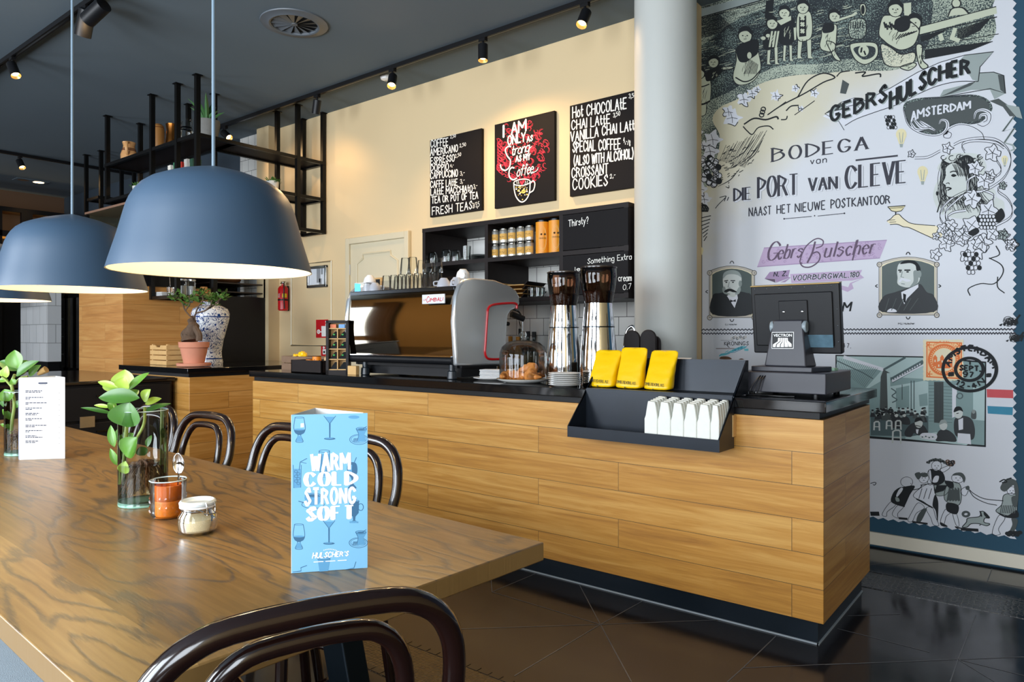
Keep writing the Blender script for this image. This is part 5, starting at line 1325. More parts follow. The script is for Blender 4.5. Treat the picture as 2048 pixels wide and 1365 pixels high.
m = MB(); m.box(X0 + .006, X1 - .006, YB, 3.06, .965, .97); m.prism([(X0 + .006, 3.04, .97), (X0 + .006, 3.046, .97), (X0 + .006, 3.066, 1.113), (X0 + .006, 3.06, 1.113)], (X1 - X0 - .012, 0, 0)); m.build('upper_shelf', steelb, t, w=True)
MB().box(X1, X1 + .004, YB - .02, YB + .012, .80, .89).build('mounting_bracket', pine, t, w=True)
# coffee bags
bagk = mat('bag_print', '#1A1A14', .6)
def bag(px0, px1, ptop, pbot, lean, lb, seed):
    y = 2.955; a = at(px0, pbot, y=y); b_ = at(px1, pbot, y=y); zt = at((px0 + px1) / 2, ptop, y=y + .03).z
    wdt = (b_ - a).length * .94; b_ = a + (b_ - a) * .94; h = zt - .9705
    t = thing('coffee_bag', lb, 'coffee bag', ((a.x + b_.x) / 2, y + .02, .9705), 0, 'yellow coffee bags in the steel rack')
    m = MB(); r_ = random.Random(seed); rows = []; nr = 12; nc = 16
    for i in range(nr + 1):
        u = i / nr; th = .034 * (1 - u ** 2.2) + .0035; ww = wdt / 2 * (1.0 - .06 * math.sin(PI * u)); ring = []
        for k_ in range(nc):
            an = 2 * PI * k_ / nc; cx_ = math.copysign(abs(math.cos(an)) ** .45, math.cos(an)) * ww; cy__ = math.copysign(abs(math.sin(an)) ** .6, math.sin(an)) * th
            z = u * h + (0.012 * math.cos(2 * PI * cx_ / wdt) * -1 if i == nr else 0)
            ring.append(m.bm.verts.new((cx_ + lean * u * .5 + r_.uniform(-.002, .002), cy__ + u * .05 + r_.uniform(-.0025, .0025) * (1 if i else 0), z)))
        rows.append(ring)
    for r0, r1 in zip(rows, rows[1:]): m.skin(r0, r1)
    m._f(rows[0][::-1]); m._f(rows[-1]); m.build('foil_bag', yellow_m, t, ang=60, sub=1)
    pb = Plane((t.location.x, t.location.y - .0395, .9705), (1, 0, 0), (0, .05, h), .0010); cxp = (px0 + px1) / 2
    ar = Art(pb, [bagk, white_paper], (0, 0, 1))
    ar.text('SMIT&DORLAS', [(px0 + 4, pbot - 17), (px0 + 42, pbot - 13.5)], 6.0, .0016, bagk, 'cs', gap=1.8)
    ar.disc(px0 + 21, pbot - 8.5, 1.6, 1.1, bagk)
    ar.build('bag_lettering', t)
    lp = at(px0 + 8, ptop + 12, y=y - .0); l_ = MB().box(-.008, .008, -.0012, .0004, 0, .045); l_.xf(Matrix.Translation((lp.x + lean * .4 + .008, t.location.y + .034, .9705 + h * .78)) @ Matrix.Rotation(-.35, 4, 'X') @ Matrix.Rotation(.25, 4, 'Y')); l_.build('white_label', white_paper, t, w=True)
bag(1174, 1230, 703, 781, .02, 'yellow coffee bag at the left end of the steel rack', 1)
bag(1229, 1286, 698, 784, .0, 'tallest yellow coffee bag, in the middle of the three', 2)
bag(1285, 1344, 704, 788, .02, 'yellow coffee bag right of the other two in the rack', 3)
# moulded pulp cup carriers
pulp = mat('white_pulp', '#E6E7DE', .85, var=.04, scale=60, bump=.2, bscale=200)
xs = [at(px, 860, y=2.80).x for px in (1297, 1323, 1349, 1375, 1401, 1428, 1455)]
ordn = ('leftmost stack of white pulp cup carriers in the rack', 'second stack of white pulp cup carriers from the left', 'third stack of white pulp cup carriers from the left', 'fourth stack of white pulp cup carriers from the left', 'fifth stack of white pulp cup carriers from the left', 'stack of white pulp cup carriers against the right side plate')
for i in range(6):
    a, b_ = xs[i], min(xs[i + 1], X1 - .008); wv = b_ - a; z0 = .7575; ht = .150
    t = thing('cup_carrier', ordn[i], 'cup carrier', ((a + b_) / 2, 2.82, z0), 0, 'white pulp cup carriers in the rack')
    pr = [(-wv / 2 + .0006, 0), (wv / 2 - .0006, 0), (wv / 2 - .0006, ht - .03), (wv * .44, ht - .012), (wv * .38, ht + .012), (wv * .30, ht + .03), (-wv * .22, ht + .032), (-wv * .30, ht + .008), (-wv * .40, ht - .03), (-wv / 2 + .0006, ht - .045)]
    for k_ in range(5):
        y0 = -.06 + k_ * .024; dz = .0035 * k_
        MB().prism([(x, y0, z + (dz if z > 0 else 0)) for x, z in pr], (0, .022, 0)).build('carrier_layer', pulp, t, bev=.003)

# ------------------------------------------------------------------ till: cash drawer and touch terminal
dx0, dx1, dy0, dy1 = at(1475, 780, y=3.10).x, at(1652, 795, y=3.10).x, 3.10, 3.52
till_m = mat('till_grey', '#33333A', .42, var=.06, scale=30)
t = thing('cash_drawer', 'dark grey cash drawer under the till screen', 'cash drawer', ((dx0 + dx1) / 2, 3.3, WT))
zt = at(1652, 748, y=3.10).z
MB().box(dx0, dx1, dy0, dy1, WT + .012, zt).build('drawer_case', till_m, t, w=True, bev=.004)
MB().box(dx0 + .02, dx1 - .02, dy1, dy1 + .008, WT + .025, zt - .012).build('drawer_front', till_m, t, w=True)
for x in (dx0 + .05, dx1 - .05):
    for y in (dy0 + .04, dy1 - .05): MB().cyl((x, y, WT), (x, y, WT + .012), .014, n=14).build('foot', black_plast, t, w=True)
t = thing('till_terminal', 'black touch-screen till seen from behind on the cash drawer', 'till', ((dx0 + dx1) / 2 - .05, 3.25, zt))
def Tp(px, py, y=3.15): return at(px, py, y=y)
yb = 3.14
# foot plate
a, b_ = Tp(1504, 742), Tp(1630, 745)
fz0 = zt + .0005
MB().prism([(a.x, yb, fz0), (b_.x - .01, yb, fz0), (b_.x + .03, yb + .16, fz0), (a.x, yb + .16, fz0)], (0, 0, .022)).build('foot_plate', till_m, t, w=True, bev=.003)
# column
nb0, nb1 = Tp(1528, 730).x, Tp(1612, 730).x; nt0, nt1 = Tp(1541, 645).x, Tp(1601, 645).x; zc = Tp(1570, 640).z
col_ = [(nb0, yb + .012, fz0 + .022), (nb1, yb + .012, fz0 + .022), (nb1 + .012, yb + .13, fz0 + .022), (nb0, yb + .13, fz0 + .022)]
m = MB(); lo_ = [m.bm.verts.new(v) for v in col_]; hi_ = [m.bm.verts.new(v) for v in ((nt0, yb + .04, zc), (nt1, yb + .04, zc), (nt1, yb + .085, zc), (nt0, yb + .085, zc))]
m._f(lo_[::-1]); m._f(hi_); m.skin(lo_, hi_); stand = m.build('stand_column', till_m, t, w=True, bev=.006)
zk = Tp(1570, 650).z
for s, xk in ((-1, nt0), (1, nt1)): m = MB(); m.cyl((xk - s * .004, yb + .06, zk - .008), (xk + s * .014, yb + .06, zk - .008), .026, n=28); m.build('hinge_cap', mat('hinge_grey', '#8D999F', .4) if s < 0 else MATS['hinge_grey'], t, w=True, bev=.004)
# logo plate on the column
nrm_t = Vector((0, yb + .04, zc)) - Vector((0, yb + .012, fz0 + .022))
lp = Plane((0, yb + .012, fz0 + .022), (1, 0, 0), nrm_t, .0008); ar = Art(lp, [white_por, black_plast], (1440, 540, 4.55))
ar.fill('472,568 672,566 670,719 470,718', white_por, k=1); ar.fill('476,573 667,571 665,714 474,713', till_m if False else black_plast, k=2)
ar.text('VECTRON', [(488, 610), (655, 608)], 25, .0012, white_por, 'b', k=3, font='sans')
for bxs in (('530,620 548,620 548,650 512,678 508,704 482,704 484,680 528,652'), ('553,620 566,620 566,655 548,680 546,704 516,704 520,680 552,655'), ('571,620 582,620 584,658 584,704 553,704 556,680 570,660'), ('587,620 600,620 602,652 618,676 620,703 590,703 590,680 588,655'), ('604,620 617,620 620,646 652,676 654,702 626,702 622,680 606,652')):
    ar.fill(bxs, white_por, k=3)
ar.build('logo_plate', stand)
# screen housing, tilted
tl, tr, br, bl = Tp(1484, 572, 3.17), Tp(1671, 563, 3.17), Tp(1680, 703, 3.17), Tp(1500, 722, 3.17)
xL, xR = (tl.x + bl.x) / 2 + .005, (tr.x + br.x) / 2; zB = (br.z + bl.z) / 2 + .01; zT = (tl.z + tr.z) / 2
hgt = zT - zB; tilt = math.radians(8)
M4 = Matrix.Translation(((xL + xR) / 2, 3.24, (zB + zT) / 2)) @ Matrix.Rotation(math.radians(-2.5), 4, 'Z') @ Matrix.Rotation(tilt, 4, 'X')
hw = (xR - xL) / 2; hh = hgt / 2 
MB().box(-hw, hw, -.012, .028, -hh, hh).xf(M4).build('screen_frame', black_plast, t, w=True, bev=.006, seg=3)
MB().box(-hw + .018, hw - .028, -.022, -.011, -hh + .035, hh - .035).xf(M4).build('back_cover', black_plast, t, w=True, bev=.004)
MB().box(-hw, hw, -.013, .026, hh - .002, hh + .002).xf(M4).build('top_edge', mat('gold_edge', '#8E7546', .3, .8), t, w=True)
MB().box(-hw + .012, hw - .012, .0281, .0286, -hh + .012, hh - .012).xf(M4).build('touch_screen', mat('screen_glass', '#0A0C10', .08), t, w=True)
mp = MB().box(-.062, .062, -.03, -.02, -.065, .085).xf(M4).build('mounting_plate', black_plast, t, w=True, bev=.003)
m = MB()
for s in (-.04, .04): m.ball((s, -.031, .035), .0062, 10, 6, (1, .5, 1))
m.xf(M4).build('screw', chrome, mp, w=True)
m = MB(); m.box(.05, .16, -.0225, -.02, -hh + .03, -hh + .085); m.xf(M4).build('port_window', mat('port_reflection', '#5E7C8C', .15, .4, var=.4, scale=30), t, w=True)
m = MB()
for x in [-hw + .02 + k_ * .055 for k_ in range(7)]: m.ball((x, -.0125, hh - .012), .0026, 6, 4)
for z in (-.1, -.03, .04): m.ball((hw - .012, -.0125, z), .0026, 6, 4)
m.xf(M4).build('frame_screws', chrome, t, w=True)
cb = thing('cable', 'black cables hanging from the till onto the worktop', 'cable', (dx0 + .1, 3.09, WT))
for k_ in range(3): MB().tube(cat_rom([(Tp(1545 - 4 * k_, 742).x, 3.135, fz0 + .0), (Tp(1535 - 5 * k_, 760).x, 3.088, zt - .03), (Tp(1525 - 6 * k_, 780).x, 3.075, WT + .006), (Tp(1510 + 30 * k_, 788).x, 3.04 - .008 * k_, WT + .004), (Tp(1560 + 22 * k_, 790).x, 3.03 + .006 * k_, WT + .004)], 6), .0028, 6).build('lead', black_plast, cb, w=True)
p = Tp(1650, 740, 3.36); o = MB().box(p.x - .03, p.x + .04, 3.36, 3.42, zt + .0005, zt + .012).build('receipt_pad', mat('pale_green', '#A9D2B8', .6)); tag(o, 'pale green notepad on the cash drawer behind the till', 'notepad')
p = onC(1345, 765); 
t = thing('folder_stand', 'dark flat case with white papers standing behind the rack', 'folder', (-1.62, 3.42, WT))
MB().box(-1.83, -1.50, 3.30, 3.58, WT, 1.07).build('case', black_plast, t, w=True, bev=.004)
m = MB(); m.prism([(-1.66, 3.33, 1.071), (-1.54, 3.33, 1.071), (-1.56, 3.5, 1.10), (-1.68, 3.5, 1.10)], (0, 0, .004)); m.build('papers', white_paper, t, w=True)
# scalloped black boards
for i, (xa_, xb_, yy) in enumerate(((at(1247, 700, y=3.62).x, at(1279, 700, y=3.62).x, 3.62), (at(1280, 700, y=3.62).x, at(1311, 700, y=3.62).x, 3.62), (at(1296, 700, y=3.66).x, at(1320, 700, y=3.66).x, 3.66))):
    zt_ = at(1262, (661, 660, 672)[i], y=yy).z; r = (xb_ - xa_) / 2; cx = (xa_ + xb_) / 2
    pts = [(xa_, yy, WT), (xb_, yy, WT), (xb_, yy, zt_ - r)] + [(cx + r * math.cos(a), yy, zt_ - r + r * math.sin(a)) for a in [PI * k_ / 14 for k_ in range(1, 14)]] + [(xa_, yy, zt_ - r)]
    o = MB().prism(pts, (0, .018, 0)).build('serving_board', black_wood, None, bev=.003); tag(o, ('round-topped black board standing left, by the grinder', 'round-topped black board standing right of its twin', 'round-topped black board half hidden behind the other two')[i], 'board', 'round-topped black boards')
# faucet
p = at(1250, 690, y=4.0); zf = at(1257, 640, y=3.75).z
t = thing('faucet', 'curved chrome faucet beside the round column', 'faucet', (at(1262, 690, y=3.9).x, 3.9, .9))
fx = at(1249, 690, y=3.9).x; MB().tube(cat_rom([(t.location.x + .04, 3.9, .9), (t.location.x + .04, 3.9, 1.15), (t.location.x + .02, 3.9, 1.27), (fx + .02, 3.9, 1.25), (fx, 3.9, 1.15)], 6), .011, 12).build('spout', chrome, t, w=True)
MB().cyl((t.location.x + .04, 3.9, .9), (t.location.x + .04, 3.9, .94), .024, n=20).build('base', chrome, t, w=True)
# ------------------------------------------------------------------ back counter with bottles
t = thing('back_counter', 'low dark counter under the wall shelf behind the coffee machine', 'counter', (-3.1, 4.2, 0))
MB().box(-4.0, -2.16, 4.0, 4.385, .08, .86).build('carcass', black_paint, t, w=True); MB().box(-4.02, -2.155, 3.84, 4.387, .86, .9).build('top', granite, t, w=True)
MB().box(-3.98, -2.18, 4.03, 4.37, .0, .08).build('plinth', black_paint, t, w=True)
def bottle(px, ptop, mm, lb, cap, spout=False):
    y = 4.3 if ptop < 670 else 4.15; x = at(px, 690, y=y).x; h = at(px, ptop, y=y).z - .9
    t = thing('bottle', lb, 'bottle', (x, y, .9), 0, 'bottles on the back counter')
    MB().lathe([(0, 0), (.034, 0), (.036, .01), (.036, h * .55), (.03, h * .66), (.0145, h * .76), (.0145, h * .9), (0, h * .9)], n=20).build('glass_body', mm, t)
    MB().lathe([(.0165, h * .88), (.0165, h), (0, h)], n=16).build('cap', cap, t)
    if spout: MB().tube([(0, 0, h), (0, 0, h + .02), (-.012, 0, h + .06)], .004, 8).build('pourer', chrome, t)
dkg = mat('dark_bottle', '#16241E', .1); gold = mat('gold_cap', '#A8732A', .4, .6); blk = black_plast
bottle(1004, 674, amb, 'small amber bottle with gold cap beside the machine', gold); bottle(1021, 673, amb, 'amber bottle with gold cap left of the dome knob', gold); bottle(1036, 674, amb, 'second amber bottle, just left of the dome knob', gold)
bottle(1041, 658, dkg, 'tall dark bottle with a steel pourer', blk, True); bottle(1056, 663, dkg, 'tall dark green bottle right of the pourer', blk); bottle(1068, 664, dkg, 'dark bottle standing farthest right by the grinder', blk)

# ------------------------------------------------------------------ wall shelf unit
SX0, SX1, SYF, SYB = -3.96, -2.155, 3.90, 4.386
t = thing('wall_shelf', 'dark stained wall shelf unit with open compartments', 'wall shelf', ((SX0 + SX1) / 2, 4.15, 1.75))
zt, zm, zb = 2.05, 1.765, 1.455; th = .03
xd1, xd2 = -3.31, -2.66
sh = black_wood
for x in (SX0, xd1 - .015, xd2 - .015, SX1 - th - .002): MB().box(x, x + th, SYF, SYB, zb, zt).build('upright', sh, t, w=True)
MB().box(SX0, SX1, SYF - .003, SYB, zt - th, zt).build('top_board', sh, t, w=True); MB().box(SX0, SX1, SYF - .003, SYB, zb, zb + th).build('bottom_board', sh, t, w=True); MB().box(SX0, SX1, SYF - .002, SYB, zm - th / 2, zm + th / 2).build('middle_board', sh, t, w=True)
def script(board_parent, y, items, nm, k=1, mats=None):
    pl = Plane((0, y, 0), (1, 0, 0), (0, 0, 1), .0006); ar = Art(pl, mats or [chalk], (0, 0, 1), k)
    for f in items: f(ar)
    return ar.build(nm, board_parent)
flaps = []
for i, (za, zb_) in enumerate(((zm + th / 2 + .004, zt - th - .004), (zb + th + .004, zm - th / 2 - .004))):
    f = MB().box(xd2 + .018, SX1 - .002, SYF - .004, SYF + .0, za, zb_).build('chalkboard_flap', board_m, t, w=True); flaps.append(f)
Kc = (840, 400, 4.551)
def TT(tx, base, h, wd, mm=None, st='r', **kw):
    def f(ar):
        c = ar.c; ar.c = kw.get('crop', Kc); ar.text(tx, base, h, wd, mm or chalk, st, gap=kw.get('gap', 2.0), slant=kw.get('slant', 0), wob=kw.get('wob', .04)); ar.c = c
    return f
script(flaps[0], SYF - .0045, [TT('Thirsty?', [(1352, 245), (1532, 212)], (58, 60), .0045)], 'chalk_writing')
script(flaps[1], SYF - .0045, [TT('Something Extra', [(1525, 582), (1925, 540)], (48, 50), .0035), TT('cream', [(1806, 742), (1925, 735)], 58, .0042), TT('0.7', [(1850, 822), (1922, 806)], 46, .0034), TT('le', [(1405, 650), (1455, 646)], 36, .0035)], 'chalk_writing')

# jars, tins, glasses and trays inside the shelf
tin = mat('tin_steel', '#D8D4CA', .38, .85); lab = mat('tin_label', '#D9A650', .6, var=.08); lid_d = mat('tin_lid', '#8C8A84', .2, 1.0)
zs = zm + th / 2
inkm = mat('label_ink', '#4A3212', .8)
row = (1000, 1017.5, 1034.5, 1052, 1069)
for r_ in range(2):
    for i, px in enumerate(row):
        x = at(px - 9, 500, y=3.98).x
        lb = '%s silver tea tin in the %s row on the wall shelf' % (('leftmost', 'second', 'middle', 'fourth', 'rightmost')[i], ('lower', 'upper')[r_])
        tt = thing('tea_tin', lb, 'tin', (x, 3.98, zs + r_ * .1085), .2 * i, 'silver tea tins on the wall shelf')
        MB().lathe([(0, 0), (.033, 0), (.034, .003), (.034, .082), (.029, .09), (.029, .094), (0, .094)], n=28).build('tin_body', tin, tt)
        MB().lathe([(.0305, .09), (.0315, .092), (.0315, .104), (.029, .108), (0, .108)], n=28).build('lid', lid_d, tt)
        b = MB(); n_ = 10; a0 = -PI / 2 - .2 * i - YAW * 0 - 1.1
        for q in range(n_): 
            u0, u1 = a0 + 2.2 * q / n_ + .2, a0 + 2.2 * (q + 1) / n_ + .2
            b.poly([(.0345 * math.cos(u0), .0345 * math.sin(u0), .02), (.0345 * math.cos(u1), .0345 * math.sin(u1), .02), (.0345 * math.cos(u1), .0345 * math.sin(u1), .064), (.0345 * math.cos(u0), .0345 * math.sin(u0), .064)])
        lo_ = b.build('paper_label', lab, tt)
        b = MB(); rq = random.Random(i + 7 * r_)
        pts = [(.035 * math.cos(a0 + .6 + .12 * q), .035 * math.sin(a0 + .6 + .12 * q), .04 + rq.uniform(-.008, .008)) for q in range(11)]
        b.tube(cat_rom(pts, 3), .0007, 4); b.build('pen_writing', inkm, lo_)
org2 = mat('orange_canister', '#E8941C', .4, var=.05)
for i, px in enumerate((1081, 1107)):
    x = at(px + 4, 500, y=3.98).x; tt = thing('coffee_canister', ('tall orange canister left of the pair on the wall shelf', 'tall orange canister at the right against the shelf divider')[i], 'canister', (x, 3.985, zs), 0, 'orange canisters on the wall shelf')
    MB().lathe([(0, 0), (.05, 0), (.05, .225), (0, .225)], n=36).build('canister_body', org2, tt); MB().lathe([(.0515, .222), (.0515, .232), (0, .233)], n=36).build('lid', dark_chrome, tt)
    b = MB()
    def cylpt(u, z, r=.0504): a = -PI / 2 + .6 + u / .05; return (r * math.cos(a), r * math.sin(a), z)
    for rad in (.036, .031): b.tube([cylpt(rad * .75 * math.cos(a), .105 + rad * 2.3 * math.sin(a)) for a in [2 * PI * q / 30 for q in range(30)]], .0009, 5, closed=True)
    b.build('oval_print', mat('pale_gold', '#F5D58A', .5) if 'pale_gold' not in MATS else MATS['pale_gold'], tt)
    b = MB(); b.ball(cylpt(-.01, .135, .05), .007, 8, 6); b.ball(cylpt(.014, .135, .05), .007, 8, 6)
    for q in range(8): u = -.024 + q * .0065; b.tube([cylpt(u, .103), cylpt(u, .113)], .0013, 5)
    b.build('dark_print', inkm, tt)
wg = MB().lathe([(0, .0), (.024, 0), (.034, .012), (.038, .05), (.035, .09), (.034, .09), (.0365, .05), (.03, .014), (0, .01)], n=20)
w0 = tag(wg.build('tea_glass', clear2), 'x', 'glass', 'upturned glasses on the wall shelf')
for i, (px, y, s, lb) in enumerate(((866, 3.96, 1.0, 'leftmost upturned glass on the wall shelf'), (877, 4.1, .9, 'upturned glass behind the leftmost pair on the wall shelf'), (893, 3.97, 1.12, 'tallest round upturned glass on the wall shelf'), (911, 3.97, 1.0, 'upturned glass left of the straight one on the wall shelf'), (922, 4.1, .85, 'small upturned glass behind the straight one'), (883, 4.2, 1, 'upturned glass at the back of the wall shelf'))):
    o = w0 if i == 0 else w0.copy()
    if i: COL.objects.link(o)
    o['label'] = lb; o.scale = (s, s, s); o.rotation_euler = (PI, 0, i); o.location = (at(px, 520, y=y).x, y, zs + .09 * s)
o = MB().lathe([(0, .004), (.03, .004), (.036, .112), (.0345, .112), (.029, .012), (0, .011)], n=12).build('straight_glass', clear2); o.location = (at(933, 520, y=3.97).x, 3.97, zs); tag(o, 'straight faceted glass standing upright on the wall shelf', 'glass')
gs = MB().lathe([(0, .004), (.04, .004), (.068, .014), (.069, .012), (.04, 0), (0, 0)], n=28)
g0 = tag(gs.build('glass_saucer', clear2), 'x', 'saucer', 'glass saucers on the wall shelf')
for i in range(4):
    o = g0 if i == 0 else g0.copy()
    if i: COL.objects.link(o)
    o['label'] = ('bottom', 'second', 'third', 'top')[i] + ' glass saucer of the pile on the wall shelf'; o.location = (at(957, 520, y=4.02).x + .004 * i, 4.02, zs + .010 * i)
# wooden trays and small glasses in the lower compartment
zs2 = zb + th; light_wood = mat('light_tray_wood', '#C79A5A', .55, var=.15, scale=18)
xt = at(1030, 580, y=4.0).x
for i in range(4):
    tt = thing('wooden_tray', ('bottom', 'second', 'third', 'topmost')[i] + ' wooden serving tray of the pile on the lower shelf', 'tray', (xt + .01 * (i % 2), 4.08, zs2 + .03 * i), .03 * i, 'wooden serving trays on the lower shelf')
    MB().box(-.13, .09, -.13, .13, 0, .008).build('tray_board', light_wood, tt, bev=.002)
    for s in (-1, 1): MB().prism([(s * .0 + (-.13 if s < 0 else .09), -.13, .004), ((-.13 if s < 0 else .09), .13, .004), ((-.145 if s < 0 else .115), .13, .027), ((-.145 if s < 0 else .115), -.13, .027)], (.006, 0, 0)).build('rim', light_wood if s < 0 else black_wood, tt)
sg = MB().lathe([(0, .003), (.026, .003), (.03, .07), (.0288, .07), (.0245, .01), (0, .009)], n=18)
s0 = tag(sg.build('small_glass', clear2), 'x', 'glass', 'small glasses on the lower shelf')
for i, (px, y) in enumerate(((1062, 3.96), (1074, 3.96), (1068, 4.04), (1082, 4.03))):
    o = s0 if i == 0 else s0.copy()
    if i: COL.objects.link(o)
    o['label'] = ('left front', 'right front', 'left back', 'right back')[i] + ' small glass beside the wooden trays'; o.location = (at(px, 580, y=y).x, y, zs2)
o = MB().lathe([(0, .003), (.03, .003), (.03, .006), (.004, .01), (.004, .07), (.035, .1), (.04, .15)], n=20).build('wine_glass', clear2); o.location = (at(962, 560, y=4.0).x, 4.0, zs2); tag(o, 'stemmed glass in the lower left compartment of the wall shelf', 'glass')

# ------------------------------------------------------------------ three chalkboards
K1, K2 = (600, 0, 2.904), (820, 150, 4.267)
yb_ = CW - .03
def board(px0, ytl, px1, ybr, lb):
    a, b_ = at(px0, ytl, y=yb_), at(px1, ybr, y=yb_)
    t = thing('chalkboard', lb, 'chalkboard', ((a.x + b_.x) / 2, CW - .015, b_.z), 0, 'chalkboards on the cream wall')
    return t, MB().box(a.x, b_.x, yb_, CW - .001, b_.z, a.z).build('board', board_m, t, w=True, bev=.002)
t1, bd = board(860, 281, 963.3, 420.1, 'left chalkboard with the coffee price list')
k2 = dict(crop=K2, gap=2.3)
rows = (('COFFEE', 178, 622, 325, 598, 62), ('AMERICANO', 175, 692, 408, 655, 58), ('ESPRESSO', 177, 765, 380, 735, 58), ('DOPPIO', 178, 825, 330, 808, 56), ('CAPPUCCINO', 176, 888, 408, 865, 58), ('CAFFE LAttE', 176, 962, 404, 945, 56), ('LAttE MACCHIAtO', 178, 1028, 532, 995, 54), ('TEA OR POT OF TEA', 186, 1098, 580, 1055, 56), ('FRESH TEAS', 190, 1198, 528, 1145, 66))
its = [TT(tx, [(x0, y0), (x1, y1)], h, .0080, **k2) for tx, x0, y0, x1, y1, h in rows]
its += [TT(tx, [(x0, y0), (x1, y1)], h, .0040, **k2) for tx, x0, y0, x1, y1, h in (('2,50', 345, 542, 390, 532, 26), ('2,50', 425, 618, 476, 605, 28), ('2,50', 385, 708, 435, 690, 28), ('4,-', 345, 788, 372, 782, 26), ('3,-', 428, 860, 466, 850, 34), ('3,-', 428, 928, 466, 915, 36), ('3,-', 542, 970, 574, 962, 34), ('3/3,5', 535, 1140, 592, 1125, 44))]
script(bd, yb_ - .0006, its, 'chalk_writing')
t2, bd = board(989.1, 249.7, 1108.9, 400.5, 'middle chalkboard with red swirls over a coffee cup drawing')
def swirls(ar):
    ar.c = K2; r_ = random.Random(21)
    cx, cy = 945, 660
    n = 0
    while n < 190:
        x, y = r_.uniform(752, 1160), r_.uniform(385, 900)
        if ((x - cx) / 235) ** 2 + ((y - cy) / 275) ** 2 > 1 or (x < 800 and y < 540): continue
        n += 1; s = r_.uniform(15, 34); a0 = r_.uniform(0, 6.28); sg = r_.choice((-1, 1)); pts = []
        for i in range(9):
            u = i / 8; rr_ = s * (1.05 - u * .85); a = a0 + sg * u * 4.4; pts.append((x + rr_ * math.cos(a), y + rr_ * math.sin(a)))
        ar.line(pts, .0034, chalk_red, smooth=True, taper=True, k=1)
        pts = [(px + 7, py + 4) for px, py in pts[:5]]; ar.line(pts, .0026, chalk_red, smooth=True, k=1)
    for i in range(10):
        y = 560 + i * 26; ar.line([(795, y + 60), (758, y + 30), (745, y - 8)], .006, chalk_red, smooth=True, taper=True, k=1)
    def bk(tx, base, h, wd, st='r', slant=0, gap=2.0, m=chalk): ar.text(tx, base, h, wd + .007, board_m, st, k=2, slant=slant, gap=gap); ar.text(tx, base, h, wd, m, st, k=3, slant=slant, gap=gap)
    bk('I', [(800, 528), (822, 524)], 92, .020); bk('AM', [(868, 508), (990, 475)], 92, .0155); bk('ONLY', [(836, 598), (985, 565)], 74, .012); bk('AS', [(1000, 575), (1046, 560)], 46, .009)
    bk('trong', [(868, 690), (1015, 650)], 78, .0085, slant=.15, gap=1.0); bk('AS MY', [(905, 742), (1026, 722)], 50, .010); bk('offee', [(912, 868), (1048, 838)], 88, .0085, slant=.18, gap=.9)
    for pts, wd in (([(865, 612), (838, 612), (815, 640), (830, 690), (858, 730), (850, 785), (815, 815), (782, 800), (772, 765)], .012), ([(892, 795), (868, 792), (848, 820), (850, 870), (880, 895), (915, 880)], .012), ([(1010, 640), (1040, 610)], .006), ([(1048, 838), (1085, 815), (1095, 790)], .006)):
        ar.line(pts, wd + .007, board_m, smooth=True, k=2); ar.line(pts, wd, chalk, smooth=True, k=3)
    # cup
    ar.fill([(886, 918), (1030, 905), (1026, 990), (1005, 1050), (972, 1085), (940, 1082), (908, 1040), (892, 980)], board_m, k=4)
    for pts in ([(888, 918), (892, 980), (908, 1040), (940, 1080), (972, 1082), (1005, 1048), (1024, 990), (1028, 905)], [(1026, 930), (1052, 905), (1068, 930), (1055, 985), (1020, 1008)]): ar.line(pts, .010, chalk, smooth=True, k=6)
    ar.line([(958 + 70 * math.cos(a), 918 + 27 * math.sin(a) - 7 * math.cos(a)) for a in [2 * PI * i / 28 for i in range(28)]], .008, chalk, closed=True, k=6)
    for x in (912, 926, 990, 1005): ar.line([(x, 905), (x + (6 if x < 950 else -6), 935)], .005, chalk, k=6)
    ar.fill([(958, 945), (938, 918), (942, 905), (952, 906), (958, 914), (965, 904), (976, 904), (978, 916)], chalk_red, k=6)
    for i in range(46):
        x, y = r_.uniform(902, 1016), r_.uniform(955, 1065)
        if abs(x - 958) > 62 - max(0, y - 985) * .52: continue
        q = r_.uniform(3, 8); ar.disc(x, y, q, q, chalk_gold if i % 3 else chalk, k=5, n=8)
script(bd, yb_ - .0006, [swirls], 'chalk_drawing', mats=[chalk, chalk_red, chalk_gold, board_m])
x0 = at(1139, 300, y=yb_).x
a, b_ = at(1139.5, 212, y=yb_), at(1139.5, 393.5, y=yb_)
t3 = thing('chalkboard', 'right chalkboard with hot chocolate list, partly behind the column', 'chalkboard', (a.x + .35, CW - .015, b_.z), 0, 'chalkboards on the cream wall')
bd = MB().box(a.x, a.x + .76, yb_, CW - .001, b_.z, a.z).build('board', board_m, t3, w=True, bev=.002)
rows = (('Hot CHOCOLAtE', 1388, 370, 1845, 285, 92), ('CHAI LAttE', 1380, 470, 1705, 415, 78), ('VANILLA CHAI LAttE', 1372, 570, 1950, 462, 80), ('SPECIAL COFFEE', 1390, 662, 1795, 630, 88), ('(ALSO WITH ALCOHOL)', 1400, 775, 1905, 712, 80), ('CROISSANT', 1382, 880, 1690, 838, 82), ('COOKIES', 1390, 985, 1685, 940, 92))
its = [TT(tx, [(x0, y0), (x1, y1)], h, .0092, **k2) for tx, x0, y0, x1, y1, h in rows]
its += [TT(tx, [(x0, y0), (x1, y1)], h, .0042, **k2) for tx, x0, y0, x1, y1, h in (('3,50', 1868, 200, 1930, 190, 36), ('3,50', 1735, 362, 1792, 345, 36), ('4,-/8', 1822, 575, 1880, 610, 46), ('2,-', 1708, 885, 1752, 870, 34))]
script(bd, yb_ - .0006, its, 'chalk_writing')

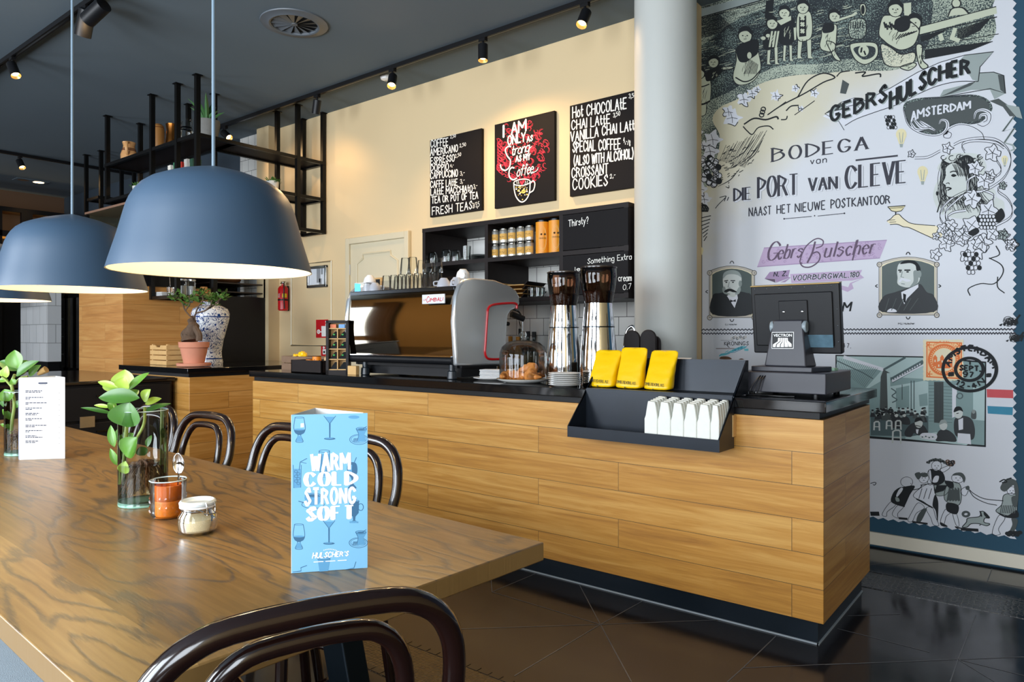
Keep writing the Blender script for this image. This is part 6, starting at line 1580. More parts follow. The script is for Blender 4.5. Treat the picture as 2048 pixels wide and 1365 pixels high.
# ------------------------------------------------------------------ cream wall: door, panel, picture, extinguisher, signs
dl, dr, dt = at(704, 500, y=CW).x, at(814, 500, y=CW).x, at(704, 490, y=CW).z
t = struct(MB().box(dl, dr, CW - .02, CW - .001, .01, dt).build('door_1', cream2, bev=.003), 'cream panelled door in the back wall')
m = MB(); fx0, fx1 = dl - .055, dr + .055
for bx in ((fx0, dl, .0, dt + .06), (dr, fx1, .0, dt + .06), (dl, dr, dt, dt + .06)): m.box(bx[0], bx[1], CW - .04, CW - .001, bx[2], bx[3])
struct(m.build('trim_8', cream2, bev=.006), 'moulded frame of the cream door')
def moulding(x0, x1, z0, z1, notch, y, w_, name, par=None):
    pts = [(x0 + notch, z1), (x1 - notch, z1), (x1 - notch, z1 - notch * .45), (x1, z1 - notch), (x1, z0), (x0, z0), (x0, z1 - notch), (x0 + notch, z1 - notch * .45)] if notch else [(x0, z1), (x1, z1), (x1, z0), (x0, z0)]
    b = MB(); b.tube([(x, y, z) for x, z in pts], w_, 6, closed=True); return b.build(name, cream2, par)
moulding(dl + .1, dr - .1, 1.15, at(740, 512, y=CW).z + .02, .09, CW - .02, .012, 'door_panel', t)
for z in (1.853, 1.2): MB().cyl((dl - .004, CW - .024, z - .05), (dl - .004, CW - .024, z + .05), .008, n=10).build('hinge', alu, t)
MB().box(dr - .07, dr - .05, CW - .06, CW - .02, 1.04, 1.06).build('handle', alu, t)
o = MB(); x_, z_ = at(757, 563, y=CW).x, at(757, 563, y=CW).z
o = o.box(x_ - .08, x_ + .08, CW - .035, CW - .021, z_ - .06, z_ + .03).build('framed_notice', pine); tag(o, 'small pine-framed notice on the cream door behind the cups', 'sign')
MB().box(x_ - .06, x_ + .06, CW - .0365, CW - .035, z_ - .045, z_ + .015).build('notice_face', black_plast, o)
pz0, pz1 = 1.12, at(660, 523, y=CW).z
struct(moulding(at(584, 600, y=CW).x, at(664, 600, y=CW).x, pz0, pz1, 0, CW - .003, .014, 'trim_9'), 'raised cream moulding around the wall panel')
pa, pb = at(614, 577, y=CW - .02), at(653, 530, y=CW - .02)
t = thing('picture_frame', 'silver-framed picture on the cream wall above the red sign', 'picture', ((pa.x + pb.x) / 2, CW - .012, pa.z))
m = MB(); fw = .03; X0_, X1_, Z0_, Z1_ = pa.x, pb.x, pa.z, pb.z
for bx in ((X0_, X1_, Z0_, Z0_ + fw), (X0_, X1_, Z1_ - fw, Z1_), (X0_, X0_ + fw, Z0_, Z1_), (X1_ - fw, X1_, Z0_, Z1_)): m.box(bx[0], bx[1], CW - .028, CW - .001, bx[2], bx[3])
m.build('frame', alu, t, w=True, bev=.006)
MB().box(X0_ + fw, X1_ - fw, CW - .012, CW - .004, Z0_ + fw, Z1_ - fw).build('print', mat('pale_print', '#D5DAE0', .2), t, w=True)
m = MB(); cx = (X0_ + X1_) / 2; cz = (Z0_ + Z1_) / 2; 
for bx in ((-.01, .05, -.06, .08), (.06, .09, .02, .09), (.03, .07, -.09, -.02)): m.box(cx + bx[0], cx + bx[1], CW - .0126, CW - .0121, cz + bx[2], cz + bx[3])
m.build('drawing', mat('grey_print', '#8A8E92', .4), t, w=True)
ez0, ez1 = at(567, 622, y=CW - .06).z, at(567, 572, y=CW - .06).z; ex = at(567, 600, y=CW - .06).x
t = thing('fire_extinguisher', 'red fire extinguisher on the cream wall right of the tiles', 'fire extinguisher', (ex, CW - .065, ez0))
h = ez1 - ez0; r = .052
MB().lathe([(0, 0), (r * .8, .0), (r, .012), (r, h - .03), (r * .75, h - .008), (r * .3, h + .005), (r * .3, h + .02), (0, h + .02)], n=28).build('cylinder', red_m, t)
MB().lathe([(r + .0012, h * .40), (r + .002, h * .43), (r + .0012, h * .46)], n=28).build('strap', black_plast, t)
def wrap(nm, mm, a0, a1, z0, z1, rr_=r + .0007):
    b = MB(); n_ = 8
    for q in range(n_):
        u0, u1 = a0 + (a1 - a0) * q / n_, a0 + (a1 - a0) * (q + 1) / n_
        b.poly([(rr_ * math.cos(u0), rr_ * math.sin(u0), z0), (rr_ * math.cos(u1), rr_ * math.sin(u1), z0), (rr_ * math.cos(u1), rr_ * math.sin(u1), z1), (rr_ * math.cos(u0), rr_ * math.sin(u0), z1)])
    return b.build(nm, mm, t)
wrap('yellow_label', mat('yellow_label', '#E8C81E', .5), -.75, .2, h * .52, h * .68)
for q in range(5): wrap('white_print', white_paper, -1.75, -1.2 - .1 * (q % 2), h * (.52 + .035 * q), h * (.535 + .035 * q))
m = MB(); m.box(-.035, .04, -.01, .01, h + .02, h + .03); m.box(-.03, .05, -.008, .008, h + .035, h + .042); m.cyl((0, 0, h + .02), (0, 0, h + .036), .012, n=12); m.build('valve_lever', chrome, t)
m = MB(); m.tube(cat_rom([(.03, -.01, h + .025), (.06, -.03, h - .01), (.058, -.03, h * .5), (.055, -.02, .02)], 5), .006, 8); m.build('hose', black_plast, t)
m = MB(); m.box(-.012, .012, .05, .064, .0, h); m.build('wall_bracket', dark_chrome, t)
red_sign = mat('red_sign', '#C41420', .45); yw = CW - .004
def sign(pts, lb):
    a, b_ = at(*pts[0], y=yw), at(*pts[1], y=yw); t = thing('safety_sign', lb, 'sign', ((a.x + b_.x) / 2, CW, b_.z))
    f = MB().box(a.x, b_.x, yw, CW - .001, b_.z, a.z).build('sign_plate', red_sign, t, w=True); return t, f
pl = Plane((0, yw - .0004, 0), (1, 0, 0), (0, 0, 1), .0004)
t, f = sign(((632, 640), (656, 676)), 'red fire hose sign on the wall panel beside the tea rack')
ar = Art(pl, [white_por], (520, 520, 6.827)); ar.ringp(800, 982, 17, 22, .012, white_por); ar.disc(800, 982, 8, 10, white_por); ar.line('820,985 842,985', .01, white_por); ar.fill('838,905 908,905 908,1046 842,1048', white_por); ar.line('897,835 897,858', .01, white_por); ar.line('897,870 897,905', .01, white_por); ar.build('white_symbol', f)
t, f = sign(((642, 692), (662, 725)), 'lower red sign half hidden behind the tea rack')
ar = Art(pl, [white_por, black_plast], (520, 520, 6.827)); ar.fill('855,1222 908,1220 908,1290 858,1292', white_por); ar.fill('866,1245 888,1245 888,1275 866,1275', black_plast, k=2); ar.ringp(870, 1200, 8, 9, .01, white_por); ar.disc(884, 1198, 5, 5, white_por); ar.build('white_symbol', f)
sw = at(622, 735, y=CW).x
# ------------------------------------------------------------------ shorter counter: crate, bonsai, vase
t = thing('wooden_crate', 'pale slatted wooden crate left of the terracotta pot', 'crate', (-5.98, 3.02, WT), .0)
xa, xb = at(300, 700, y=2.98).x, at(333, 700, y=2.98).x; h = at(318, 690, y=2.98).z - WT; D = .42
m = MB(); n_ = 4; sl = h / n_
for i in range(n_):
    z0, z1 = WT + i * sl + .002, WT + (i + 1) * sl - .006
    if i == n_ - 1:
        w_ = xb - xa; m.prism([(xa, 2.98, z0), (xb, 2.98, z0), (xb, 2.98, z1), (xa + w_ * .64, 2.98, z1), (xa + w_ * .6, 2.98, z1 - .016), (xa + w_ * .4, 2.98, z1 - .016), (xa + w_ * .34, 2.98, z1), (xa, 2.98, z1)][::-1], (0, .01, 0))
    else: m.box(xa, xb, 2.98, 2.99, z0, z1)
    m.box(xa, xb, 2.98 + D - .01, 2.98 + D, z0, z1); m.box(xb - .008, xb, 2.99, 2.98 + D - .01, z0, z1); m.box(xa, xa + .008, 2.99, 2.98 + D - .01, z0, z1)
for x in (xa + .01, xb - .03):
    for y in (2.992, 2.98 + D - .03): m.box(x, x + .02, y, y + .02, WT, WT + h + .004)
m.box(xa + .008, xb - .008, 2.99, 2.98 + D - .01, WT + .003, WT + .008); m.build('slatted_sides', pine, t, w=True)
terra = mat('terracotta', '#D08A6E', .8, var=.07, scale=12); ps = at(390, 727, y=2.95)
cx, cy_ = at(388, 727, y=3.02).x, 3.02
t = thing('bonsai_tree', 'small ficus tree in a terracotta pot on the black worktop', 'potted plant', (cx, cy_, WT)); sc = 5.6 / 1420
MB().lathe([(0, .004), (.13, .004), (.135, .012), (.135, .028), (.128, .03), (.12, .014), (0, .014)], n=40).build('pot_saucer', terra, t)
MB().lathe([(0, .0145), (.078, .0145), (.108, .155), (.117, .16), (.121, .205), (.112, .205), (.106, .16), (.1, .17), (0, .175)], n=40).build('pot', terra, t)
bark = mat('ficus_bark', '#5E4A3A', .85, var=.3, scale=30, bump=.5, bscale=60)
cz = lambda px, py: Vector(((at(px, 600, y=cy_).x - cx), 0, at(px, py, y=cy_).z - WT))
m = MB(); tk = cat_rom([cz(383, 682), cz(382, 668), cz(386, 655), cz(384, 643), cz(386, 634)], 5); m.tube(tk, [.078 - .0031 * q + .007 * math.sin(q * 1.3) for q in range(len(tk))], 14)
m.tube(cat_rom([cz(372, 684), cz(366, 670), cz(372, 662), cz(382, 656)], 5), .020, 8); m.tube(cat_rom([cz(398, 682), cz(398, 670), cz(390, 655)], 5), .026, 8)
brs = [((385, 642), (375, 622), (360, 606), (352, 594)), ((385, 642), (395, 628), (412, 622), (425, 612)), ((386, 636), (400, 615), (405, 600), (402, 585)), ((412, 622), (430, 608), (440, 598), (448, 592)), ((375, 622), (380, 605), (382, 592)), ((425, 612), (424, 600), (428, 588))]
for b_ in brs: m.tube(cat_rom([cz(*q) + Vector((0, .02 * math.sin(q[0]), 0)) for q in b_], 4), .006, 6)
m.build('trunk', bark, t)
r_ = random.Random(8); lv = MB()
for ccx, ccy, R_, n_ in ((352, 594, 10, 26), (372, 606, 10, 22), (380, 600, 8, 14), (402, 590, 12, 34), (418, 602, 10, 24), (435, 596, 11, 26), (448, 592, 9, 22), (395, 602, 8, 12), (426, 610, 7, 10)):
    c = cz(ccx, ccy)
    for i in range(n_):
        d = Vector((r_.uniform(-1, 1), r_.uniform(-1, 1), r_.uniform(-.8, 1))); p0 = c + d * (R_ * sc * .9); dr_ = Vector((r_.uniform(-1, 1), r_.uniform(-1, 1), r_.uniform(-.4, .9))).normalized()
        leafmesh(lv, p0, p0 + dr_ * .05, .026, (r_.uniform(-.4, .4), -.5, .8), .2, 3)
lv.build('foliage', mat('ficus_leaf', '#4A6B2C', .4, var=.35, scale=25), t, fixn=False)
def delft():
    m, tt, b = nt('blue_white_glaze')
    tc = N(tt, 'ShaderNodeTexCoord'); v = N(tt, 'ShaderNodeTexNoise'); v.inputs['Scale'].default_value = 17; v.inputs['Detail'].default_value = 1.2; v.inputs['Distortion'].default_value = 2.6; L(tt, tc.outputs['Object'], v.inputs['Vector'])
    n2 = N(tt, 'ShaderNodeTexVoronoi', feature='F1'); n2.inputs['Scale'].default_value = 15; L(tt, tc.outputs['Object'], n2.inputs['Vector'])
    a = math_n(tt, 'ABSOLUTE', math_n(tt, 'SUBTRACT', v.outputs[0], 0.5)); s1 = math_n(tt, 'LESS_THAN', a, 0.035); s2 = math_n(tt, 'LESS_THAN', math_n(tt, 'ADD', n2.outputs['Distance'], math_n(tt, 'MULTIPLY', v.outputs[0], .5)), 0.42)
    s = N(tt, 'ShaderNodeSeparateXYZ'); L(tt, tc.outputs['Object'], s.inputs[0]); z = s.outputs[2]
    bands = math_n(tt, 'LESS_THAN', math_n(tt, 'ABSOLUTE', math_n(tt, 'SUBTRACT', z, 0.055)), 0.006); b2 = math_n(tt, 'LESS_THAN', math_n(tt, 'ABSOLUTE', math_n(tt, 'SUBTRACT', z, 0.425)), 0.005)
    f = math_n(tt, 'MAXIMUM', math_n(tt, 'MAXIMUM', s1, s2), math_n(tt, 'MAXIMUM', bands, b2))
    mx = N(tt, 'ShaderNodeMix', data_type='RGBA'); L(tt, f, mx.inputs['Factor']); mx.inputs['A'].default_value = lin('#E4E6E8'); mx.inputs['B'].default_value = lin('#1E3F7C'); L(tt, mx.outputs['Result'], b.inputs['Base Color']); b.inputs['Roughness'].default_value = .12
    return m
vy = 3.3; vx = at(421, 660, y=vy).x; vh = at(421, 604, y=vy).z - WT
t = thing('ceramic_vase', 'tall blue and white ceramic vase behind the ficus tree', 'vase', (vx, vy, WT))
s = vh / .48
MB().lathe([(r * s, z * s) for r, z in [(0, 0), (.088, 0), (.09, .02), (.082, .06), (.08, .1), (.092, .18), (.118, .28), (.135, .35), (.138, .39), (.125, .425), (.09, .445), (.06, .455), (.055, .47), (.062, .48), (.05, .48), (0, .46)]], n=48).build('vase_body', delft(), t)
# ------------------------------------------------------------------ the printed mural
def paper():
    m, t, b = nt('mural_paper')
    x, y, z = posxyz(t)
    nz = N(t, 'ShaderNodeTexNoise'); nz.inputs['Scale'].default_value = 3.0; nz.inputs['Detail'].default_value = 6; L(t, vec(t, x, z), nz.inputs['Vector'])
    # aged beige print tone near the old engraving in the upper left corner
    u = math_n(t, 'ADD', math_n(t, 'MULTIPLY', math_n(t, 'ADD', x, 1.9), 0.62), math_n(t, 'MULTIPLY', math_n(t, 'SUBTRACT', 3.4, z), 0.80))
    f = math_n(t, 'ADD', u, math_n(t, 'MULTIPLY', math_n(t, 'SUBTRACT', nz.outputs[0], .5), .55))
    L(t, ramp(t, math_n(t, 'MULTIPLY', f, .5), ((0.28, '#C9C3A6'), (0.50, '#C9C4AE'), (0.66, '#CBCED4'), (1.0, '#CBCED5'))), b.inputs['Base Color'])
    b.inputs['Roughness'].default_value = 0.5
    return m
def engrave(name, c1, c2, thr, sc=140, soft=.06):
    m, t, b = nt(name)
    x, y, z = posxyz(t)
    n1 = N(t, 'ShaderNodeTexNoise'); n1.inputs['Scale'].default_value = sc; n1.inputs['Detail'].default_value = 2; L(t, vec(t, x, z), n1.inputs['Vector'])
    n2 = N(t, 'ShaderNodeTexNoise'); n2.inputs['Scale'].default_value = 5; n2.inputs['Detail'].default_value = 4; L(t, vec(t, x, z), n2.inputs['Vector'])
    f = math_n(t, 'ADD', n1.outputs[0], math_n(t, 'MULTIPLY', math_n(t, 'SUBTRACT', n2.outputs[0], .5), .55))
    L(t, ramp(t, f, ((thr - soft, c1), (thr + soft, c2))), b.inputs['Base Color']); b.inputs['Roughness'].default_value = .6
    return m
paper_m = paper()
eng_d = engrave('engraving_dark', '#131F26', '#7F9189', .60); eng_m = engrave('engraving_mid', '#2A3A3C', '#A9B3A2', .50); eng_l = engrave('engraving_light', '#5C6C66', '#C9C9B2', .42)
pr_skin = mat('print_cream', '#B9BFA9', .6); pr_white = mat('print_white', '#D2D5DD', .6); pr_gray = mat('print_grey', '#8F9A98', .6); pr_dgray = mat('print_dark_grey', '#3C4444', .6); pr_beige = mat('print_beige', '#E2D8B8', .6)
pr_purple = mat('print_purple', '#B5A0BF', .6); pr_dpurple = mat('print_dark_purple', '#544058', .6); pr_mpurple = mat('print_mid_purple', '#9A82A6', .6); pr_frame = mat('print_frame', '#B9B2A6', .6); pr_bg = mat('print_portrait_ground', '#4A5756', .6, var=.3, scale=4); pr_face = mat('print_face', '#C3C9C6', .6, var=.08, scale=14); pr_face_d = mat('print_face_shade', '#7F8A88', .6); pr_suit = mat('print_suit', '#171D22', .6, var=.3, scale=9)
pr_teal = mat('print_teal', '#5FB7C4', .6); pr_orange = mat('print_orange', '#E0702A', .6); pr_orange_l = mat('print_pale_orange', '#EFC48E', .6); pr_red = mat('print_red', '#C24148', .6, var=.12, scale=20); pr_blue = mat('print_blue', '#1F7F9E', .6, var=.15, scale=20); pr_navy = mat('print_navy', '#1E1F2E', .6); pr_brown = mat('print_brown', '#5A3A22', .6); pr_bulb = mat('print_bulb', '#D9CFA4', .6)
cafe_l = mat('print_cafe_light', '#A9C0C0', .6, var=.1, scale=5); cafe_m = mat('print_cafe_mid', '#7A9494', .6, var=.15, scale=5); cafe_d = mat('print_cafe_dark', '#45595C', .6, var=.2, scale=6)
MY = MW - 0.004
mural = thing('mural', 'large black and white printed mural with old lettering on the dark blue wall', 'mural', (.0, MY, 1.7))
mp = Plane((0, MY, 0), (1, 0, 0), (0, 0, 1), .0002)
# paper with zigzag edge: measured right edge and bottom edge
xr = at(2033, 600, y=MY).x; ztop = at(1389, 28, y=MY).z; zbot = at(1741, 1037, y=MY).z; xl = -1.945
pts = []; n = int((xr - xl) / .026)
for i in range(n): x = xl + (xr - xl) * i / n; pts.append(Vector((x, zbot + (.0 if i % 2 else .012))))
n = int((ztop - zbot) / .022)
for i in range(n): z = zbot + (ztop - zbot) * i / n; pts.append(Vector((xr - (.016 if i % 2 else 0), z)))
n = int((xr - xl) / .03)
for i in range(n): x = xr - (xr - xl) * i / n; pts.append(Vector((x, ztop - (.012 if i % 2 else 0))))
pts.append(Vector((xl, ztop))); pts.append(Vector((xl, zbot)))
b = MB(); b.prism([(p.x, MY, p.y) for p in pts], (0, .003, 0)); b.build('paper_sheet', paper_m, mural, w=True, flat=True)
INKS = [ink, eng_d, eng_m, eng_l, pr_skin, pr_white, pr_gray, pr_dgray, pr_beige, pr_purple, pr_dpurple, pr_mpurple, pr_frame, pr_bg, pr_face, pr_face_d, pr_suit, pr_teal, pr_orange, pr_orange_l, pr_red, pr_blue, pr_navy, pr_brown, pr_bulb, cafe_l, cafe_m, cafe_d]
CA, CB, CCr, CD, CE, CF, CG, CH = (1370, 0, 5.935), (1700, 0, 5.885), (1370, 200, 5.935), (1700, 220, 4.874), (1390, 470, 4.096), (1670, 640, 5.249), (1720, 900, 6.204), (1380, 640, 11.378)
def art(k=1): return Art(mp, INKS, (0, 0, 1), k)
rm = random.Random(77)

# --- upper engraving: children under the trees
ar = art(1); ar.c = (0, 0, 1)
ar.fill('1388,36 1520,0 1700,-20 1960,-20 1985,20 1990,70 1950,95 1850,118 1790,140 1700,142 1640,148 1580,152 1520,168 1480,196 1440,215 1425,240 1440,275 1430,330 1410,380 1388,430', eng_m, True)
ar.fill('1388,90 1440,60 1520,20 1700,-20 1850,-20 1860,60 1845,105 1790,120 1700,118 1640,128 1560,132 1500,158 1450,188 1388,200', eng_d, True, 2)
ar.fill('1388,45 1450,25 1445,60 1388,95', eng_m, True, 3)
ar.c = CA
for i in range(26): y = 240 + i * 9; ar.line([(120, y), (400 + 8 * i, y - 70 - i * 2)], .0035, ink, k=3)
for i in range(34): x = 330 + i * 45; ar.line([(x, 870 - i * 10), (x + 90, 850 - i * 11)], .006, ink, k=3)
ar.line([(1010, 0), (1000, 120), (990, 240)], .05, ink, smooth=True, k=3); ar.line([(110, 240), (950, 15)], .006, ink, k=3)
ar.fill('100,130 940,-95 980,-20 110,228', pr_gray, k=4); ar.line('110,228 990,-20', .007, ink, k=5)
for i in range(420):
    x, y = rm.uniform(115, 2000), rm.uniform(60, 1000)
    if y > 930 - (x - 200) * .16: continue
    q = rm.uniform(25, 90); ar.line([(x, y), (x + q, y - q * .28 + rm.uniform(-12, 12)), (x + 2 * q, y - q * .5)], rm.uniform(.002, .005), ink if i % 3 else pr_skin, k=3, smooth=True, taper=True)
def head(x, y, r, tilt=0, hat=None, k=5):
    ar.disc(x, y, r * 1.14, r * 1.18, ink, k); ar.disc(x + tilt * .1 * r, y + r * .08, r * .92, r, pr_skin, k + 1)
    ar.fill([(x - r * 1.1, y - r * .05), (x - r * .7, y - r * 1.1), (x + r * .3, y - r * 1.3), (x + r * 1.1, y - r * .6), (x + r * .95, y - r * .1), (x + r * .3, y - r * .6), (x - r * .5, y - r * .5)], ink, True, k + 2)
    for s in (-.35, .3): ar.disc(x + s * r + tilt * .15 * r, y + r * .05, r * .13, r * .09, ink, k + 2, 8)
    ar.line([(x - r * .22 + tilt * .15 * r, y + r * .55), (x + r * .22 + tilt * .15 * r, y + r * .52)], .0035, ink, k=k + 2); ar.line([(x + tilt * .2 * r, y + r * .1), (x + r * .12 + tilt * .2 * r, y + r * .32)], .0025, ink, k=k + 2)
def body(pts, fillm, k=5, wd=.005, smooth=True):
    ar.fill(pts, fillm, smooth, k)
    q = nums(pts); mx_ = sum(p[0] for p in q) / len(q); my_ = sum(p[1] for p in q) / len(q); sx_ = (max(p[0] for p in q) - min(p[0] for p in q)) * .26; sy_ = (max(p[1] for p in q) - min(p[1] for p in q)) * .26
    for i in range(9 if sx_ > 30 else 0): x0 = mx_ + sx_ * rm.uniform(-.6, 1); y0 = my_ + sy_ * rm.uniform(-1, .7); ar.line([(x0, y0), (x0 - sx_ * .25, y0 + sy_ * .35), (x0 - sx_ * .3, y0 + sy_ * .6)], .003, pr_skin if fillm is ink else ink, k=k + 1, smooth=True, taper=True)
    ar.line(pts, wd, ink, True, k + 1, smooth)
def legs(x, y, h, s, k=5):
    for d in (-s, s): body([(x + d - s * .55, y), (x + d + s * .55, y), (x + d + s * .35 + d * .2, y + h * .85), (x + d + s * .8 + d * .3, y + h), (x + d - s * .5 + d * .2, y + h * .97)], pr_skin, k, .003, False)
# boy, lower left; child behind; girl with apron
body('118,920 270,920 310,1000 300,1190 260,1230 240,1365 118,1365 110,1200', pr_skin); head(172, 870, 62, 0); ar.line('118,1200 200,1240 300,1200', .012, ink, smooth=True, k=7); ar.line('180,1060 185,1180', .004, ink, k=7); ar.line('120,1010 200,1030 290,1000', .008, ink, smooth=True, k=7)
body('260,860 420,790 440,850 350,930 260,960', ink); head(345, 735, 62, -1); body('440,800 560,790 560,815 450,830', pr_skin)
body('620,560 850,470 870,600 900,820 800,970 640,1010 570,920 610,720', pr_skin); ar.fill('620,560 850,470 870,620 780,700 720,740 640,720', ink, True, 7); head(715, 420, 82, 0)
for i in range(9): ar.line([(700 + i * 18, 880), (770 + i * 12, 700 + i * 8)], .004, ink, k=8)
ar.disc(765, 660, 26, 40, pr_skin, 9); ar.line('600,920 700,970 800,940 900,830', .008, ink, smooth=True, k=8); ar.fill('480,355 530,350 540,460 500,620 440,520 430,450', eng_d, True, 7)
# boy with stripes, boy with scarf, man with crosses
body('960,360 1130,330 1130,440 1070,560 950,590 930,470', ink); head(1030, 275, 66, 1)
for x in (1005, 1045, 1080): ar.line([(x + 30, 370), (x, 560)], .012, pr_skin, k=7)
ar.disc(930, 455, 28, 22, pr_skin, 8); ar.disc(985, 425, 24, 22, pr_skin, 8); legs(1040, 560, 210, 40)
body('1110,250 1280,210 1300,400 1260,520 1120,500', ink); head(1180, 150, 66, 0); ar.fill('1090,250 1260,190 1260,240 1140,300', pr_skin, k=8); legs(1220, 540, 190, 34)
body('1340,170 1490,150 1500,440 1340,470', pr_skin); ar.fill('1355,200 1440,185 1440,430 1355,440', ink, k=7); head(1400, 85, 70, 0)
for y in (215, 290, 370): ar.line([(1375, y - 22), (1415, y + 22)], .012, pr_skin, k=9); ar.line([(1415, y - 22), (1375, y + 22)], .012, pr_skin, k=9)
legs(1420, 470, 230, 52); ar.fill('1290,330 1320,330 1320,470 1300,480', pr_skin, k=8)
# trumpeter and drum
body('1620,440 1640,330 1790,290 1800,420 1770,600 1640,600 1600,540', pr_skin); ar.fill('1650,290 1760,280 1760,370 1640,390', ink, True, 7); head(1770, 190, 66, 1); ar.line('1800,250 1980,190 2040,150', .016, pr_skin, k=9); ar.line('1800,262 1990,200', .004, ink, k=10)
body('1680,490 1780,520 1790,620 1850,720 1780,700 1720,590', pr_skin)
ar.c = CB
body('0,250 170,230 185,400 120,460 0,430', eng_m); body('120,60 175,50 190,130 160,190 125,150', pr_skin); ar.disc(152, 115, 22, 55, ink, 7)
for i in range(6): ar.line([(10 + 28 * i, 255), (8 + 28 * i, 330)], .005, ink, k=7)
body('0,560 40,510 270,500 330,560 310,680 180,760 60,700', pr_skin); ar.fill('40,580 150,540 290,560 280,660 150,700', eng_d, True, 7); ar.disc(160, 600, 62, 68, pr_skin, 8); ar.line('140,560 130,620', .01, ink, k=9); ar.line('165,600 185,650', .008, ink, k=9)
# two seated children
body('380,210 460,180 620,200 800,330 800,430 740,540 600,590 480,540 400,480 340,400', pr_skin); head(535, 105, 85, 0); head(760, 265, 85, -1)
ar.fill('540,230 690,190 700,330 600,380 530,330', ink, True, 8)
for i in range(8): ar.line([(400 + 22 * i, 260 + 18 * (i % 3)), (420 + 24 * i, 330 + 22 * (i % 2))], .009, ink, k=8)
for i in range(7): ar.line([(540 + 30 * i, 470 - 12 * i), (600 + 32 * i, 400 - 6 * i)], .006, ink, k=8)
body('370,520 480,560 600,640 760,620 740,740 560,790 420,760 375,650', eng_l); body('780,540 850,540 850,700 920,780 850,810 800,720', pr_skin); body('590,790 740,740 780,770 690,830', pr_skin)
# table rail and infant at the right
ar.fill('830,310 1720,80 1730,160 820,410', pr_skin, k=5); ar.line('820,315 1720,78', .005, ink, k=6); ar.line('820,412 1150,330 1730,200', .006, ink, k=6)
for i in range(16): ar.line([(830, 430 + i * 4), (1150 - i * 14, 345 + i * 8)], .003, ink, k=6); ar.line([(1260, 350 + i * 9), (1650 - i * 8, 225 + i * 9)], .003, ink, k=6)
ar.line('830,560 1750,400', .004, ink, k=6)
for i in range(14): ar.line([(880, 590 + i * 8), (1680 - i * 20, 520 + i * 8 - 30)], .0045, ink, k=6)
ar.line('1240,330 1200,450 1290,480', .02, pr_skin, k=7); ar.line('1060,400 1085,480', .02, pr_skin, k=7); ar.fill('1150,190 1200,100 1320,90 1390,160 1250,180', pr_skin, True, 7); ar.line('1150,200 1200,105 1320,90 1400,160', .007, ink, k=8, smooth=True); ar.disc(1250, 40, 50, 50, pr_skin, 7); ar.ringp(1250, 40, 52, 52, .005, ink, 8)
ar.line('60,860 180,850 150,900 340,870 360,910', .008, ink, smooth=True, k=6)
ar.fill('630,40 720,30 720,190 640,180', pr_skin, k=5)
ar.build('children_engraving', mural)
# --- leaves, grapes and sprays down the left edge
ar = art(2); ar.c = CA
def vineleaf(x, y, r, k=4, m_=None):
    p = []
    for i in range(20): a = 2 * PI * i / 20 + r; q = r * (.78 + .17 * math.cos(5 * a) + .08 * math.cos(10 * a + 1)) * rm.uniform(.86, 1.12); p.append((x + q * math.cos(a), y + q * math.sin(a)))
    ar.fill(p, m_ or pr_white, True, k); 
    for a in (0.2, 1.5, 2.9, 4.4): ar.line([(x, y), (x + r * .55 * math.cos(a), y + r * .55 * math.sin(a))], .004, ink, k=k + 1, taper=True)
    ar.line(p[:6], .005, ink, k=k + 1, smooth=True)
for x, y, r in ((700, 1180, 95), (800, 1110, 70), (1080, 1140, 75), (520, 1330, 90), (860, 1060, 45), (1540, 1110, 60), (1310, 1050, 55), (1380, 1290, 40)): vineleaf(x, y, r)
ar.line('1340,1150 1460,960 1640,870 1780,920 1640,980 1420,1110 1150,1250 980,1365', .008, ink, smooth=True, k=6); ar.line('1800,910 1850,860 1960,840', .007, ink, smooth=True, k=6)
ar.c = CCr
for x, y, r in ((560, 210, 120), (330, 470, 120), (300, 610, 110), (180, 1060, 95), (230, 1180, 90), (210, 540, 70), (160, 380, 60)): vineleaf(x, y, r)
for i in range(30):
    a = rm.uniform(0, 6.28); x, y = 310 + rm.uniform(-105, 110), 690 + i * 11
    r = 34; m_ = ink if i % 5 == 0 else pr_white; ar.disc(x, y, r, r, m_, 5); ar.ringp(x, y, r, r, .005, ink, 6, 18)
for i in range(22): x = 430 + i * 14; ar.line([(x - 20, 720 + 4 * i), (x + 60 + 9 * i, 560 - 8 * i + rm.uniform(-40, 20))], .0035, ink, k=5, taper=True)
for x0, y0, x1, y1 in ((640, 770, 935, 450), (530, 730, 820, 470), (700, 760, 920, 480), (390, 1030, 650, 815), (470, 820, 670, 720), (480, 1030, 520, 1010)): ar.line([(x0, y0), ((x0 + x1) / 2 + 20, (y0 + y1) / 2 + 25), (x1, y1)], .006, ink, smooth=True, k=5, taper=True)
ar.line('700,290 820,220 960,235 1080,200 1110,230', .010, ink, smooth=True, k=6); ar.line('690,315 740,370 800,410 870,330 990,310 1050,350', .007, ink, smooth=True, k=6); ar.line('1140,235 1200,230 1215,190', .007, ink, smooth=True, k=6); ar.line('1200,130 1260,75 1350,65', .008, ink, smooth=True, k=6); ar.line('1300,180 1540,10', .005, ink, k=6); ar.line('980,180 1200,20', .005, ink, k=6)
for i in range(3): ar.ringp(930 - 10 * i, 110 + 35 * i, 26, 24, .007, ink, 6, 16)
for i in range(60):
    x, y = rm.uniform(400, 900), rm.uniform(560, 1000)
    if x - 400 + (y - 560) * .9 < 560: ar.line([(x, y), (x + rm.uniform(10, 50), y - rm.uniform(6, 30))], .005, ink, k=5)
for i in range(12): ar.line([(120 + 10 * i, 1230 + 8 * (i % 4)), (180 + 9 * i, 1260 + 12 * (i % 3)), (160 + 10 * i, 1330)], .006, ink, smooth=True, k=5)
ar.line('410,1160 490,1145 400,1240 360,1290', .005, ink, smooth=True, k=5)
ar.c = (1348, 430, 2.904)
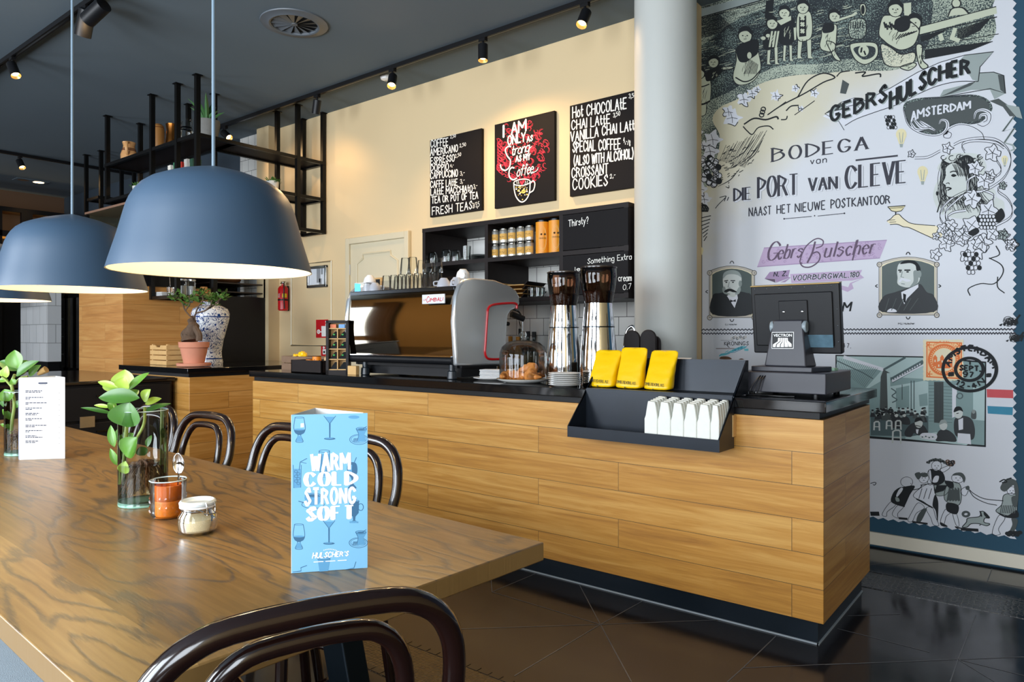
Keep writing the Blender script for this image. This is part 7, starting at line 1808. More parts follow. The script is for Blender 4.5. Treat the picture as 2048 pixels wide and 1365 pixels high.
for i in range(7): ar.line([(150 + 4 * i, 20 + 22 * i), (215 - 4 * i, 5 + 20 * i)], .006, ink, k=5)
ar.line('120,300 130,270 155,260', .01, ink, smooth=True, k=5); ar.disc(162, 205, 9, 16, pr_bulb, 5); ar.fill('157,218 167,218 165,232 159,232', pr_bulb, k=5)
ar.build('vine_print', mural)

# --- ribbon banners
ar = art(3); ar.c = CB
ar.fill('-320,1370 -180,1290 100,1225 480,1035 800,850 1060,735 1350,650 1690,610 1530,790 1510,960 1280,960 1040,1010 800,1110 560,1230 300,1320 80,1400 -60,1480', pr_white, k=4)
ar.fill('1350,650 1690,610 1530,790 1510,960 1440,940 1300,700', pr_gray, k=5); ar.line('-180,1290 100,1225 480,1035 800,850 1060,735 1350,650 1690,610 1530,790 1510,960', .004, ink, k=6); ar.line('-60,1480 80,1400 300,1320 560,1230 800,1110 1040,1010 1280,960 1510,960', .004, ink, smooth=True, k=6)
ar.fill('1520,860 1690,850 1810,890 1830,1100 1700,1170 1650,1060 1430,1060 1050,1150 1100,1060 1500,960', pr_gray, k=4); ar.fill('1740,880 1810,890 1825,1100 1770,1060', pr_dgray, k=5); ar.fill('1060,1140 1400,980 1480,960 1420,1010 1200,1100', pr_dgray, k=5); ar.line('1520,860 1690,850 1810,890 1830,1100 1650,1045 1050,1150', .004, ink, k=6)
ar.fill('1640,1190 1750,1160 1960,1310 1960,1370 1880,1370 1800,1260', pr_dgray, k=4); ar.fill('1830,1230 1990,1260 2030,1400 1960,1380', pr_gray, k=5)
ar.c = CCr
ar.fill('1660,165 1850,35 1900,110 1750,140', pr_dgray, k=5); ar.fill('1870,10 2000,-30 2080,130 1890,110', pr_white, k=4); ar.line('1660,165 1850,30 2010,-25 2080,120', .003, ink, k=6); ar.fill('1840,-80 1870,-240 1950,-190 1910,-70', pr_dgray, k=5)
ar.line('1660,165 1830,260 1890,360', .003, ink, k=6)
ar.c = CB
ar.text('GEBRS', [(-210, 1440), (120, 1330), (440, 1190)], (165, 180), .016, pr_gray, 'b', k=7, gap=2.6); ar.text('HULSCHER.', [(490, 1290), (860, 1060), (1160, 930), (1460, 865)], (200, 165), .017, pr_gray, 'b', k=7, gap=2.6)
ar.text('GEBRS', [(-225, 1430), (105, 1320), (425, 1180)], (165, 180), .017, ink, 'bs', k=8, gap=2.6); ar.text('HULSCHER.', [(475, 1280), (845, 1050), (1145, 920), (1445, 855)], (200, 165), .018, ink, 'bs', k=8, gap=2.6)
ar.c = (1700, 220, 4.874)
ar.fill('520,-40 640,-110 900,-130 1180,-150 1330,-110 1390,-20 1340,60 1250,130 1060,150 960,180 900,240 800,255 660,220 560,150', eng_d, True, 4); ar.fill('540,-20 660,-90 1180,-130 1320,-90 1360,-20 1310,50 1230,110 1040,130 930,160 860,210 800,225 680,190 580,120', pr_dgray, True, 5)
for pts in ('520,0 560,140 660,220 800,255 900,235 950,170 940,110 890,100 870,140', '910,240 920,270 970,275 990,235 960,215 930,240 960,190 1060,145 1180,160 1280,220 1310,290', '1210,90 1230,20 1300,0 1370,40 1360,120 1300,160 1240,140', '1260,90 1280,50 1330,50 1335,100 1300,120', '590,120 640,190 720,190', '620,90 700,170 800,170', '680,110 740,150 830,200'):
    ar.line(pts, .016, pr_white, smooth=True, k=6, taper=True); ar.line(pts, .003, ink, smooth=True, k=7)
ar.text('AMSTERDAM.', [(600, 110), (740, 62), (1190, -18)], (86, 70), .0085, pr_white, 'bs', k=8, gap=2.4)
for i in range(16): x, y = 350 + (i % 4) * 24 + 8 * (i // 4), 70 + (i // 4) * 34; ar.disc(x, y, 13, 16, ink if i % 3 else pr_white, 6); ar.ringp(x, y, 13, 16, .003, ink, 7, 12)
ar.line('1600,60 1490,210 1600,180 1505,320 1590,345 1600,385 1560,400', .008, pr_gray, k=5); ar.line('1600,60 1490,210 1600,180 1505,320', .003, ink, k=6)
ar.build('ribbon_banner', mural)

# --- main lettering
ar = art(3); ar.c = (1348, 0, 2.904)
def shade(tx, base, h, wd, st, gap=2.4, dx=9, dy=7):
    ar.text(tx, [(x + dx, y + dy) for x, y in base], h, wd + .004, pr_dgray, st, k=3, gap=gap); ar.text(tx, [(x + dx, y + dy) for x, y in base], h, wd + .001, pr_white, st, k=4, gap=gap); ar.text(tx, base, h, wd + .002, pr_white, st, k=5, gap=gap); ar.text(tx, base, h, wd, pr_navy, st, k=6, gap=gap)
ar.text('BODEGA', [(572, 940), (1122, 865)], (78, 72), .0125, pr_navy, 'cs', k=6, gap=3.0)
ar.text('van', [(793, 955), (885, 945)], (38, 38), .0055, pr_navy, '', k=6, gap=3)
shade('DIE', [(350, 1168), (445, 1158)], (72, 70), .012, 'cs'); shade('PORT', [(490, 1150), (718, 1128)], (118, 118), .014, 'cs', 2.0); shade('VAN', [(785, 1110), (945, 1095)], (74, 68), .012, 'cs'); shade('CLEVE', [(1000, 1098), (1345, 1060)], (130, 128), .015, 'cs', 2.2)
ar.line('1055,932 1300,905', .010, pr_navy, k=6); ar.text('"', [(292, 1160), (318, 1155)], 40, .006, pr_navy, '', k=6)
ar.text('NAAST', [(436, 1258), (565, 1246)], (50, 48), .0068, pr_navy, '', k=6); ar.text('HET', [(598, 1243), (676, 1236)], (50, 48), .0068, pr_navy, '', k=6); ar.text('NIEUWE', [(704, 1234), (878, 1216)], (50, 50), .0068, pr_navy, '', k=6); ar.text('POSTKANTOOR', [(912, 1212), (1254, 1182)], (52, 48), .0068, pr_navy, '', k=6, gap=2.0)
ar.line('640,1272 800,1258', .004, pr_navy, k=6); ar.line('835,1256 990,1240', .004, pr_navy, k=6); ar.disc(817, 1254, 4, 4, pr_navy, 6); ar.disc(640, 1272, 5, 5, pr_navy, 6); ar.disc(990, 1240, 5, 5, pr_navy, 6)
ar.build('main_lettering', mural)

# --- lady with a glass, vines and light bulbs
ar = art(4); ar.c = CD
def bulb(x, y, s, k=5): ar.disc(x, y, 52 * s, 58 * s, pr_bulb, k); ar.fill([(x - 40 * s, y + 38 * s), (x + 40 * s, y + 38 * s), (x + 20 * s, y + 95 * s), (x - 20 * s, y + 95 * s)], pr_bulb, k=k); ar.fill([(x - 17 * s, y + 90 * s), (x + 17 * s, y + 90 * s), (x + 12 * s, y + 125 * s), (x - 12 * s, y + 125 * s)], pr_gray, k=k + 1); ar.line([(x - 18 * s, y - 20 * s), (x - 8 * s, y + 80 * s), (x + 8 * s, y + 80 * s), (x + 18 * s, y - 20 * s)], .003, pr_gray, k=k + 1)
bulb(500, 240, 1); bulb(708, 605, 1); bulb(1508, 480, .6)
ar.fill('850,570 900,490 980,430 1130,420 1260,440 1330,540 1300,640 1330,720 1410,780 1430,850 1500,900 1480,1010 1300,1060 1050,1060 900,1020 850,960 810,850 830,740 890,620', pr_face, True, 4)
for i in range(120):
    u = i / 120; ar.line([(900 + 300 * u, 480 + 40 * math.sin(u * 6)), (870 + 380 * u + rm.uniform(-20, 20), 640 + 60 * math.sin(u * 9)), (860 + 420 * u + rm.uniform(-30, 30), 800 + rm.uniform(-30, 60)), (890 + 500 * u, 950 + rm.uniform(-60, 60))], .0022, ink, smooth=True, k=5)
for i in range(24):
    x, y = rm.uniform(850, 1280), rm.uniform(450, 560); r = rm.uniform(14, 34); ar.line([(x + r * math.cos(a), y + r * math.sin(a) * .8) for a in (0, 1, 2, 3, 4, 5)], .004, ink, smooth=True, k=6)
ar.fill('940,560 1000,520 1060,540 1110,600 1130,680 1135,790 1080,830 1010,850 950,840 935,780 930,740 905,715 925,660 930,610', pr_face, True, 7); ar.line('930,600 925,660 903,712 930,738 928,770 940,790 938,830 960,850 1020,852', .004, ink, smooth=True, k=8)
ar.line('975,610 1010,598 1050,608', .006, ink, smooth=True, k=9); ar.fill('985,640 1010,625 1040,640 1010,655', ink, True, 9); ar.line('905,640 925,632 935,640', .005, ink, k=9, smooth=True); ar.line('930,765 955,758 985,768 950,785', .007, ink, smooth=True, k=9); ar.line('935,720 960,712 970,725', .004, ink, smooth=True, k=9)
for i in range(8): ar.line([(1000 + 14 * i, 530), (1030 + 12 * i, 590 + 8 * (i % 3)), (1050 + 10 * i, 640 + 10 * (i % 2))], .0032, ink, smooth=True, k=8)
ar.line('850,1000 900,850 960,840', .006, ink, smooth=True, k=6)
ar.fill('360,1085 400,1060 430,1030 475,1018 520,1060 590,1105 700,1120 830,1130 900,1150 890,1240 800,1250 690,1200 580,1150 520,1140 460,1115 400,1115', pr_beige, True, 6); ar.line('360,1085 400,1060 430,1030 475,1018 520,1060 590,1105 700,1120 830,1130', .004, ink, smooth=True, k=7); ar.line('800,1250 690,1200 580,1150 520,1140 460,1115 390,1118', .004, ink, smooth=True, k=7); ar.line('380,1075 440,1072', .003, ink, k=7); ar.line('385,1095 450,1092', .003, ink, k=7)
ar.fill('368,945 540,935 500,985 450,995 405,985', pr_bulb, k=8); ar.line('368,945 405,985 450,995 500,985 540,935 368,945', .004, ink, k=9); ar.line('447,992 445,1025', .006, ink, k=9); ar.line('380,960 520,952', .003, ink, k=9)
for pts in ('1140,790 1000,860 900,960 880,1060 960,1180', '1140,800 1020,900 930,1000 960,1120 1050,1180', '1130,980 1010,1000 950,1050 1000,1120', '1010,340 1100,300 1260,275 1420,290 1530,370 1570,480 1540,600 1460,700 1300,790 1140,800', '1120,410 1090,350 1130,315 1250,300 1420,320 1500,370', '1420,480 1470,560 1460,620 1390,665', '630,470 760,460 880,400', '1530,720 1450,760 1450,800 1530,860 1580,950 1560,1050 1420,1130', '1140,790 1150,690 1220,640', '1290,780 1400,830 1380,900'):
    ar.line(pts, .012, pr_white, smooth=True, k=7); 
    a = [ar.ab(*q) for q in nums(pts)]; a = cat_rom(a, 5)
    for sgn in (-.006, .006): ar.lineab([p + Vector((0, sgn)) for p in a], .0028, ink, False, 8)
for x, y, r in ((1220, 570, 85), (1390, 420, 95), (1310, 690, 95), (1190, 870, 100), (1350, 980, 110), (1100, 1220, 105), (1290, 1290, 105), (960, 1220, 60), (940, 1300, 90), (1490, 1220, 65), (1370, 640, 60), (950, 375, 60), (600, 430, 42), (1580, 1310, 60), (840, 1230, 45), (1490, 740, 45)):
    p = []
    for i in range(20): a = 2 * PI * i / 20 + r; q = r * (.78 + .16 * math.cos(5 * a) + .08 * math.cos(10 * a + 1)) * rm.uniform(.88, 1.1); p.append((x + q * math.cos(a), y + q * math.sin(a)))
    ar.fill(p, pr_white if x < 1400 else pr_gray, True, 9); ar.line(p, .0035, ink, True, 10, True)
    for a in (0.4, 1.6, 2.8, 4.0, 5.2): ar.line([(x, y), (x + r * .6 * math.cos(a), y + r * .6 * math.sin(a))], .003, ink, k=10)
ar.fill('1430,1000 1480,960 1510,1040 1450,1100 1400,1070', ink, True, 10); ar.fill('1150,1200 1230,1150 1260,1190 1200,1230', ink, True, 10); ar.fill('1240,1040 1310,1020 1290,1100 1240,1090', ink, True, 9); ar.disc(850, 815, 12, 22, ink, 9)
for i in range(20): x, y = 1270 + (i % 5) * 32 + 12 * ((i // 5) % 2), 1040 + (i // 5) * 36; ar.disc(x, y, 18, 18, pr_white, 11); ar.ringp(x, y, 18, 18, .0035, ink, 12, 14)
ar.c = (1348, 430, 2.904)
for x, y, r in ((1560, 80, 40), (1660, 130, 60), (1760, 190, 75), (1700, 240, 45), (1850, 110, 45), (1610, 60, 40), (1730, 60, 60), (1960, 175, 45), (1520, 230, 40), (1920, 120, 35)):
    p = []
    for i in range(20): a = 2 * PI * i / 20 + r; q = r * (.78 + .16 * math.cos(5 * a) + .08 * math.cos(10 * a + 1)) * rm.uniform(.88, 1.1); p.append((x + q * math.cos(a), y + q * math.sin(a)))
    ar.fill(p, pr_white, True, 9); ar.line(p, .0035, ink, True, 10, True)
    for a in (0.6, 2.2, 3.8, 5.4): ar.line([(x, y), (x + r * .6 * math.cos(a), y + r * .6 * math.sin(a))], .003, ink, k=10)
for i in range(18): x, y = 1690 + (i % 4) * 22 + 6 * (i // 4), 230 + (i // 4) * 26; ar.disc(x, y, 12, 13, ink if i % 3 == 0 else pr_white, 11); ar.ringp(x, y, 12, 13, .003, ink, 12, 12)
for pts in ('1830,250 1900,290 1910,340 1860,400 1780,400 1710,430 1720,470', '1880,360 1880,420 1920,455', '1870,180 1890,230 1830,255'): ar.line(pts, .005, ink, smooth=True, k=9)
ar.build('lady_print', mural)

# --- purple banners
ar = art(3); ar.c = CE
ar.fill('510,262 565,108 1572,44 1515,190', pr_purple, k=4)
for i in range(60):
    x, y = rm.uniform(560, 1520), 0; t_ = (x - 540) / 1000; y = 185 - t_ * 65 + rm.uniform(-60, 60); r = rm.uniform(9, 17); sg = rm.choice((-1, 1))
    ar.line([(x + r * (1 - q * .11) * math.cos(sg * q), y + r * (1 - q * .11) * math.sin(sg * q)) for q in range(7)], .003, pr_mpurple, smooth=True, k=5)
ar.line('510,262 1515,190', .005, pr_mpurple, k=5); ar.line('565,108 1572,44', .005, pr_mpurple, k=5)
ar.text('G', [(585, 212), (668, 206)], 150, .011, pr_dpurple, 'c', k=7, slant=.28); ar.text('ebrs', [(672, 202), (868, 184)], (118, 116), .009, pr_dpurple, 'c', k=7, slant=.28, gap=2.4)
ar.line('985,55 960,150 920,230', .011, pr_dpurple, smooth=True, k=7); ar.line('880,235 860,215 900,110 960,50 1010,30 1050,50 1040,90 990,110', .007, pr_dpurple, smooth=True, k=7); ar.line('950,160 1000,140 1025,170 1010,220 950,262 890,262 860,232', .008, pr_dpurple, smooth=True, k=7)
ar.text('ulscher', [(1058, 186), (1462, 152)], (122, 118), .009, pr_dpurple, 'c', k=7, slant=.28, gap=2.2); ar.line('1335,40 1290,210', .008, pr_dpurple, k=7)
ar.fill('612,305 778,288 765,345 785,350 665,392 655,360 570,360', pr_mpurple, k=4); ar.fill('785,350 790,395 1290,375 1385,352 1352,322 1370,288 780,322', pr_purple, k=4); ar.fill('570,360 655,362 660,392', pr_dpurple, k=5); ar.fill('700,390 785,350 740,388', pr_mpurple, k=5); ar.fill('1385,352 1270,395 1255,430 1150,400 1150,430 1250,468 1300,440 1285,400', pr_purple, k=4)
ar.text('N. Z.', [(645, 342), (752, 334)], 36, .006, pr_navy, '', k=7, slant=.2, gap=3); ar.text('VOORBURGWAL.180', [(795, 378), (1335, 346)], (42, 40), .0062, pr_white, '', k=6, slant=.2, gap=2.2); ar.text('VOORBURGWAL.180', [(798, 376), (1338, 344)], (42, 40), .005, pr_navy, '', k=7, slant=.2, gap=2.2)
ar.text('AMSTERDAM', [(720, 650), (1270, 624)], 72, .010, ink, 'bs', k=7, slant=.2, gap=2.0)
ar.build('purple_banner', mural)

# --- two portraits in printed frames
def portrait(cx, y0, y1, hw, right, hair, sideburn, nm):
    ar = art(4); ar.c = CE; w_ = hw; h = y1 - y0
    for e, m_, k in ((26, pr_dgray, 4), (22, pr_frame, 5), (6, pr_beige, 6)):
        ar.fill([(cx - w_ - e, y1 + e), (cx - w_ - e, y0 + h * .12 - e)] + [(cx + (w_ + e) * q, y0 + h * .12 - e - (1 - q * q) * (h * .12)) for q in (-.8, -.5, -.25, 0, .25, .5, .8)] + [(cx + w_ + e, y0 + h * .12 - e), (cx + w_ + e, y1 + e)], m_, k=k)
    ar.fill([(cx - w_, y1), (cx - w_, y0 + h * .13)] + [(cx + w_ * q, y0 + h * .12 - (1 - q * q) * (h * .12)) for q in (-.8, -.5, -.25, 0, .25, .5, .8)] + [(cx + w_, y0 + h * .13), (cx + w_, y1)], pr_bg, k=7)
    for sx in (-1, 1):
        for yy in (y0 + h * .09, y1 + 24): ar.ringp(cx + sx * (w_ + 20), yy, 14, 14, .008, pr_frame, 8); ar.ringp(cx + sx * (w_ + 20), yy, 20, 20, .003, ink, 8)
        ar.line([(cx + sx * (w_ + 34), (y0 + y1) / 2 + 12), (cx + sx * (w_ + 52), (y0 + y1) / 2), (cx + sx * (w_ + 34), (y0 + y1) / 2 - 12)], .005, ink, smooth=True, k=8)
    for yy, s in ((y0 - 42, -1), (y1 + 36, 1)): ar.line([(cx - 16, yy), (cx - 10, yy + s * 14), (cx, yy + s * 20), (cx + 10, yy + s * 14), (cx + 16, yy)], .005, ink, smooth=True, k=8)
    return ar
ar = portrait(303, 278, 655, 162, False, None, True, '')
ar.fill('145,652 145,500 200,478 262,470 360,465 420,475 463,500 463,652', pr_suit, True, 8); ar.fill('262,500 345,475 352,520 325,600 300,560', pr_white, k=9); ar.fill('288,530 312,540 335,528 335,550 312,545 290,556', ink, k=10)
ar.fill('230,345 250,305 300,290 350,300 380,340 380,400 365,450 330,505 290,505 250,470 232,420', pr_face, True, 9); ar.fill('230,360 240,310 300,288 360,305 382,350 350,330 300,322 260,330', pr_gray, True, 10); ar.disc(372, 400, 14, 26, pr_face_d, 10); ar.fill('225,440 245,425 260,470 290,485 270,490 235,478', pr_face_d, True, 10); ar.fill('335,470 365,425 376,450 360,485 330,488', pr_gray, True, 10)
ar.fill('250,452 285,440 320,452 345,470 310,470 285,462 262,472 240,468', ink, True, 11); ar.line('240,380 272,374', .006, ink, k=11); ar.line('292,376 330,376', .006, ink, k=11); ar.disc(258, 389, 9, 5, ink, 11); ar.disc(312, 389, 9, 5, ink, 11); ar.line('282,385 272,430 292,432', .0045, pr_face_d, k=11)
ar.text('G.J. Hulscher', [(248, 742), (345, 740)], 13, .0018, ink, '', k=6, gap=1.6); ar.build('portrait_print', mural, 'left printed portrait of a bearded man in a bow tie')
ar = portrait(1746, 205, 635, 215, True, None, False, '')
ar.fill('1532,632 1540,510 1640,470 1700,450 1800,420 1850,405 1900,470 1958,500 1958,632', pr_suit, True, 8); ar.fill('1690,470 1830,405 1830,430 1740,520 1715,570 1695,520', pr_white, k=9); ar.fill('1705,480 1730,490 1725,560 1708,550', ink, k=10)
ar.fill('1655,300 1670,240 1730,215 1800,225 1840,270 1845,330 1830,390 1760,430 1700,425 1660,400 1660,350', pr_face, True, 9); ar.fill('1680,240 1720,212 1800,215 1842,260 1845,300 1815,290 1805,250 1760,232', ink, True, 10); ar.disc(1838, 322, 18, 30, pr_face_d, 10); ar.fill('1790,300 1825,300 1825,390 1760,428 1790,380', pr_face_d, True, 9)
ar.fill('1668,385 1690,355 1715,358 1760,368 1766,380 1730,385 1700,372 1685,388', pr_white, True, 11); ar.line('1665,290 1695,292', .008, ink, k=11); ar.line('1715,290 1765,290', .008, ink, k=11); ar.disc(1682, 304, 10, 5, ink, 11); ar.disc(1742, 304, 12, 6, ink, 11); ar.line('1700,300 1688,345 1712,350', .004, pr_face_d, k=11); ar.line('1690,400 1720,404', .005, pr_face_d, k=11); ar.fill('1575,632 1600,605 1640,612 1650,632', pr_white, True, 9)
for i in range(5): ar.line([(1560 + 50 * i, 620), (1590 + 60 * i, 520)], .004, pr_dgray, k=9)
ar.text('M.J. Hulscher', [(1665, 736), (1800, 734)], 15, .002, ink, '', k=6, gap=1.6); ar.build('portrait_print', mural, 'right printed portrait of a moustached man looking left')

# --- wavy lines, roses, small print
ar = art(3); ar.c = (0, 0, 1)
for y0, y1, wv in ((660, 659, 7), (667.5, 667, 6)):
    pts = [(1388 + i * wv / 4, y0 + (y1 - y0) * i * wv / 4 / 650 + (1.4 if i % 4 == 1 else -1.4 if i % 4 == 3 else 0)) for i in range(int(645 * 4 / wv))]
    ar.line(pts, .006, pr_navy, k=5)
ar.c = (1348, 430, 2.904)
for cx, cy, s in ((1950, 620, 1.0), (1980, 715, .85)):
    for i in range(9): a = i * 2.4; r = (8 + 5 * i) * s; ar.ringp(cx + r * .5 * math.cos(a), cy + r * .35 * math.sin(a), 24 * s, 15 * s, .0032, ink, 5, 14)
    for i in range(5): ar.fill([(cx - 62 * s + 22 * i, cy + 20 * s - 7 * i), (cx - 42 * s + 22 * i, cy + 12 * s - 6 * i), (cx - 50 * s + 20 * i, cy + 27 * s)], ink, True, 5)
    ar.line([(cx + 20 * s, cy + 10), (cx + 60 * s, cy - 40 * s)], .008, ink, k=5)
ar.c = CH
ar.text('KRONINGS', [(785, 585), (1330, 580)], (88, 85), .0036, ink, '', k=5, gap=2.4); ar.line('840,520 860,600 900,632', .004, ink, smooth=True, k=5); ar.line('590,655 1010,655', .0036, pr_brown, k=5); ar.line('700,468 1000,468', .0016, ink, k=5)
for i in range(9): x = 960 + 38 * i; ar.ringp(x, 430 - 20 * (i % 3), 20, 24, .004, pr_dgray if i % 2 else pr_frame, 5, 14)
ar.fill('845,745 960,740 1190,660 1300,608 1180,598 1010,660', pr_teal, k=5); ar.line('845,745 1010,745 1230,650 1300,608', .003, pr_blue, k=6); ar.text('1898', [(965, 735), (1190, 650)], 48, .0032, pr_blue, '', k=7); ar.fill('660,830 720,770 920,760 800,810 720,820', pr_teal, True, 5); ar.fill('790,740 880,690 870,715 815,748', pr_teal, k=5); ar.line('660,830 720,780 920,762', .002, pr_blue, k=6); ar.fill('1230,660 1330,655 1330,710 1240,705', pr_teal, k=5)
ar.fill('690,895 700,845 800,832 900,850 940,900', pr_brown, True, 5); ar.fill('1110,905 1170,880 1230,905', pr_brown, True, 5)
ar.c = CF; ar.text('47.', [(82, 292), (165, 296)], 46, .0036, pr_navy, '', k=5, gap=3)
ar.build('small_print', mural)

# --- cafe engraving
ar = art(3); ar.c = CF
fr_ = '5,368 1588,500 1584,1338 370,1240 5,1190'
ar.fill('5,368 935,385 1588,440 1584,1338 370,1246 5,1200', ink, k=3); ar.fill('18,382 935,398 1574,455 1568,1318 375,1222 18,1180', cafe_m, k=4)
ar.fill('18,382 935,398 1250,420 1230,660 920,620 560,600 300,750 18,745', cafe_l, k=5); ar.fill('18,520 500,520 300,745 180,745 18,640', cafe_m, k=6); ar.line('90,390 510,525', .02, pr_white, k=7); ar.line('20,430 300,560 400,620', .006, cafe_d, k=7); ar.line('510,525 740,395', .012, cafe_d, k=7); ar.line('590,640 935,445', .03, cafe_d, k=7); ar.line('600,650 935,470', .008, pr_white, k=8)
for i in range(12): ar.line([(610 + 26 * i, 625 - 15 * i), (600 + 26 * i, 640 - 15 * i)], .006, pr_white, k=9)
for i in range(22): ar.line([(30 + 20 * i, 400 + 5 * i), (10 + 14 * i, 500 + 10 * i)], .002, cafe_d, k=7)
ar.fill('510,520 580,560 585,950 545,985 470,960 480,600', pr_dgray, k=7); ar.fill('545,560 580,560 585,940 555,960', cafe_l, k=8)
ar.fill('580,700 940,640 980,650 980,1010 585,980', cafe_l, k=6); ar.fill('640,720 780,690 780,920 640,930', cafe_m, k=7); ar.fill('880,790 970,770 975,900 890,910', cafe_m, k=7); ar.line('590,720 640,760 600,800 650,840 600,870', .006, cafe_d, smooth=True, k=8); ar.line('705,680 705,840', .003, ink, k=8)
for x in (800, 830): ar.line([(x, 640), (x, 940)], .005, cafe_d, k=8)
ar.fill('985,650 1230,650 1230,1150 1260,1260 980,1230 985,1010', cafe_m, k=7); ar.fill('1040,650 1140,650 1140,1090 1040,1080', pr_dgray, k=8)
for i in range(12): ar.line([(985, 690 + 34 * i), (1040, 690 + 34 * i)], .0022, cafe_d, k=9); ar.line([(1140, 700 + 34 * i), (1230, 705 + 34 * i)], .0022, cafe_d, k=9)
for i in range(6): ar.line([(1052 + 15 * i, 660), (1052 + 15 * i, 1075)], .002, ink, k=9)
ar.fill('1230,690 1280,690 1280,1010 1230,1030', pr_white, k=7); ar.fill('1270,800 1440,820 1450,1090 1270,1050', cafe_m, k=7); ar.ringp(1310, 800, 30, 28, .006, cafe_d, 8); ar.fill('1450,700 1574,720 1570,1060 1450,1050', cafe_l, k=6)
ar.fill('375,960 980,1000 980,1230 375,1215', cafe_d, k=6)
for i in range(40):
    x = rm.uniform(390, 980); y = 960 + rm.uniform(-40, 50); s = 10 + (y - 900) * .08; ar.disc(x, y, s, s * 1.2, pr_face_d if i % 3 else pr_face, 8, 8); ar.fill([(x - s * 1.8, y + s * 4), (x - s * 1.2, y + s * 1.2), (x + s * 1.2, y + s * 1.2), (x + s * 1.8, y + s * 4)], pr_suit if i % 2 else pr_dgray, k=8); ar.disc(x, y - s * .7, s * .95, s * .6, ink, 9, 8)
def chairp(x, y, s): ar.line([(x, y + 90 * s), (x + 4, y + 10 * s), (x + 20 * s, y), (x + 45 * s, y), (x + 55 * s, y + 10 * s), (x + 58 * s, y + 95 * s)], .008, pr_face, k=11); ar.line([(x + 4, y + 52 * s), (x + 56 * s, y + 54 * s)], .005, pr_face, k=11)
chairp(410, 1070, 1); chairp(540, 1060, 1); chairp(635, 1060, 1); chairp(605, 1160, 1.5)
def man(pts, hx, hy, r, hairm, k=10): ar.fill(pts, pr_suit, True, k); ar.disc(hx, hy, r, r * 1.2, pr_face, k + 1); ar.fill([(hx - r, hy - r * .2), (hx - r * .6, hy - r * 1.3), (hx + r * .5, hy - r * 1.35), (hx + r * 1.05, hy - r * .3), (hx + r * .3, hy - r * .6)], hairm, True, k + 2)
man('600,1130 600,1040 640,1010 690,1030 700,1130', 645, 1000, 20, ink); man('700,1090 710,1030 740,1010 780,1040 785,1100', 728, 1000, 18, ink)
ar.fill('740,1235 1060,1180 1270,1240 1420,1290 1380,1318 740,1250', cafe_l, k=9)
man('740,1220 735,1170 790,1100 850,1080 930,1110 975,1180 930,1190 880,1215 830,1190 800,1230', 880, 1085, 42, ink); ar.fill('850,1150 880,1150 870,1200 855,1190', pr_white, k=13); ar.line('845,1110 900,1120', .004, ink, k=14)
ar.fill('920,1190 1060,1200 1050,1260 900,1240', pr_white, True, 11); 
for i in range(9): ar.disc(900 + 18 * i, 1225 + 6 * (i % 3), 10, 8, cafe_d if i % 2 else pr_face, 12, 8)
man('1060,1270 1080,1180 1130,1150 1200,1165 1260,1220 1270,1280 1150,1275', 1138, 1110, 42, pr_gray)
man('1255,1190 1255,1050 1320,1010 1400,1020 1450,1070 1470,1180 1440,1260 1310,1240', 1295, 980, 48, ink); ar.fill('1295,1050 1345,1030 1345,1150 1300,1160', pr_white, k=13); ar.fill('1290,1190 1420,1200 1430,1310 1285,1290', pr_white, k=12); ar.line('1275,985 1300,980', .004, ink, k=14); ar.fill('1440,950 1480,960 1480,1040 1430,1030', pr_dgray, True, 9); ar.disc(1455, 965, 18, 22, pr_face_d, 10)
ar.build('cafe_engraving', mural)

# --- stamp, postmark, flag
ar = art(4); ar.c = CF
sp_ = [(930 + 410 * i / 18 + 0, 205 + (6 if i % 2 else 0)) for i in range(19)] + [(1345 + (6 if i % 2 else 0), 205 + 430 * i / 18) for i in range(19)] + [(1345 - 415 * i / 18, 640 - (6 if i % 2 else 0)) for i in range(19)] + [(930 - (6 if i % 2 else 0), 640 - 435 * i / 18) for i in range(18)]
ar.fill(sp_, pr_beige, k=17); ar.fill('960,228 1335,238 1332,625 958,605', pr_orange, k=18); ar.fill('972,242 1322,250 1318,610 972,592', pr_orange_l, k=19); ar.ringp(1145, 420, 150, 150, .018, pr_orange, 20); ar.ringp(1145, 420, 128, 130, .004, pr_orange, 20); ar.disc(1145, 420, 118, 120, pr_beige, 20)
for i in range(40): a = 2 * PI * i / 40; ar.line([(1145 + 130 * math.cos(a), 420 + 130 * math.sin(a)), (1145 + 146 * math.cos(a), 420 + 146 * math.sin(a))], .004, pr_orange_l, k=21)
ar.text('DIE PORT VAN CLEVE', [(1000, 330), (1065, 262), (1145, 244), (1230, 262), (1290, 330)], 22, .0022, pr_orange, '', k=22, perp=True)
for x, y, w_, h in ((1030, 400, 44, 90), (1105, 400, 40, 80), (1190, 410, 44, 90), (1060, 450, 150, 60)): ar.fill([(x, y), (x + w_, y), (x + w_, y + h), (x, y + h)], pr_orange, k=22); ar.fill([(x - 3, y), (x + w_ / 2, y - 34), (x + w_ + 3, y)], pr_orange, k=22)
for x, y in ((1046, 420), (1120, 425), (1207, 430), (1085, 470), (1145, 470)): ar.fill([(x, y), (x + 12, y), (x + 12, y + 24), (x, y + 24)], pr_beige, k=23)
for cx, cy in ((985, 265), (1305, 270), (990, 570), (1300, 580)):
    for q in range(5): ar.line([(cx, cy), (cx + 34 * math.cos(q * 1.26), cy + 34 * math.sin(q * 1.26))], .006, pr_orange, k=21, taper=True)
ar.build('stamp_print', mural, 'orange printed postage stamp')
ar = art(5); ar.c = CF
ar.fill([(1415 + 285 * math.cos(a), 520 + 235 * math.sin(a)) for a in [2 * PI * i / 60 for i in range(60)]][8:27], pr_beige, k=16) if False else None
ar.ringp(1415, 520, 280, 228, .016, ink, 26, 60); ar.ringp(1412, 520, 145, 118, .016, ink, 26, 48)
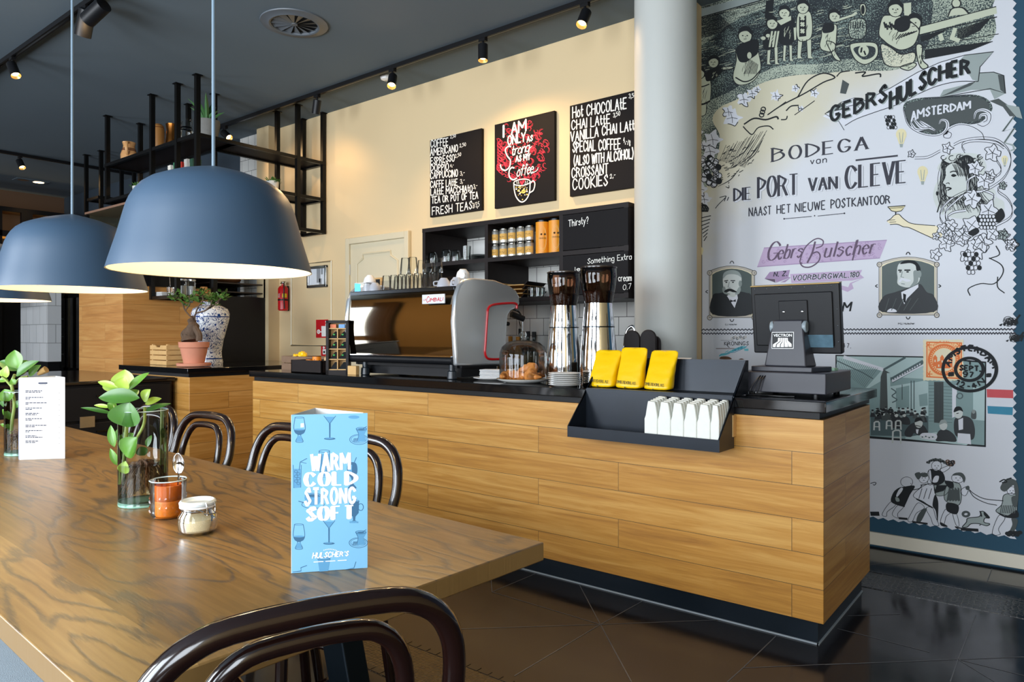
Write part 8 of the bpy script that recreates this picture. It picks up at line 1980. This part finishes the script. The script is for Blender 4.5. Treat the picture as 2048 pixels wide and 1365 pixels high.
ar.text('AMSTERDAM', [(1205, 490), (1250, 400), (1330, 340), (1430, 325), (1540, 375), (1610, 440), (1650, 510)], 56, .0085, ink, '', k=26, perp=True, gap=3.0)
ar.text('12-4N', [(1262, 672), (1330, 710), (1430, 728), (1510, 700), (1575, 655)], 56, .0075, ink, '', k=26, perp=True, gap=3.0)
ar.text('SEPT.', [(1310, 528), (1525, 540)], 52, .008, ink, '', k=26, gap=2.6); ar.text('97', [(1350, 598), (1452, 604)], 52, .007, ink, '', k=26, gap=2.6); ar.text('1', [(1395, 470), (1418, 472)], 44, .0075, ink, '', k=26)
ar.text('*', [(1190, 605), (1250, 600)], 62, .012, ink, '', k=26); ar.text('*', [(1590, 612), (1640, 608)], 56, .010, ink, '', k=26)
ar.build('postmark_print', mural, 'round black printed postmark reading Amsterdam')
ar = art(4); ar.c = CF
ar.fill('1592,728 1870,738 1872,825 1596,815', pr_red, k=6); ar.fill('1596,815 1872,825 1868,918 1600,905', pr_white, k=6); ar.fill('1600,905 1868,918 1864,1002 1604,985', pr_blue, k=6)
ar.build('flag_print', mural, 'printed red, white and blue flag')

# --- dancing children along the bottom
ar = art(4); ar.c = CG
def shape(pts, m_, wd=.0026, k=5, smooth=True): 
    if m_ is not None: ar.fill(pts, m_, smooth, k)
    ar.line(pts, wd, ink, True, k + 1, smooth)
def face(x, y, rx, ry, k=6): ar.disc(x, y, rx, ry, pr_white, k); ar.ringp(x, y, rx, ry, 0.0024, ink, k + 1, 24); ar.disc(x - rx * .3, y, 6, 7, ink, k + 2, 8); ar.disc(x + rx * .35, y, 6, 7, ink, k + 2, 8); ar.line([(x - 8, y + ry * .45), (x + 14, y + ry * .45)], .003, ink, k=k + 2)
def leg(pts, k=5): shape(pts, pr_gray if False else None, 0.0024, k, True)
# bald child
ar.ringp(580, 400, 75, 62, 0.0024, ink, 6); ar.disc(632, 420, 5, 6, ink, 7, 8); ar.fill('540,460 680,450 620,560 560,690 540,710 390,650 410,540 470,480', ink, True, 6); ar.fill('480,500 520,470 530,500 470,580 450,570', pr_white, True, 7); ar.fill('440,590 480,600 490,640 450,640', pr_gray, True, 7); ar.line('660,500 740,480 770,440', .004, ink, smooth=True, k=6)
leg('395,640 320,720 275,810 330,825 340,770 440,690'); leg('470,690 400,800 470,850 470,790 540,710'); ar.line('480,850 590,860', .012, ink, k=6)
# girl pushing
face(790, 350, 62, 66); ar.fill('680,300 740,280 760,330 720,370', pr_dgray, True, 9); ar.fill('740,300 830,290 840,330 780,340', pr_dgray, True, 9); ar.line('750,440 880,420', .004, ink, k=6); shape('790,450 900,430 940,560 920,720 780,640 660,570', pr_white); ar.line('700,610 900,720', .008, ink, smooth=True, k=8)
for x in (730, 790, 850): ar.line([(x + 40, 480), (x, 610)], .003, ink, k=8)
leg('720,660 640,780 595,880 650,890 700,790 800,720'); leg('820,730 880,850 910,930 980,940 940,840 900,720'); ar.fill('780,740 830,740 750,900 700,890 720,810', pr_dgray, True, 6); ar.line('650,895 840,920', .010, ink, k=6)
# child on top
face(950, 200, 62, 62); 
for i in range(16): ar.disc(840 + 14 * i, 165 - 45 * math.sin(PI * i / 15) + rm.uniform(-12, 12), 20, 15, pr_dgray if i % 2 else ink, 9, 7)
shape('860,250 1010,270 1050,380 960,440 880,400', ink); ar.fill('930,330 980,330 960,400 900,400', pr_white, True, 8); shape('845,270 880,260 890,420 850,430 835,350', pr_white); shape('1000,240 1100,200 1110,230 1030,280', pr_white); 
for i in range(12): ar.ringp(1120 + 34 * math.cos(i), 165 + 22 * math.sin(i * 1.7), 22, 16, .005, ink if i % 2 else pr_brown, 9, 10)
shape('930,400 1060,380 1110,470 1060,560 940,560', pr_gray)
for i in range(8): ar.line([(930 + 14 * i, 540 - 4 * i), (960 + 17 * i, 440)], .006, ink, smooth=True, k=8)
ar.fill('930,560 970,640 970,800 960,900 940,760 900,690', ink, True, 6)
# boy in smock
face(1215, 350, 78, 64); ar.fill('1150,320 1200,285 1270,290 1310,350 1290,410 1265,350 1220,320', pr_dgray, True, 9); ar.fill('1050,390 1150,400 1160,480 1100,470', ink, True, 7); shape('1090,420 1230,420 1260,560 1220,690 1050,620', pr_gray, .0032)
for i in range(14): ar.line([(1080 + 12 * i, 640 - 6 * (i % 3)), (1110 + 9 * i, 470 + 10 * (i % 4))], .005, pr_dgray, k=8)
ar.fill('1080,660 1220,690 1200,800 1080,760', ink, True, 7); leg('1060,740 1000,880 1040,930 1070,830 1120,780'); leg('1150,790 1190,930 1230,940 1200,800'); ar.fill('1000,900 1090,950 1040,955 1000,935', ink, True, 7); ar.fill('1180,950 1270,975 1200,978', ink, True, 7); ar.line('1250,985 1470,1000', .016, ink, k=5); shape('1250,500 1340,450 1350,490 1310,570 1260,550', pr_white); ar.disc(1335, 475, 26, 26, pr_dgray, 9)
ar.line('1350,490 1420,550 1550,610 1780,635', .004, ink, smooth=True, k=6); ar.line('1355,505 1420,590 1560,660 1700,690', .004, ink, smooth=True, k=6)
# dog
shape('1270,960 1320,900 1340,850 1480,830 1500,770 1540,770 1600,830 1600,850 1550,850 1540,900 1610,920 1570,945 1480,920 1380,920 1330,960', pr_gray, .004); ar.fill('1540,770 1605,840 1580,850 1540,810', ink, True, 7); ar.ringp(1315, 800, 38, 28, .012, pr_dgray, 6); ar.line('1490,760 1510,830', .007, ink, k=8)
# girl with hat
ar.fill('1740,470 1820,360 1930,380 1960,470 1900,440 1800,520', pr_dgray, True, 9); ar.line('1730,400 1790,370 1820,400 1760,410', .006, ink, smooth=True, k=9); ar.line('1820,370 1880,350', .006, ink, k=9); face(1880, 510, 56, 52); ar.fill('1910,420 1965,470 1960,640 1930,580', pr_dgray, True, 9)
shape('1790,560 1940,560 1950,720 1920,830 1690,770 1760,680', pr_gray, .0032); ar.fill('1690,770 1820,820 1940,750 1960,840 1800,840', ink, True, 8)
for x in range(1760, 1940, 22): ar.line([(x, 690), (x - 20, 790)], .004, pr_dgray, k=8)
ar.fill('1880,590 1950,580 1950,700 1900,700', pr_dgray, True, 9); leg('1720,820 1640,1040 1740,1050 1720,980 1800,850'); ar.fill('1880,850 1960,880 1900,1040 1850,1030 1890,930', pr_dgray, True, 7)
for i in range(10): ar.ringp(1830 + 17 * i, 1040 + 16 * math.sin(i * 2), 20, 15, .008, ink, 9, 10)
ar.line('130,795 240,795', .024, ink, k=5); ar.line('130,420 180,405 200,415 180,440 160,430', .004, ink, smooth=True, k=5); ar.line('1480,940 1500,930', .004, ink, k=5)
ar.build('dancing_children_print', mural)
